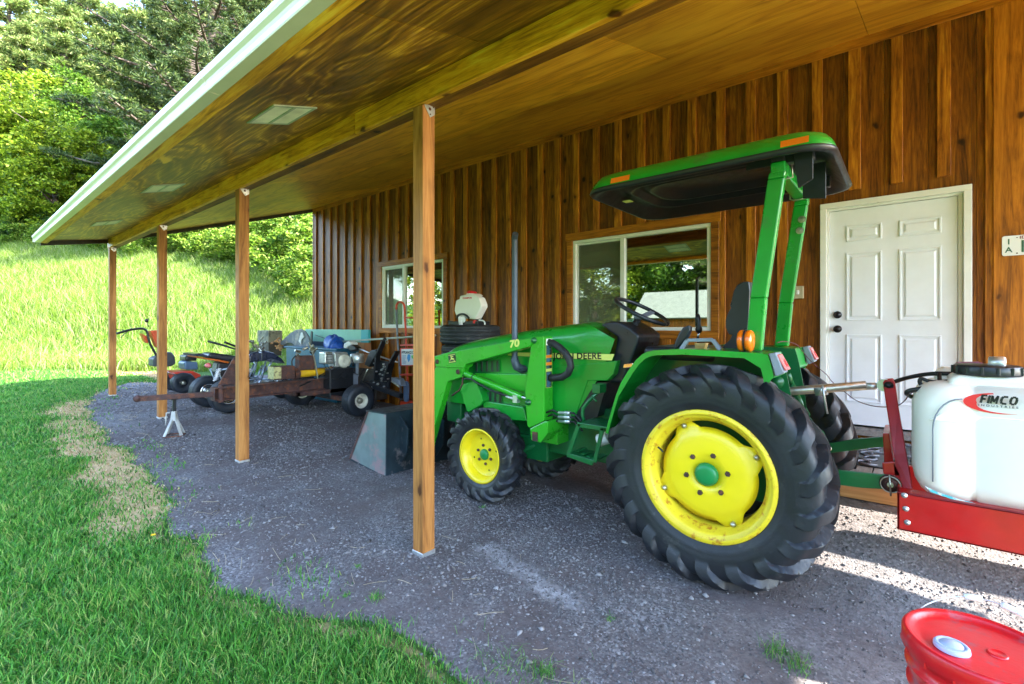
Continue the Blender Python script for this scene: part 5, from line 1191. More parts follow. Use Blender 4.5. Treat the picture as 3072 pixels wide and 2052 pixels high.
b = MB(); b.box((SX-.2, 3.4, .50), (SX-.15, 4.4, .56)); b.box((SX+.15, 3.4, .50), (SX+.2, 4.5, .56)); b.box((SX-.76, 3.94, .40), (SX+.72, 4.01, .46)); b.box((SX-.2, 3.4, .50), (SX+.2, 3.46, .56)); b.build('axle_frame', m_rust, LS, .004, 1)
# engine
ex = SX+.12
b = MB()
mf = [(1010, 690), (1015, 505), (1140, 500), (1160, 690)]; b.prism([atX('K', x, y, ex) for x, y in mf], (-.18, 0, 0)); mu = b.build('muffler', m_galv, LS, .02, 3)
b = MB()
for k in range(4):
    p, q = atX('K', 1030+k*3, 540+k*40, ex+.004), atX('K', 1130, 540+k*40, ex+.004); b.bar(p, q, .006, .006)
b.build('muffler_slot', m_black, mu)
b = MB(); b.prism([atX('K', x, y, ex) for x, y in ((1165, 510), (1380, 505), (1400, 600), (1330, 720), (1180, 745))], (-.22, 0, 0)); b.build('engine_block', m_galv, LS, .02, 3)
b = MB(); cc = atX('K', 1338, 645, ex+.02); b.lathe(cc-Vector((.05, 0, 0)), (1, 0, 0), [(0, .11), (.04, .112), (.07, .09), (.078, .05), (.07, .035), (.07, .0005)], 28); b.build('starter_shroud', m_cream2, LS)
b = MB(); cc = atX('K', 1525, 600, ex); b.lathe((cc.x, cc.y, cc.z-.075), (0, 0, 1), [(0, .0005), (0, .105), (.01, .112), (.14, .112), (.15, .10), (.155, .02), (.18, .015), (.18, .0005)], 28); b.build('air_cleaner', m_galv, LS)
b = MB(); b.cyl((cc.x, cc.y, cc.z-.08), (cc.x, cc.y, cc.z-.30), .028); q = atX('K', 1460, 920, ex+.05); b.box((ex-.03, q.y-.08, q.z-.10), (ex+.06, q.y+.09, q.z+.08)); b.build('filter_stack', m_gray, LS, .006, 2)
b = MB(); q = atX('K', 1430, 770, ex)
for k in range(10): p = Vector((ex+rr.uniform(-.1, .05), q.y+rr.uniform(-.12, .14), q.z+rr.uniform(-.08, .08))); b.cyl(p, p+Vector((rr.uniform(-.05, .05), rr.uniform(-.07, .07), rr.uniform(-.05, .05))), rr.uniform(.012, .03), 10)
b.build('carburettor', m_blackm, LS)
gzw = Hs(-6.3, 4.05)
plain_wheel(LS, (-6.36, 4.03, .2+.235), (1, 0, 0), .235, .2, .105, m_cream2)
plain_wheel(LS, (-8.02, 3.96, .2+.235), (1, 0, 0), .235, .2, .105, m_cream2)
# cables and small fittings round the engine
b = MB()
for k in range(7):
    p = Vector((ex+rr.uniform(-.05, .08), 4.0+rr.uniform(-.2, .4), .75+rr.uniform(-.05, .25))); q = p+Vector((rr.uniform(-.1, .1), rr.uniform(-.35, .35), rr.uniform(-.2, .15)))
    b.tube(sp([p, p.lerp(q, .5)+Vector((.05, 0, -.08)), q]), .006, 6)
b.build('cable', m_black, LS)
# jack stand
js = atX('F', 523, 1290, -7.32); JS = thing('jack_stand', 'small grey jack stand with rusty feet under the splitter tongue', 'jack stand', (js.x, js.y, Hs(js.x, js.y)))
z = JS.location.z; x, y = js.x, js.y; m_js = M('grey_peeling_paint', (.42, .41, .38), .6, dirt=(.25, .1, .05), da=.62, ds=30)
b = MB(); b.lathe((x, y, z+.20), (0, 0, 1), [(0, .05), (.12, .032), (.12, .02)], 4, False); b.build('collar', m_js, JS, .003, 1)
for a in (20, 110, 200, 290):
    dx, dy = math.cos(R(a)), math.sin(R(a)); b = MB(); b.bar((x+dx*.03, y+dy*.03, z+.22), (x+dx*.13, y+dy*.13, z+.012), .035, .012, (dx, dy, .3)); b.build('leg', m_js, JS)
b = MB()
for k in range(4):
    p, q = [Vector((x+.135*math.cos(R(a)), y+.135*math.sin(R(a)), z+.010)) for a in (20+90*k, 110+90*k)]; b.bar(p, q, .03, .012)
b.build('foot_ring', m_rust, JS)
tz = (t0.z+t1.z)/2-.035; b = MB(); b.box((x-.018, y-.018, z+.2), (x+.018, y+.018, tz-.012)); b.box((x-.03, y-.04, tz-.014), (x+.03, y+.04, tz-.001)); b.build('ratchet_bar', m_black, JS, .003, 1)
b = MB(); b.tube([(x-.03, y-.04, z+.30), (x-.06, y-.07, z+.30), (x-.065, y-.075, z+.2), (x-.06, y-.08, z+.14)], .008, 8); b.build('handle', m_js, JS)

# --- quad bike
QX = -8.72; QY0 = 2.95; qz = .19
QB = thing('quad_bike', 'old black and orange quad bike parked behind the log splitter', 'quad bike', (QX, 3.6, qz))
m_org = M('orange_plastic', (.60, .12, .01), .4); m_navy = M('navy_plastic', (.015, .02, .05), .3, coat=.4)
for xx, yy in ((-8.28, 2.92), (-9.16, 2.92)):
    plain_wheel(QB, (xx, yy, qz+.26), (1, 0, 0), .26, .22, .13, m_chrome, True)
for xx, yy in ((-8.32, 4.18), (-9.12, 4.18)):
    plain_wheel(QB, (xx, yy, qz+.25), (1, 0, 0), .25, .17, .13, m_chrome, True)
QXn = QX+.22
b = MB(); b.prism([atX('J', x, y, QXn) for x, y in ((1000, 630), (1040, 580), (1100, 580), (1400, 625), (1600, 640), (1620, 700), (1380, 720), (1180, 685), (1040, 660))], (-.36, 0, 0)); b.build('seat', m_seat, QB, .03, 3)
b = MB(); b.prism([atX('J', x, y, QXn+.03) for x, y in ((830, 630), (1000, 660), (1180, 685), (1320, 715), (1300, 735), (1160, 705), (1000, 680), (830, 645))], (-.42, 0, 0)); b.prism([atX('K', x, y, QXn+.1) for x, y in ((180, 600), (250, 590), (360, 640), (395, 680), (330, 650), (240, 615))], (-.5, 0, 0)); b.prism([atX('K', x, y, QXn+.02) for x, y in ((40, 510), (70, 510), (200, 575), (180, 595))], (-.3, 0, 0)); b.each('trim_strip', m_org, QB, .004, 1)
b = MB(); b.prism([atX('J', x, y, QXn-.06) for x, y in ((1150, 715), (1400, 725), (1600, 740), (1640, 1000), (1180, 1000), (1120, 860))], (-.24, 0, 0)); b.build('engine_bay', m_blackm, QB, .03, 2)
b = MB(); b.prism([atX('J', x, y, QXn+.1) for x, y in ((800, 600), (900, 585), (1000, 620), (1000, 650), (830, 628))], (-.6, 0, 0)); b.build('rear_mudguard', m_navy, QB, .012, 2)
b = MB(); b.prism([atX('J', x, y, QXn) for x, y in ((1600, 640), (1640, 590), (1740, 555), (1850, 590), (1830, 690), (1700, 720), (1610, 730))], (-.36, 0, 0)); b.build('fuel_tank', m_navy, QB, .03, 3)
b = MB(); b.prism([atX('K', x, y, QXn+.12) for x, y in ((20, 500), (80, 480), (230, 520), (340, 600), (400, 690), (300, 640), (180, 600), (80, 640), (20, 650))], (-.66, 0, 0)); b.build('front_mudguard', m_navy, QB, .015, 2)
b = MB()
for pts in (((1560, 1000), (1700, 760), (1640, 660)), ((1700, 1000), (1800, 760)), ((1780, 990), (1850, 700)), ((1500, 980), (1862, 960)), ((1150, 840), (1560, 760)), ((1150, 840), (1200, 980), (1500, 990))):
    b.tube([atX('J', x, y, QXn-.02) for x, y in pts], .014, 8); b.tube([atX('J', x, y, QXn-.02)+Vector((-.34, 0, 0)) for x, y in pts], .014, 8)
for pts in (((20, 940), (70, 720)), ((160, 740), (230, 920)), ((30, 930), (230, 915)), ((110, 780), (200, 620))): b.tube([atX('K', x, y, QXn-.02) for x, y in pts], .02, 8)
b.build('tube_frame', M('pale_blue_metal', (.38, .45, .55), .35, .5), QB)
b = MB(); rr = random.Random(8)
for k in range(26):
    p = Vector((QX+rr.uniform(-.14, .15), rr.uniform(3.3, 3.95), qz+rr.uniform(.22, .58))); b.cyl(p, p+Vector((rr.uniform(-.08, .08), rr.uniform(-.08, .08), rr.uniform(-.08, .08))), rr.uniform(.02, .055), 12)
b.build('motor', m_galv, QB)
b = MB(); q = atX('J', 1000, 765, QXn); b.ball(q, .05, 12, (1, 1, .8)); b.build('tail_lamp', m_lens, QB)
b = MB(); a, c_ = atX('J', 1165, 810, QXn+.02), atX('J', 1110, 990, QXn+.02)
hel = [a+(c_-a)*(k/80)+Vector((.032*math.cos(k*.62), .032*math.sin(k*.62), 0)) for k in range(81)]; b.tube(hel, .007, 6); b.cyl(a, c_, .012); b.build('coil_spring', M('white_spring', (.7, .68, .7), .35), QB)
b = MB(); hpt = [atX('J', x, y, QX+dx) for x, y, dx in ((1250, 425, .38), (1390, 480, .25), (1560, 560, .1), (1600, 560, -.1))]; b.tube(hpt, [.018, .018, .011, .011], 8); b.tube([p+Vector((-2*(p.x-QX), 0, 0)) for p in hpt], [.018, .018, .011, .011], 8); b.build('handlebar', m_black, QB)
b = MB()
for k in range(12): p = atX('J', 1650+rr.uniform(-40, 180), 460+rr.uniform(-70, 90), QX+rr.uniform(-.1, .2)); b.cyl(p, p+Vector((rr.uniform(-.06, .06), rr.uniform(-.06, .06), rr.uniform(-.1, .1))), rr.uniform(.01, .03), 8)
b.build('controls', m_steel, QB)

# --- walk behind tiller/mower at the far post
TX = -11.15
TL = thing('walk_behind_mower', 'red walk-behind mower with long black handlebars at the far end of the porch', 'mower', (TX, 3.2, .24))
def tp(z, x, y, dx=0): return atX(z, x, y, TX+dx)
for dx in (-.14, .14):
    b = MB(); b.tube(sp([tp('F', 349, 1001, dx*1.6), tp('F', 400, 988, dx*1.4), tp('F', 437, 990, dx), tp('F', 450, 1030, dx), tp('F', 480, 1085, dx*.8), tp('F', 500, 1120, dx*.8)]), [.02]*1+[.016]*60 if False else .021, 8)
    b.build('handle', m_black, TL, label='far handle' if dx < 0 else None)
b = MB(); b.tube([tp('F', 349, 989), tp('F', 372, 990)], .008, 6); b.tube(sp([tp('F', 395, 985), tp('F', 375, 1000), tp('F', 362, 1013)]), .008, 6); b.build('brake_lever', m_black, TL)
b = MB(); b.tube([tp('F', 446, 982), tp('F', 441, 965)], .006, 6); b.ball(tp('F', 440, 962), .035, 12, (1, 1, 1)); b.build('throttle_knob', m_black, TL)
b = MB(); b.prism([tp('F', x, y, .1) for x, y in ((451, 993), (478, 990), (480, 1045), (470, 1040))], (-.2, 0, 0)); b.prism([tp('F', x, y, .1) for x, y in ((425, 1000), (446, 1012), (444, 1030), (437, 1025))], (-.2, 0, 0)); b.each('console', M('red_orange_paint', (.60, .06, .01), .4), TL, .006, 2)
b = MB(); b.prism([tp('F', x, y, .18) for x, y in ((498, 1060), (515, 1055), (525, 1068), (528, 1090), (515, 1100), (460, 1100), (460, 1075))], (-.36, 0, 0)); b.build('fuel_tank', M('charcoal_plastic', (.04, .045, .05), .5), TL, .03, 3)
b = MB(); b.prism([tp('J', x, y, .3) for x, y in ((500, 860), (780, 850), (900, 900), (880, 1000), (560, 985), (540, 930))], (-.6, 0, 0)); dkk = b.build('deck', M('mower_red', (.62, .05, .02), .4), TL, .02, 2)
b = MB(); b.prism([tp('J', x, y, .31) for x, y in ((470, 890), (760, 880), (760, 895), (530, 915))], (-.62, 0, 0)); b.prism([tp('J', x, y, .32) for x, y in ((505, 985), (660, 995), (650, 1050), (510, 1030))], (-.3, 0, 0)); b.build('bumper', m_chrome, TL, .006, 2)
b = MB(); b.prism([tp('J', x, y, .2) for x, y in ((665, 830), (650, 730), (690, 700), (850, 715), (860, 830))], (-.4, 0, 0)); b.build('engine', M('blue_grey_engine', (.10, .17, .26), .4), TL, .03, 3)
b = MB(); b.prism([tp('J', x, y, .2) for x, y in ((670, 700), (672, 620), (740, 610), (840, 625), (840, 700))], (-.4, 0, 0)); b.build('engine_cover', m_black, TL, .03, 3)
for dx in (.3, -.3): plain_wheel(TL, (TX+dx, tp('J', 560, 1080).y, .25+.20), (1, 0, 0), .20, .16, .08, m_black, True)
for dx in (.3, -.3): plain_wheel(TL, (TX+dx, 4.1, .25+.22), (1, 0, 0), .22, .12, .08, m_black, True)

# --- blue bin with the round junk, panel, boxes
def wz(x, y): return Hs(x, y)
by = 4.52
bl, br_ = at('K', 215, 470, by+.2), at('K', 1190, 430, by+.2); m_bin = M('teal_blue_plastic', (.012, .11, .19), .45, var=.12, dirt=(.05, .10, .13), da=.68)
m_bin2 = m_bin
BXl, BXr, BZt = -9.45, -7.86, atX('K', 1100, 440, -7.9).z
BXl = -9.7
b = MB(); z0 = wz(-8.7, 4.6)
BT = atX('K', 640, 455, -9.0).z
b.prism([(BXl, by, z0), (BXr, by, z0), (BXr+.06, by, 1.11), (BXl-.06, by, 1.11)], (0, .5, 0)); BN = b.build('storage_bin', m_bin, None, .02, 3); tag(BN, 'long teal blue storage bin full of junk behind the log splitter', 'bin')
b = MB(); b.box((BXl-.09, by-.03, 1.112), (BXr+.09, by+.53, 1.145)); b.build('bin_rim', m_bin, BN, .01, 2)
b = MB(); b.prism([(BXl, by-.008, .86), (BXr+.03, by-.008, .86), (BXr+.03, by-.008, .885), (BXl, by-.008, .885)], (0, .02, 0)); b.build('bin_ridge', m_bin, BN)
# half round shell
b = MB(); pts = [at('K', x, y, by+.25) for x, y in ((285, 450), (300, 370), (400, 270), (480, 200), (560, 155), (640, 142), (700, 175), (760, 260), (780, 330), (790, 450))]
b.prism(pts, (0, .03, 0)); HR = b.build('curved_shell', M('grey_shell', (.16, .18, .20), .6, dirt=(.42, .36, .28), da=.52, ds=3), None, .006, 2); tag(HR, 'grey and tan half-round shell standing in the blue bin', 'shell')
b = MB(); b.prism([at('K', x, y, by+.235) for x, y in ((345, 450), (370, 390), (430, 355), (490, 360), (530, 400), (535, 450))], (0, .012, 0)); b.build('opening', m_black, HR)
b = MB(); b.prism([at('K', x, y, by+.23) for x, y in ((605, 330), (640, 200), (660, 190), (690, 265), (650, 300), (640, 385))], (0, .01, 0)); b.build('torn_label', m_cream, HR)
b = MB(); q = at('K', 100, 250, by+.1); b.box((q.x-.35, by+.05, q.z-.14), (q.x+.22, by+.35, q.z+.12)); o = b.build('concrete_block', M('grey_block', (.26, .25, .17), .8, dirt=(.12, .12, .1), da=.5), None, .01, 2); tag(o, 'squarish grey block on top of the junk beside the second post', 'block'); 
b = MB(); b.box((q.x-.30, by+.06, .9), (q.x+.2, by+.34, q.z-.142)); o = b.build('crate', M('dark_crate', (.08, .065, .045), .7), None, .01, 2); tag(o, 'dark wooden crate holding up the grey block', 'crate')
b = MB(); q = at('K', 240, 400, by+.1)
for k in range(9): p = q+Vector((rr.uniform(-.15, .15), rr.uniform(-.1, .1), rr.uniform(-.12, .1))); b.bar(p, p+Vector((rr.uniform(-.15, .15), rr.uniform(-.1, .1), rr.uniform(-.1, .1))), .04, .03)
o = b.build('scrap_wood', m_rim, None); tag(o, 'heap of brown scrap offcuts at the left end of the blue bin', 'scrap', kind='stuff')
b = MB(); b.bar(at('K', 800, 450, by+.2), at('K', 815, 178, by+.2), .02, .05, (1, 0, 0)); o = b.build('steel_bracket', m_blackm, None, .003, 1); tag(o, 'black slotted steel bar standing in the blue bin beside the turquoise panel', 'bar')
# teal panel against the wall
tl_ = at('K', 830, 145, 5.08); tr_ = at('K', 1605, 148, 5.08); trr = at('L', 468, 142, 5.08); m_teal1 = M('pale_turquoise', (.25, .58, .42), .5, var=.06); m_teal2 = M('deep_turquoise', (.04, .38, .42), .5, var=.1)
b = MB(); b.box((tl_.x-.3, 5.06, .3), (tr_.x, 5.10, tl_.z)); PN = b.build('panel', m_teal1, None, .004, 1); tag(PN, 'large pale turquoise panel leaning on the barn wall behind the bin', 'panel')
b = MB(); b.box((tr_.x+.001, 5.05, .3), (trr.x, 5.10, tl_.z+.002)); b.build('edge_strip', m_teal2, PN, .004, 1)
b = MB(); b.box((tl_.x-.3, 5.02, .3), (trr.x-.1, 5.045, at('K', 1000, 340, 5.02).z)); o = b.build('dark_panel', M('navy_panel', (.03, .06, .10), .5), None, .004, 1); tag(o, 'low dark blue panel in front of the turquoise one', 'panel')
# tarp
b = MB(); q = at('K', 1160, 390, 4.75); ellipse_lump(b, q, (.26, .16, .17), 3); q2 = at('K', 1210, 440, 4.7); ellipse_lump(b, q2, (.12, .1, .13), 5); o = b.build('tarp', M('blue_tarp', (.01, .09, .45), .4, bmp=.6, bs=12), None); tag(o, 'crumpled bright blue tarp on the right end of the blue bin', 'tarp')
# cardboard boxes
for (x0, y0, x1, y1, Y, nm) in ((1455, 360, 1640, 545, 4.95, 'brown cardboard box upper of two by the wall'), (1430, 548, 1790, 735, 4.9, 'reddish brown cardboard box under the other box')):
    a, c_ = at('K', x0, y1, Y), at('K', x1, y0, Y); b = MB(); b.box((a.x, Y, a.z), (c_.x, Y+.14, c_.z)); 
    o = b.build('cardboard_box', M('cardboard', (.38, .17, .07), .8), None, .006, 2); tag(o, nm, 'box')
    b = MB(); b.box((a.x+.02, Y-.003, (a.z+c_.z)/2-.01), (c_.x-.02, Y-.001, (a.z+c_.z)/2+.01)); b.build('tape', M('tape', (.45, .25, .12), .4), o)
a, c_ = at('K', 1430, 735, 4.9), at('K', 1790, 900, 4.9); b = MB(); b.box((a.x-.1, 4.86, .25), (c_.x+.1, 5.1, a.z-.002)); o = b.build('wooden_bench', M('dark_bench', (.06, .045, .035), .7), None, .008, 2); tag(o, 'dark low bench under the cardboard boxes', 'bench')
# long pipe and string trimmer
b = MB(); b.tube([at('K', 1280, 330, 4.85), at('L', 0, 340, 4.85), at('L', 1145, 262, 4.95), at('L', 1500, 240, 5.0)], .016, 10); o = b.build('conduit_pipe', M('grey_conduit', (.42, .45, .36), .45), None); tag(o, 'long thin grey conduit pipe lying across the bin towards the dolly', 'pipe')
TM = thing('string_trimmer', 'string trimmer with a white motor head lying across the junk', 'trimmer', tuple(at('L', 110, 400, 4.6)))
b = MB(); b.tube([at('L', 160, 400, 4.6), at('L', 440, 505, 4.6), at('L', 620, 570, 4.62), at('L', 900, 662, 4.65)], .013, 10); b.build('shaft', m_galv, TM)
b = MB(); b.prism([at('L', x, y, 4.52) for x, y in ((50, 430), (60, 370), (120, 335), (160, 345), (175, 385), (120, 410), (85, 450))], (0, .14, 0)); b.build('motor_cover', m_white, TM, .015, 3)
b = MB(); b.prism([at('L', x, y, 4.53) for x, y in ((120, 412), (180, 385), (240, 430), (250, 470), (170, 490), (115, 450))], (0, .12, 0)); b.build('motor', m_black, TM, .015, 3)
b = MB(); b.tube([at('K', 865, 235, 4.7), at('K', 1110, 320, 4.7)], .006, 6); o = b.build('thin_rod', m_blackm, None); tag(o, 'thin black rod leaning in the blue bin before the turquoise panel', 'rod')

# --- black three point implement by the wall
IM = thing('hitch_implement', 'black steel three-point hitch implement standing by the barn wall', 'implement', (-6.3, 4.55, .2))
IY = 4.45
def ip(x, y, dy=0): return at('L', x, y, IY+dy)
b = MB(); b.bar(ip(690, 320), ip(590, 560), .03, .09, (0, 1, 0)); b.bar(ip(590, 560), ip(560, 950), .03, .09, (0, 1, 0)); b.ball(ip(700, 310), .035, 10); b.build('upright', m_blackm, IM, .004, 1)
b = MB(); b.bar(ip(900, 490), ip(800, 680), .03, .09, (0, 1, 0)); b.bar(ip(800, 680), ip(720, 950), .03, .12, (0, 1, 0)); b.build('upright', m_blackm, IM, .004, 1)
b = MB(); b.prism([ip(x, y, .04) for x, y in ((590, 630), (800, 660), (780, 800), (740, 1120), (520, 1060), (440, 960), (560, 900))], (0, .05, 0)); b.build('back_plate', m_blackm, IM, .006, 1)
b = MB(); b.prism([ip(x, y, -.05) for x, y in ((470, 480), (560, 460), (575, 520), (450, 740), (375, 700), (430, 560))], (0, .1, 0)); b.build('gearbox', m_blackm, IM, .012, 2)
b = MB(); b.tube([ip(435, 765, -.05), ip(355, 945, -.05)], .010, 8); b.tube([ip(810, 960, -.05), ip(930, 1050, -.05)], .012, 8); b.each('stay_rod', m_steel, IM)
b = MB(); b.bar(ip(350, 970), ip(960, 1190), .08, .07); b.bar(ip(330, 980, -.1), ip(520, 1110, -.1), .05, .05); b.build('base_bar', m_blackm, IM, .006, 1)
b = MB(); b.prism([ip(x, y, .1) for x, y in ((770, 900), (920, 920), (960, 1040), (830, 980))], (0, .1, 0)); b.build('skid', m_gray, IM, .004, 1)
b = MB()
for k in range(26): p = ip(rr.uniform(520, 780), rr.uniform(660, 1060), rr.uniform(-.02, .04)); b.cyl(p, p+Vector((0, -.03, 0)), rr.uniform(.009, .018), 10)
b.build('bolt_head', m_galv, IM)
b = MB(); q = ip(745, 340); b.tube([q+Vector((.03*math.cos(a), -.01, .03*math.sin(a))) for a in [k*.5 for k in range(14)]], .004, 6); b.build('ring_pin', m_galv, IM)

# --- appliance dolly leaning on the wall
DY = 5.05
DO = thing('appliance_dolly', 'tall red appliance dolly with a white instruction sign leaning by the small window', 'hand truck', tuple(at('F', 1205, 1215, DY)))
m_dr = M('dolly_red', (.62, .045, .01), .4, dirt=(.3, .04, .01), da=.66)
def dp(x, y, dy=0): return at('L', x, y, DY+dy)
S0, S1 = at('S', 0, 0, DY), 0
def fp(x, y, dy=0): return at('F', x, y, DY+dy)
b = MB(); b.tube(sp([fp(1189, 928), fp(1190, 915), fp(1196, 907), fp(1205, 907), fp(1212, 914), fp(1214, 928), fp(1215, 960), fp(1217, 990), fp(1219, 1040), fp(1221, 1100), fp(1223, 1150), fp(1223, 1200)], 3), .018, 12); fr_ = b.build('frame', m_dr, DO)
b = MB(); b.tube([fp(1189, 928), fp(1192, 1000), fp(1199, 1100), fp(1204, 1200)], .018, 12); b.build('side_rail', m_gray, DO)
b = MB(); b.tube([fp(1247, 928), fp(1252, 1080), fp(1256, 1200)], .018, 12); b.tube([fp(1214, 953), fp(1249, 953)], .014, 10)
b.build('frame_rail', m_dr, DO)
b = MB()
for y_ in (1033, 1122): b.prism([fp(1200, y_, -.02), fp(1262, y_-1, -.02), fp(1262, y_+6, -.02), fp(1200, y_+5, -.02)], (0, .05, 0))
b.each('crossbar', m_dr, DO, .004, 1)
b = MB(); b.prism([fp(1200, 1205, -.12), fp(1262, 1203, -.12), fp(1262, 1216, -.12), fp(1200, 1220, -.12)], (0, .2, 0)); b.build('toe_plate', m_dr, DO, .004, 1)
sg = [dp(940, 440, -.035), dp(1260, 436, -.035), dp(1260, 722, -.035), dp(940, 722, -.035)]
b = MB(); b.prism(sg, (0, .01, 0)); sn = b.build('sign_frame', m_dr, DO, .002, 1)
b = MB(); b.prism([dp(960, 458, -.038), dp(1245, 455, -.038), dp(1245, 706, -.038), dp(965, 706, -.038)], (0, .002, 0)); sb = b.build('sign', m_white, DO)
q = dp(966, 522, -.0385); q2 = dp(1240, 516, -.0385)
text('APPLIANCE DOLLY', .062, q, (1, 0, 0), (0, 0, 1), m_decalk, sb, 'lettering', bold=.0016, width=(q2.x-q.x)*.98)
b = MB()
for k in range(11): p0_, p1_ = dp(975, 555+k*13, -.0385), dp(975+rr.uniform(45, 75), 555+k*13, -.0385); b.prism([p0_, (p1_.x, p0_.y, p0_.z), (p1_.x, p0_.y, p0_.z+.006), (p0_.x, p0_.y, p0_.z+.006)], (0, .0004, 0))
b.build('small_print', m_blue, sb)
b = MB(); b.prism([dp(x, y, -.0386) for x, y in ((1050, 600), (1060, 545), (1085, 530), (1105, 560), (1100, 620), (1075, 665))], (0, .0005, 0)); b.build('pictogram', M('print_blue', (.05, .3, .6), .5), sb)
b = MB(); b.prism([dp(x, y, -.0386) for x, y in ((1115, 560), (1150, 545), (1150, 610), (1125, 600))], (0, .0005, 0)); b.build('pictogram', M('print_green', (.1, .6, .15), .5), sb)
b = MB(); b.lathe(dp(1057, 1120, -.09), (0, -1, 0), [(0, .02), (0, .055), (.02, .06), (.035, .05), (.036, .0005)], 24)
b = MB(); pts = rrect(-.058, .058, -.17, .17, .055); q = dp(1057, 1120, -.10); b.prism([(q.x+x, q.y, q.z+y) for x, y in pts], (0, -.04, 0)); b.build('stair_glide', M('blue_grey_rubber', (.10, .15, .25), .5), DO, .01, 2)

# --- tyres with the backpack sprayer
tq = at('S', 470, 1195, 4.42); tx, ty = at('S', 470, 1195, 4.42).x, 4.50; tr = .40; th_ = .205
ntop = tq.z; gz = Hs(tx, ty); n_t = 6; step_ = (ntop-gz)/n_t
desc = ['topmost dusty car tyre with the backpack sprayer on it', 'second car tyre from the top of the stack', 'third car tyre from the top of the stack', 'fourth car tyre from the top of the stack', 'fifth car tyre from the top of the stack', 'bottom car tyre of the stack on the gravel']
m_tyd = M('dusty_tyre', (.022, .026, .03), .6, var=.35, bmp=.3, bs=50, dirt=(.16, .14, .11), da=.6, ds=12)
for i in range(n_t):
    zc_ = ntop-(i+.5)*step_; k = step_/2; ox = (0, .03, -.02, .01, .02, 0)[i]
    pr = [(-k*.95, tr*.62), (-k, tr*.75), (-k*.96, tr*.9), (-k*.8, tr*.97)]
    for g_ in (-.6, -.2, .2, .6): pr += [((g_-.06)*k, tr), ((g_-.04)*k, tr-.012), ((g_+.04)*k, tr-.012), ((g_+.06)*k, tr)]
    pr += [(k*.8, tr*.97), (k*.96, tr*.9), (k, tr*.75), (k*.95, tr*.62), (k*.5, tr*.6), (-k*.5, tr*.6), (-k*.95, tr*.62)]
    o = MB().lathe((tx+ox, ty, zc_), (0, 0, 1), pr, 64).build('car_tyre', m_tyd, None); tag(o, desc[i], 'tyre', 'car tyres stacked behind the tractor')
BS = thing('backpack_sprayer', 'white backpack sprayer with a red cap sitting on the tyre stack', 'sprayer', (tx, ty-.05, ntop))
BSY = ty-.16
b = MB(); b.prism([at('S', x, y, BSY) for x, y in ((335, 880), (345, 865), (378, 860), (385, 815), (470, 795), (580, 800), (640, 840), (672, 920), (676, 960), (640, 1030), (590, 1125), (510, 1120), (350, 1095), (330, 1060), (312, 1010), (318, 960))], (0, .12, 0)); tk = b.build('tank', m_tank, BS, .025, 3)
b = MB(); b.prism([at('S', x, y, BSY+.03) for x, y in ((470, 795), (480, 783), (560, 783), (600, 808), (560, 812))], (0, .14, 0)); b.build('tank_neck', m_tank, tk, .004, 1)
a = at('S', 545, 800, BSY+.1); MB().lathe((a.x, a.y, a.z), (.1, 0, 1), [(0, .0005), (0, .068), (.008, .07), (.03, .066), (.045, .05), (.048, .0005)], 22).build('cap', m_stickr, BS)
b = MB(); qa, qb = at('S', 425, 858, BSY-.001), at('S', 545, 858, BSY-.001)
text('CHAMPION', .03, qa, (1, 0, 0), (0, 0, 1), m_stickr, tk, 'lettering', bold=.001, width=(qb.x-qa.x))
b = MB(); b.tube(sp([at('S', x, y, BSY-.02) for x, y in ((350, 1110), (370, 1070), (420, 1055), (470, 1070), (510, 1110))]), .014, 8); b.tube([at('S', 235, 1150, BSY), at('S', 370, 1160, BSY), at('S', 600, 1170, BSY)], .012, 8); b.box((at('S', 250, 1170, BSY).x, BSY-.02, ntop+.0), (at('S', 640, 1170, BSY).x, BSY+.2, ntop+.045)); b.prism([at('S', x, y, BSY+.16) for x, y in ((590, 1125), (655, 1010), (650, 1180), (580, 1190))], (0, .06, 0)); b.build('base_frame', m_black, BS, .004, 1)
b = MB(); b.tube([at('S', 400, 1090, BSY-.03), at('S', 405, 1215, BSY-.03)], [.034, .026], 12); b.lathe(at('S', 430, 1120, BSY-.02), (0, -1, 0), [(0, .05), (.01, .05), (.02, .03), (.021, .0005)], 18); b.build('pump', m_white, BS)
b = MB(); b.box(*[tuple(at('S', 555, 1180, BSY-.03)), tuple(at('S', 620, 1135, BSY+.02))]); b.build('nozzle_grip', m_stickr, BS, .01, 2)
b = MB(); b.tube(sp([at('S', x, y, BSY) for x, y in ((640, 1135), (690, 1140), (715, 1165), (715, 1195))]), .010, 8); b.build('hose', m_white, BS)
b = MB(); b.tube(sp([at('S', x, y, BSY-.18) for x, y in ((450, 1205), (300, 1290), (170, 1350), (135, 1390), (135, 1410))]), .006, 8); b.build('spray_wand', m_black, BS)

# ------------------------------------------------------------------ plants
def leafmat(name, cols, trans=.45, rough=.5):
    m = bpy.data.materials.new(name); m.use_nodes = True; nt = m.node_tree; b = nt.nodes['Principled BSDF']; o = nt.nodes['Material Output']
    geo = node(nt, 'ShaderNodeNewGeometry'); c = ramp(nt, geo.outputs['Random Per Island'], [(i/(len(cols)-1), k) for i, k in enumerate(cols)]).outputs[0]
    nt.links.new(c, b.inputs['Base Color']); b.inputs['Roughness'].default_value = rough; b.inputs['Specular IOR Level'].default_value = .25
    t = node(nt, 'ShaderNodeBsdfTranslucent'); nt.links.new(c, t.inputs[0]); mx = node(nt, 'ShaderNodeMixShader'); mx.inputs[0].default_value = trans
    nt.links.new(b.outputs[0], mx.inputs[1]); nt.links.new(t.outputs[0], mx.inputs[2]); nt.links.new(mx.outputs[0], o.inputs[0]); return m
m_lime = leafmat('lime_leaves', [(.035, .075, .005), (.12, .20, .009), (.22, .30, .015), (.34, .39, .04)])
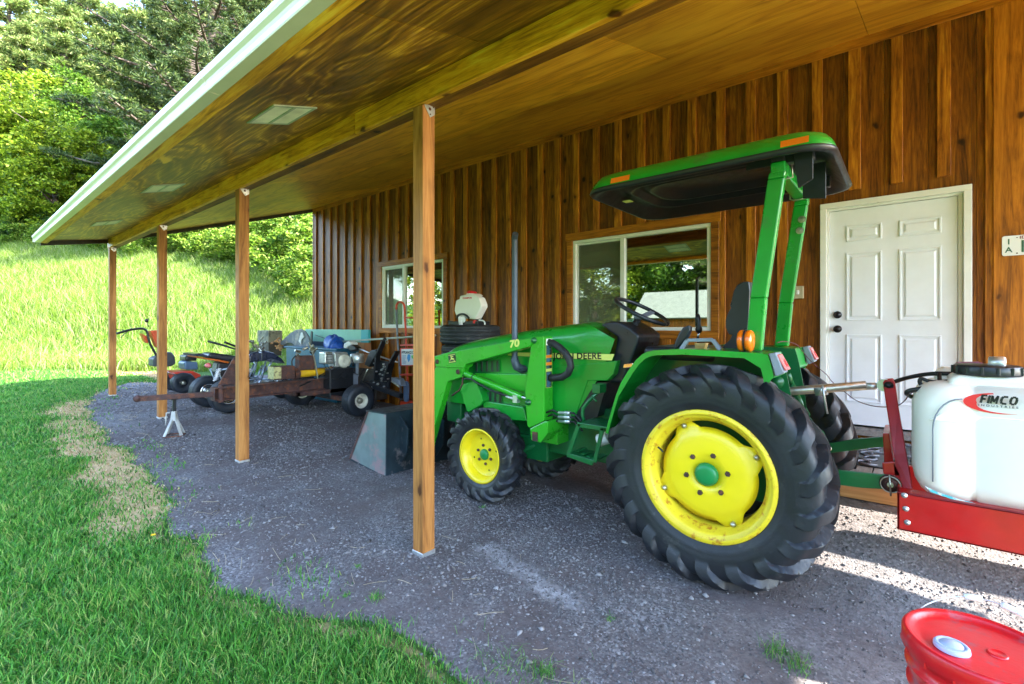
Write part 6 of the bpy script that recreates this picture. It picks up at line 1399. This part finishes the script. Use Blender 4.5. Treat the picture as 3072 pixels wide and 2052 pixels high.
m_leaf = leafmat('green_leaves', [(.025, .06, .006), (.06, .14, .010), (.11, .21, .016), (.18, .27, .04)])
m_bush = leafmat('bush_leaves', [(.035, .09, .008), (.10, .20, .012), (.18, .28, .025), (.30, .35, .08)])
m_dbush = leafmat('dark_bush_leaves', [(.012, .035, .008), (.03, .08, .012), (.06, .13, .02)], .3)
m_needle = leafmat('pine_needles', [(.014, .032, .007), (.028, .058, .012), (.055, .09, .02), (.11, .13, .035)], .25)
m_needle2 = leafmat('pale_pine_needles', [(.045, .08, .012), (.09, .15, .025), (.16, .21, .05), (.28, .29, .10)], .3)  # lighter green needles of the paler pines
m_bark = M('bark', (.075, .055, .042), .9, var=.4, vs=8, bmp=.8, bs=20)
m_lawn = leafmat('lawn_blades', [(.018, .09, .012), (.042, .18, .022), (.08, .28, .035), (.15, .36, .05), (.32, .36, .10)], .35, .4)
m_dryb = leafmat('dry_blades', [(.28, .18, .08), (.52, .36, .17), (.72, .55, .32)], .3)
m_tall = leafmat('meadow_blades', [(.07, .15, .012), (.13, .23, .018), (.20, .29, .045), (.38, .40, .20)], .5)

def quads(P, size, rng, up=.3, asp=.55):
    n = len(P); a = rng.normal(size=(n, 3)); a[:, 2] *= .6; a /= np.linalg.norm(a, axis=1, keepdims=True)
    nrm = rng.normal(size=(n, 3)); nrm[:, 2] = np.abs(nrm[:, 2])+up; b = np.cross(nrm, a); b /= np.linalg.norm(b, axis=1, keepdims=True)
    s = size*rng.uniform(.6, 1.4, (n, 1))
    V = np.stack([P-a*s, P-b*s*asp, P+a*s, P+b*s*asp], 1).reshape(-1, 3); F = np.arange(n*4).reshape(n, 4); return V, F
def limbs(b, rng, h, r, crown):
    b.tube([(0, 0, -.3), (.05, .03, h*.25), (-.08, .05, h*.5), (.05, -.05, h*.78), (0, 0, h*.97)], [r*1.25, r, r*.75, r*.45, r*.1], 9)
    for k in range(16):
        z = h*rng.uniform(.22, .8); a = rng.uniform(0, 6.28); l = crown*rng.uniform(.55, .95)*(1-.4*(z/h)); d = Vector((math.cos(a), math.sin(a), 0))
        p = Vector((0, 0, z)); b.tube([p, p+d*l*.35+Vector((0, 0, l*.25)), p+d*l*.75+Vector((0, 0, l*.45)), p+d*l+Vector((0, 0, l*.6))], [r*.38, r*.26, r*.14, r*.04], 6)
def make_deciduous(name, h, cr, seed, mat, nclump=130, per=150, size=.085, label='', cat='tree', low=.12, loc=(0, 0, 0), group=None, trunk=True):
    rng = np.random.default_rng(seed)
    root = thing(name, label, cat, loc, group)
    if trunk:
        b = MB(); limbs(b, random.Random(seed), h, .016*h+.03, cr); vv = b; t = vv.build('trunk', m_bark, None); t.parent = root
    u = rng.normal(size=(nclump, 3)); u /= np.linalg.norm(u, axis=1, keepdims=True); rad = rng.uniform(.35, 1.0, (nclump, 1))**.55
    c = u*rad; zt = (c[:, 2]+1)/2; wdt = np.sin(np.clip(zt*.92+.08, 0, 1)*math.pi)**.55
    C = np.stack([c[:, 0]*cr*(.55+.45*wdt), c[:, 1]*cr*(.55+.45*wdt), h*(low+(1-low)*zt)], 1)
    C[:, :2] += .12*cr*np.sin(C[:, 2:3]*1.7+seed)
    rc = cr*rng.uniform(.08, .19, (nclump, 1))
    P = (C[:, None, :]+rng.normal(size=(nclump, per, 3))*rc[:, None, :]*np.array([.62, .62, .42])).reshape(-1, 3)
    P = P[P[:, 2] > -.1]; V, F = quads(P, size, rng); o = npmesh('crown', V, F, mat); o.parent = root
    return root
def make_pine(name, h, cr, seed, mat, label='', loc=(0, 0, 0), group=None, nb=95, tl=.2, per=12, z0=.14, dens=1.):
    rng = random.Random(seed); root = thing(name, label, 'tree', loc, group)
    b = MB(); b.tube([(0, 0, -.4), (.06, 0, h*.3), (-.04, .05, h*.6), (0, 0, h*.99)], [.017*h+.04, .0145*h, .009*h, .015], 10)
    tips = []
    for k in range(nb):
        f = z0+(1-z0)*(k/nb)**.9*.97; z = h*f+rng.uniform(-.3, .3); a = k*2.4+rng.uniform(-.4, .4); l = cr*(1-(f-z0)/(1-z0))**.62*rng.uniform(.6, 1.12)+.25
        d = Vector((math.cos(a), math.sin(a), 0)); s = Vector((-d.y, d.x, 0)); bend = rng.uniform(-.25, .25); up = .30*(f-.35); dr = rng.uniform(.02, .2)
        pts = []
        for t in (0, .25, .5, .75, 1): pts.append(Vector((0, 0, z))+d*l*t+s*(bend*l*t*t)+Vector((0, 0, l*(up*t-dr*t*t+.12*t**4))))
        b.tube(pts, [.022*l+.015, .016*l+.01, .012*l+.006, .008*l, .004*l], 6, caps=False)
        ns = max(3, int(l*4.2*dens))
        for q in range(ns):
            t = .22+.78*(q+rng.random())/ns; i = min(3, int(t*4)); p = pts[i].lerp(pts[i+1], t*4-i)
            side = rng.choice((-1, 1)); sl = l*.34*(1.15-t)*rng.uniform(.5, 1.2)+.1; e = p+(s*side*.85+d*.5).normalized()*sl+Vector((0, 0, rng.uniform(-.10, .14)*sl))
            b.tube([p, p.lerp(e, .5)+Vector((0, 0, .03)), e], [.007*l+.003, .005, .003], 4, caps=False)
            for w_ in range(max(2, int(sl/.17*dens))): tips.append(p.lerp(e, .3+.7*rng.random())+Vector((rng.uniform(-.08, .08), rng.uniform(-.08, .08), rng.uniform(-.03, .09))))
            tips.append(e)
    t = b.build('trunk', m_bark, None); t.parent = root
    T = np.array([tuple(p) for p in tips]); r2 = np.random.default_rng(seed); n = len(T)
    D = r2.normal(size=(n, per, 3)); D[..., 2] = D[..., 2]*.7+.35; D /= np.linalg.norm(D, axis=2, keepdims=True)
    L_ = tl*r2.uniform(.7, 1.25, (n, per, 1)); W_ = np.cross(D, r2.normal(size=D.shape)); W_ /= np.linalg.norm(W_, axis=2, keepdims=True)
    B = T[:, None, :]+0*D; wd = tl*.085
    V = np.stack([B-W_*wd*.6, B+D*L_*.6+W_*wd, B+D*L_, B+D*L_*.5-W_*wd], 2).reshape(-1, 3); F = np.arange(len(V)).reshape(-1, 4)
    o = npmesh('crown', V, F, mat); o.parent = root
    return root
def copy_tree(src, loc, rz, sc, label, matr=None, name=None):
    r = src.copy(); COL.objects.link(r); r.location = loc; r.rotation_euler = (0, 0, rz); r.scale = (sc, sc, sc)*1 if not isinstance(sc, tuple) else sc; r['label'] = label
    for ch in src.children:
        c = ch.copy(); COL.objects.link(c); c.parent = r
        if matr and c.name.startswith('crown'): c.data = c.data.copy(); c.data.materials.clear(); c.data.materials.append(matr)
    return r
def dirpos(dx, z):   # a bearing and a distance from the porch corner of the survey
    t = (dx*1.3088-1536)/1432; X = (-C_+S_*t)*z; Y = (S_+C_*t)*z; return X, Y, Hs(X, Y)-.1
# pines
pn = make_pine('pine_tree', 23, 7.6, 5, m_needle, 'tall dark pine with drooping bent limbs reaching over the meadow', dirpos(485, 28.), 'pine trees on the slope', nb=92, tl=.27, per=13, z0=.12, dens=1.1)
p2_ = make_pine('pine_tree', 19, 3.6, 9, m_needle2, 'pale pine at the top left corner of the view', dirpos(60, 46), 'pine trees on the slope', nb=125, tl=.44, per=10, z0=.06, dens=1.15)
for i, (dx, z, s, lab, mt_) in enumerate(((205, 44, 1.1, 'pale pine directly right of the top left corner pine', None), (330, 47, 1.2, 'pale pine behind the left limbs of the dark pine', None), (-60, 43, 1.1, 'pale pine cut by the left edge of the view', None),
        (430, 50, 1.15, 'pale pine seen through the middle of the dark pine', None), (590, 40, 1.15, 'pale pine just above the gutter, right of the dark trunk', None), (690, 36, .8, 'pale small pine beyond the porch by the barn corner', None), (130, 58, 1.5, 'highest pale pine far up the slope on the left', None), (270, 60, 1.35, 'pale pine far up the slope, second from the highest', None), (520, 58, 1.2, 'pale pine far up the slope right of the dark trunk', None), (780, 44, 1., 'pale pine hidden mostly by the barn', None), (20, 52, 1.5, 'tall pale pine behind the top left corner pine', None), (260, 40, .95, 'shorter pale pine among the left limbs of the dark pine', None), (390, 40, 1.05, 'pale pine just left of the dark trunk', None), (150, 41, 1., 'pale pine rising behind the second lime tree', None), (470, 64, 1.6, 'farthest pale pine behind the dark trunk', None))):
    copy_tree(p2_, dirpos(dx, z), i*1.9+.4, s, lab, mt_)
pd_ = copy_tree(pn, dirpos(610, 30), 2.2, .86, 'second dark pine rising above the gutter')
# broadleaf trees
d1 = make_deciduous('broadleaf_tree', 10.5, 3.4, 21, m_lime, 190, 170, .10, 'bright lime tree at the left edge of the meadow', low=.0, loc=dirpos(25, 31), group='lime green trees behind the meadow')
d2 = make_deciduous('broadleaf_tree', 8.5, 3.0, 22, m_lime, 160, 170, .095, 'bright lime tree with a wide low crown, second from the left edge', low=-.02, loc=dirpos(125, 29.5), group='lime green trees behind the meadow')
for i, (src, dx, z, s, lab, mt_) in enumerate(((d1, -90, 30, 1.05, 'lime tree cut by the left edge of the view', None), (d2, 215, 30.5, .8, 'lime tree just left of the gutter end', None), (d2, 75, 36, 1.35, 'tall lime tree standing behind the two front ones', None),
        (d1, 175, 37, 1.1, 'lime tree behind the gap between the front trees', m_leaf), (d2, 290, 35, 1.05, 'green tree above the gutter under the dark limbs', m_leaf), (d1, 260, 31, .55, 'small lime tree beside the gutter end', None),
        (d2, 395, 34, .9, 'green tree behind the gutter below the dark pine', m_leaf), (d1, 700, 31, .62, 'light green tree touching the barn corner', m_bush))):
    copy_tree(src, dirpos(dx, z), i*1.3, s, lab, mt_)
# shrubs along the top of the meadow
b1 = make_deciduous('shrub', 2.6, 1.9, 31, m_bush, 60, 190, .07, 'yellow green shrub at the meadow top under the gutter end', 'shrub', -.05, dirpos(310, 27), 'shrubs along the top of the meadow', trunk=False)
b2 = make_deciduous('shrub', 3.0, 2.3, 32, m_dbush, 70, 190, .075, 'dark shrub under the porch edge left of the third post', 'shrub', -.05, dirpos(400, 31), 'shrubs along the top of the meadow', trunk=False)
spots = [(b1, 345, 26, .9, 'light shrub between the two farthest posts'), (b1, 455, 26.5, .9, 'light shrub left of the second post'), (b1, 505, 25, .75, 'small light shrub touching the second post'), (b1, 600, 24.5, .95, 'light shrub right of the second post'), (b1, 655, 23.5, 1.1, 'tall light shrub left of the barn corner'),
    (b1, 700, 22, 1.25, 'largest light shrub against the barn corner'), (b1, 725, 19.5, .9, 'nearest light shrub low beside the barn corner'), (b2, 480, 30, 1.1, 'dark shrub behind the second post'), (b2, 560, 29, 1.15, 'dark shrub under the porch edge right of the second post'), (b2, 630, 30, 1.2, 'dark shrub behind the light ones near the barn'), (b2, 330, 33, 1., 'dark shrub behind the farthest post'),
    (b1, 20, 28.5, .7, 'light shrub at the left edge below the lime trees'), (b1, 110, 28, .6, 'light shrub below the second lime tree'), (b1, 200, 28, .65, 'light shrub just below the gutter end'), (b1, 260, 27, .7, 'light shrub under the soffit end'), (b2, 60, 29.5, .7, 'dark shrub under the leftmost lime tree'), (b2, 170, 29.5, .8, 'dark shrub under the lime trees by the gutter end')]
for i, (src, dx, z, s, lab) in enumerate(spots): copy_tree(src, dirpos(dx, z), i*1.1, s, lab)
# across the yard (seen in the window panes)
for i, (src, x, y, s, lab) in enumerate(((d2, -16, -17, 1.1, 'lime tree across the yard, opposite the tractor'), (d1, -9.5, -19, 1.0, 'lime tree across the yard behind the shed'), (d2, -4, -20, 1.2, 'lime tree across the yard right of the shed'), (d1, -22, -19, 1.1, 'lime tree across the yard left of the shed'), (d2, 3, -18, 1.1, 'lime tree across the yard opposite the door'), (d1, -29, -16, 1.1, 'lime tree across the yard farthest left'), (d2, 10, -17, 1.1, 'lime tree across the yard farthest right'), (d2, -13, -24, 1.5, 'tall lime tree in the second row across the yard'), (d1, -6, -25, 1.5, 'tall lime tree in the second row near the shed'))):
    copy_tree(src, (x, y, Hs(x, y)-.1), i*2.1, s, lab, m_leaf if i % 3 == 1 else None)
for i, (x, y, sc_, lab) in enumerate(((-18, -28, .8, 'pine across the yard, leftmost in the back row'), (-11, -30, .9, 'pine across the yard, second in the back row'), (-3, -30, .85, 'pine across the yard, third in the back row'), (5, -27, .8, 'pine across the yard, rightmost in the back row'))): copy_tree(p2_, (x, y, Hs(x, y)-.1), i*1.7, sc_, lab)
copy_tree(pn, (-7.8, -16.5, Hs(-7.8, -16.5)), 1., .55, 'dark pine across the yard beside the shed')
SH = thing('shed', 'small brown shed with a white roof across the yard', 'shed', (-7.6, -9.8, Hs(-7.6, -9.8)))
b = MB(); x, y, z = SH.location; b.box((x-1.3, y-1, z-.1), (x+1.5, y+1, z+2.0)); b.build('wall', m_wall, SH)
b = MB(); b.add([(x-1.6, y+1.3, z+1.85), (x+1.8, y+1.3, z+1.85), (x+1.8, y, z+3.0), (x-1.6, y, z+3.0), (x-1.6, y-1.3, z+1.85), (x+1.8, y-1.3, z+1.85)], [(0, 1, 2, 3), (3, 2, 5, 4)]); o = b.build('roof', M('pale_roof_metal', (.11, .12, .105), .7), SH); md = o.modifiers.new('t', 'SOLIDIFY'); md.thickness = .06

# ------------------------------------------------------------------ grass blades, stones, straw
def blades(name, X, Y, hgt, wid, lean, mat, rng, zoff=0., ybase=None):
    n = len(X); Z = H(X, Y)+zoff; a = rng.uniform(0, 2*math.pi, n); wx, wy = np.cos(a), np.sin(a)
    la = rng.uniform(0, 2*math.pi, n); ll = lean*hgt*rng.uniform(.2, 1.3, n); lx, ly = np.cos(la)*ll, np.sin(la)*ll
    B = np.stack([X, Y, Z], 1); Wv = np.stack([wx, wy, 0*wx], 1)*wid[:, None]/2
    m1 = B+np.stack([lx*.3, ly*.3, hgt*.55], 1); top = B+np.stack([lx, ly, hgt*np.sqrt(np.maximum(.15, 1-(ll/hgt)**2*.6))], 1)
    V = np.stack([B-Wv, B+Wv, m1+Wv*.8, m1-Wv*.8, top-Wv*.12, top+Wv*.12], 1).reshape(-1, 3)
    i = np.arange(n)[:, None]*6; F = np.concatenate([i+np.array([[0, 1, 2, 3]]), i+np.array([[3, 2, 5, 4]])], 0)
    return npmesh(name, V, F, mat)
rng = np.random.default_rng(5)
def scatter(n, x0, x1, y0, y1, keep): X = rng.uniform(x0, x1, n); Y = rng.uniform(y0, y1, n); k = keep(X, Y); return X[k], Y[k]
LX, LY = [], []
for (n, x0, x1, y0, y1) in ((60000, -3.6, -.4, -.1, 1.6), (60000, -8, -3.6, -.1, 1.7), (60000, -15, -8, -.3, 3.2), (45000, -22, -15, -.6, 8)):
    def keep(X, Y):
        g, d, p = cover(X, Y); return ((rng.random(len(X)) > np.clip(g*1.25, 0, 1)) | ((rng.random(len(X)) < .05*smooth(-.5, .9, np.sin(6*X)+np.sin(9*Y+2*X))) & (Y-edge(X) < .42) & (X > -13))) & (rng.random(len(X)) > .93*d)
    a_, b_ = scatter(n, x0, x1, y0, y1, keep); LX.append(a_); LY.append(b_)
X = np.concatenate(LX); Y = np.concatenate(LY); dd = np.hypot(X, Y); g, d, p = cover(X, Y)
cl = .75+.5*(np.sin(5*X+3*np.sin(2*Y))*np.sin(4*Y+2*np.sin(3*X)))*.5+.25*rng.random(len(X))
hg = (.055+.018*np.minimum(dd, 3)/3)*cl*rng.uniform(.6, 1.35, len(X))*(1-.45*np.clip(d+g, 0, 1)); hg *= 1+.5*smooth(13, 17, dd)
wd = (.0032+.0009*dd)*rng.uniform(.7, 1.3, len(X))
grass = blades('lawn_grass', X, Y, hg, wd, .75, m_lawn, rng); tag(grass, 'short green lawn grass along the gravel edge', 'grass', kind='stuff')
def keepd(X, Y): g, d, p = cover(X, Y); return rng.random(len(X)) < np.clip(d*1.1, 0, 1)
X, Y = scatter(70000, -17.5, -2.2, .0, 4.4, keepd); dd = np.hypot(X, Y)
o = blades('dry_grass', X, Y, .025*rng.uniform(.4, 1.6, len(X)), (.0035+.0009*dd), 1.8, m_dryb, rng); tag(o, 'flattened straw coloured grass between lawn and gravel', 'dry grass', kind='stuff')
# meadow
n = 210000; zz = rng.uniform(13.0, 34, n); dxs = rng.uniform(-140, 1000, n); t = (dxs*1.3088-1536)/1432
X = (-C_+S_*t)*zz; Y = (S_+C_*t)*zz; k = (rng.random(n) < .35+.65*zz/34) & ~((X > -13.2) & (Y < 4)) & ~((X > -10.4) & (Y > 5)); X, Y, zz = X[k], Y[k], zz[k]
cl = 1+.28*np.sin(.9*X+1.7*np.sin(.7*Y))*np.sin(1.1*Y+.6)+.12*np.sin(3.3*X+2*Y)
hg = (.38+.14*smooth(13.5, 17, zz))*cl*rng.uniform(.55, 1.25, len(X)); 
o = blades('meadow_grass', X, Y, hg, .010+.0005*zz, .55, m_tall, rng); tag(o, 'tall bright meadow grass covering the slope', 'tall grass', kind='stuff')
n = 16000; zz = rng.uniform(17, 30, n); dxs = rng.uniform(330, 960, n); t = (dxs*1.3088-1536)/1432; X = (-C_+S_*t)*zz; Y = (S_+C_*t)*zz
k = (zz > 27-.016*(dxs-330)) & ~((X > -10.4) & (Y > 5)) & (np.sin(.8*X+1.3)*np.sin(.9*Y)+rng.random(n)*1.2 > -.1); P = np.repeat(np.stack([X[k], Y[k], H(X[k], Y[k])], 1), 7, 0); P += rng.normal(size=P.shape)*.16; P[:, 2] += np.abs(rng.normal(size=len(P)))*.28+.12
V, F = quads(P, .055, rng, .8); o = npmesh('ground_cover', V, F, m_bush); tag(o, 'leafy yellow green ground cover on the upper meadow', 'ground cover', kind='stuff')
# wispy grass growing thinly through the gravel at the near edge
X = np.concatenate([rng.normal(-.62, .16, 260), rng.normal(-1.25, .2, 200), rng.normal(-.25, .12, 160)]); Y = np.concatenate([rng.normal(1.72, .10, 260), rng.normal(1.66, .06, 200), rng.normal(1.85, .1, 160)])
o = blades('sparse_grass', X, Y, .045*rng.uniform(.4, 1.5, len(X)), np.full(len(X), .0026), 1.5, m_lawn, rng); tag(o, 'thin wispy grass in the gravel at the bottom edge', 'grass', kind='stuff')
# gravel stones
def keepg(X, Y): g, d, p = cover(X, Y); return rng.random(len(X)) < g
SXs, SYs = [], []
for (n, x0, x1, y0, y1) in ((52000, -3.2, .6, 1.3, 3.6), (34000, -7.5, -3.2, .9, 5), (12000, -13, -7.5, 1.2, 5), (4000, -.8, 1.4, 2.4, 3.7)):
    a_, b_ = scatter(n, x0, x1, y0, y1, keepg); SXs.append(a_); SYs.append(b_)
X = np.concatenate(SXs); Y = np.concatenate(SYs); dd = np.hypot(X, Y)
cl = np.sin(1.9*X+1.2*np.sin(2.2*Y))*np.sin(2.6*Y+.8); k = rng.random(len(X)) < .55+.45*cl; X, Y, dd = X[k], Y[k], dd[k]; n = len(X)
sz = (.0036+.0009*dd)*np.exp(rng.normal(size=n)*.42); sz = np.minimum(sz, .028); sz = sz*(1-.35*smooth(-1, 0, X))
oc = np.array([[1, 0, 0], [0, 1, 0], [-1, 0, 0], [0, -1, 0], [0, 0, .75], [0, 0, -.75]]); of = np.array([[0, 1, 4], [1, 2, 4], [2, 3, 4], [3, 0, 4], [1, 0, 5], [2, 1, 5], [3, 2, 5], [0, 3, 5]])
an = rng.uniform(0, 6.28, n); ca, sa = np.cos(an), np.sin(an); V = oc[None]*(1+.45*rng.uniform(-1, 1, (n, 6, 1)))*np.stack([np.ones(n), rng.uniform(.55, 1, n), rng.uniform(.5, .9, n)], 1)[:, None, :]*sz[:, None, None]
V = V+rng.normal(size=V.shape)*sz[:, None, None]*.14
Vx = V[..., 0]*ca[:, None]-V[..., 1]*sa[:, None]; Vy = V[..., 0]*sa[:, None]+V[..., 1]*ca[:, None]
V = np.stack([Vx+X[:, None], Vy+Y[:, None], V[..., 2]+(H(X, Y)+sz*.12)[:, None]], -1).reshape(-1, 3); F = (np.arange(n)[:, None, None]*6+of[None]).reshape(-1, 3)
m_stone = leafmat('gravel_stone', [(.07, .062, .06), (.105, .095, .093), (.145, .133, .13), (.19, .175, .172), (.28, .265, .26)], 0, .85)
o = npmesh('gravel', V, F, m_stone); tag(o, 'loose grey crushed gravel over the parking pad', 'gravel', kind='stuff')
# straw, needles and twigs
b = MB(); rr = random.Random(12)
for k in range(120):
    x = -1.0-rr.random()**.8*8.5; e = float(edge(x)); y = e+abs(rr.gauss(0, .45))+.05; z = Hs(x, y)+.008; a = rr.uniform(-.9, .9)+(math.pi/2 if rr.random() < .15 else 0); l = rr.uniform(.04, .17); c_ = rr.uniform(-.2, .2)
    pts = [(x+l*t*math.cos(a+c_*t), y+l*t*math.sin(a+c_*t), Hs(x+l*t*math.cos(a+c_*t), y+l*t*math.sin(a+c_*t))+.008+.006*math.sin(3*t+k)) for t in (0, .33, .66, 1)]
    b.tube(pts, rr.uniform(.0008, .0016), 4, caps=False)
o = b.build('pine_straw', M('straw', (.42, .33, .20), .7, bmp=0), None); tag(o, 'scattered dry straw and twigs on the gravel near the lawn', 'straw', kind='stuff')
# small weeds and one dandelion
def ground_pt(dx, dy):
    t = (dx*1.3088-1536)/1432; v = (dy*1.3088-978)/1432; z = 1.5/v
    for _ in range(6): X, Y = (-C_+S_*t)*z, (S_+C_*t)*z; z = (CAMZ-Hs(X, Y))/v
    return X, Y, Hs(X, Y)
wl = [(860, 1375, 'spiky pale weed growing in the gravel left of centre', 1.2), (795, 1365, 'low yellowish weed left of the spiky one'), (985, 1500, 'thin grassy weed at the bottom of the gravel'), (1400, 1420, 'tiny weed in the gravel below the pale chalk line'), (1105, 1165, 'tiny weed just right of the first post'), (1780, 1500, 'wispy grass tuft at the bottom right of centre', 1.6), (1830, 1530, 'second wispy grass tuft by the bottom edge', 1.6), (820, 1300, 'tiny weed in the gravel left of the nearest post'), (1245, 1545, 'grass tuft at the bottom edge below the tractor', 1.5), (720, 1330, 'small weed close to the lawn edge')]
for q in wl:
    x, y, z = ground_pt(q[0], q[1]); s = q[3] if len(q) > 3 else .7; n = int(46*s)
    X = x+rng.normal(size=n)*.018*s; Y = y+rng.normal(size=n)*.018*s
    o = blades('weed', X, Y, .035*s*rng.uniform(.5, 1.4, n), np.full(n, .0028), 1.1, m_lawn, rng); tag(o, q[2], 'weed', 'small weeds in the gravel')
x, y, z = ground_pt(350, 1246); DN = thing('dandelion', 'single yellow dandelion flower at the lawn edge', 'flower', (x, y, z))
b = MB(); b.tube([(x, y, z), (x+.003, y, z+.03), (x, y+.004, z+.06)], .0018, 6); b.build('stem', m_lawn, DN)
b = MB()
for k in range(46): a = k*2.4; r_ = .017*math.sqrt(k/46); b.bar((x, y+.004, z+.058), (x+r_*math.cos(a), y+.004+r_*math.sin(a), z+.066-.2*r_), .004, .0015)
b.build('petals', M('dandelion_yellow', (.85, .55, .01), .6, bmp=0), DN)
b = MB()
for k in range(7): a = k*.9; b.bar((x, y, z+.01), (x+.06*math.cos(a), y+.06*math.sin(a), z+.03), .014, .002)
b.build('leaf', m_lawn, DN)
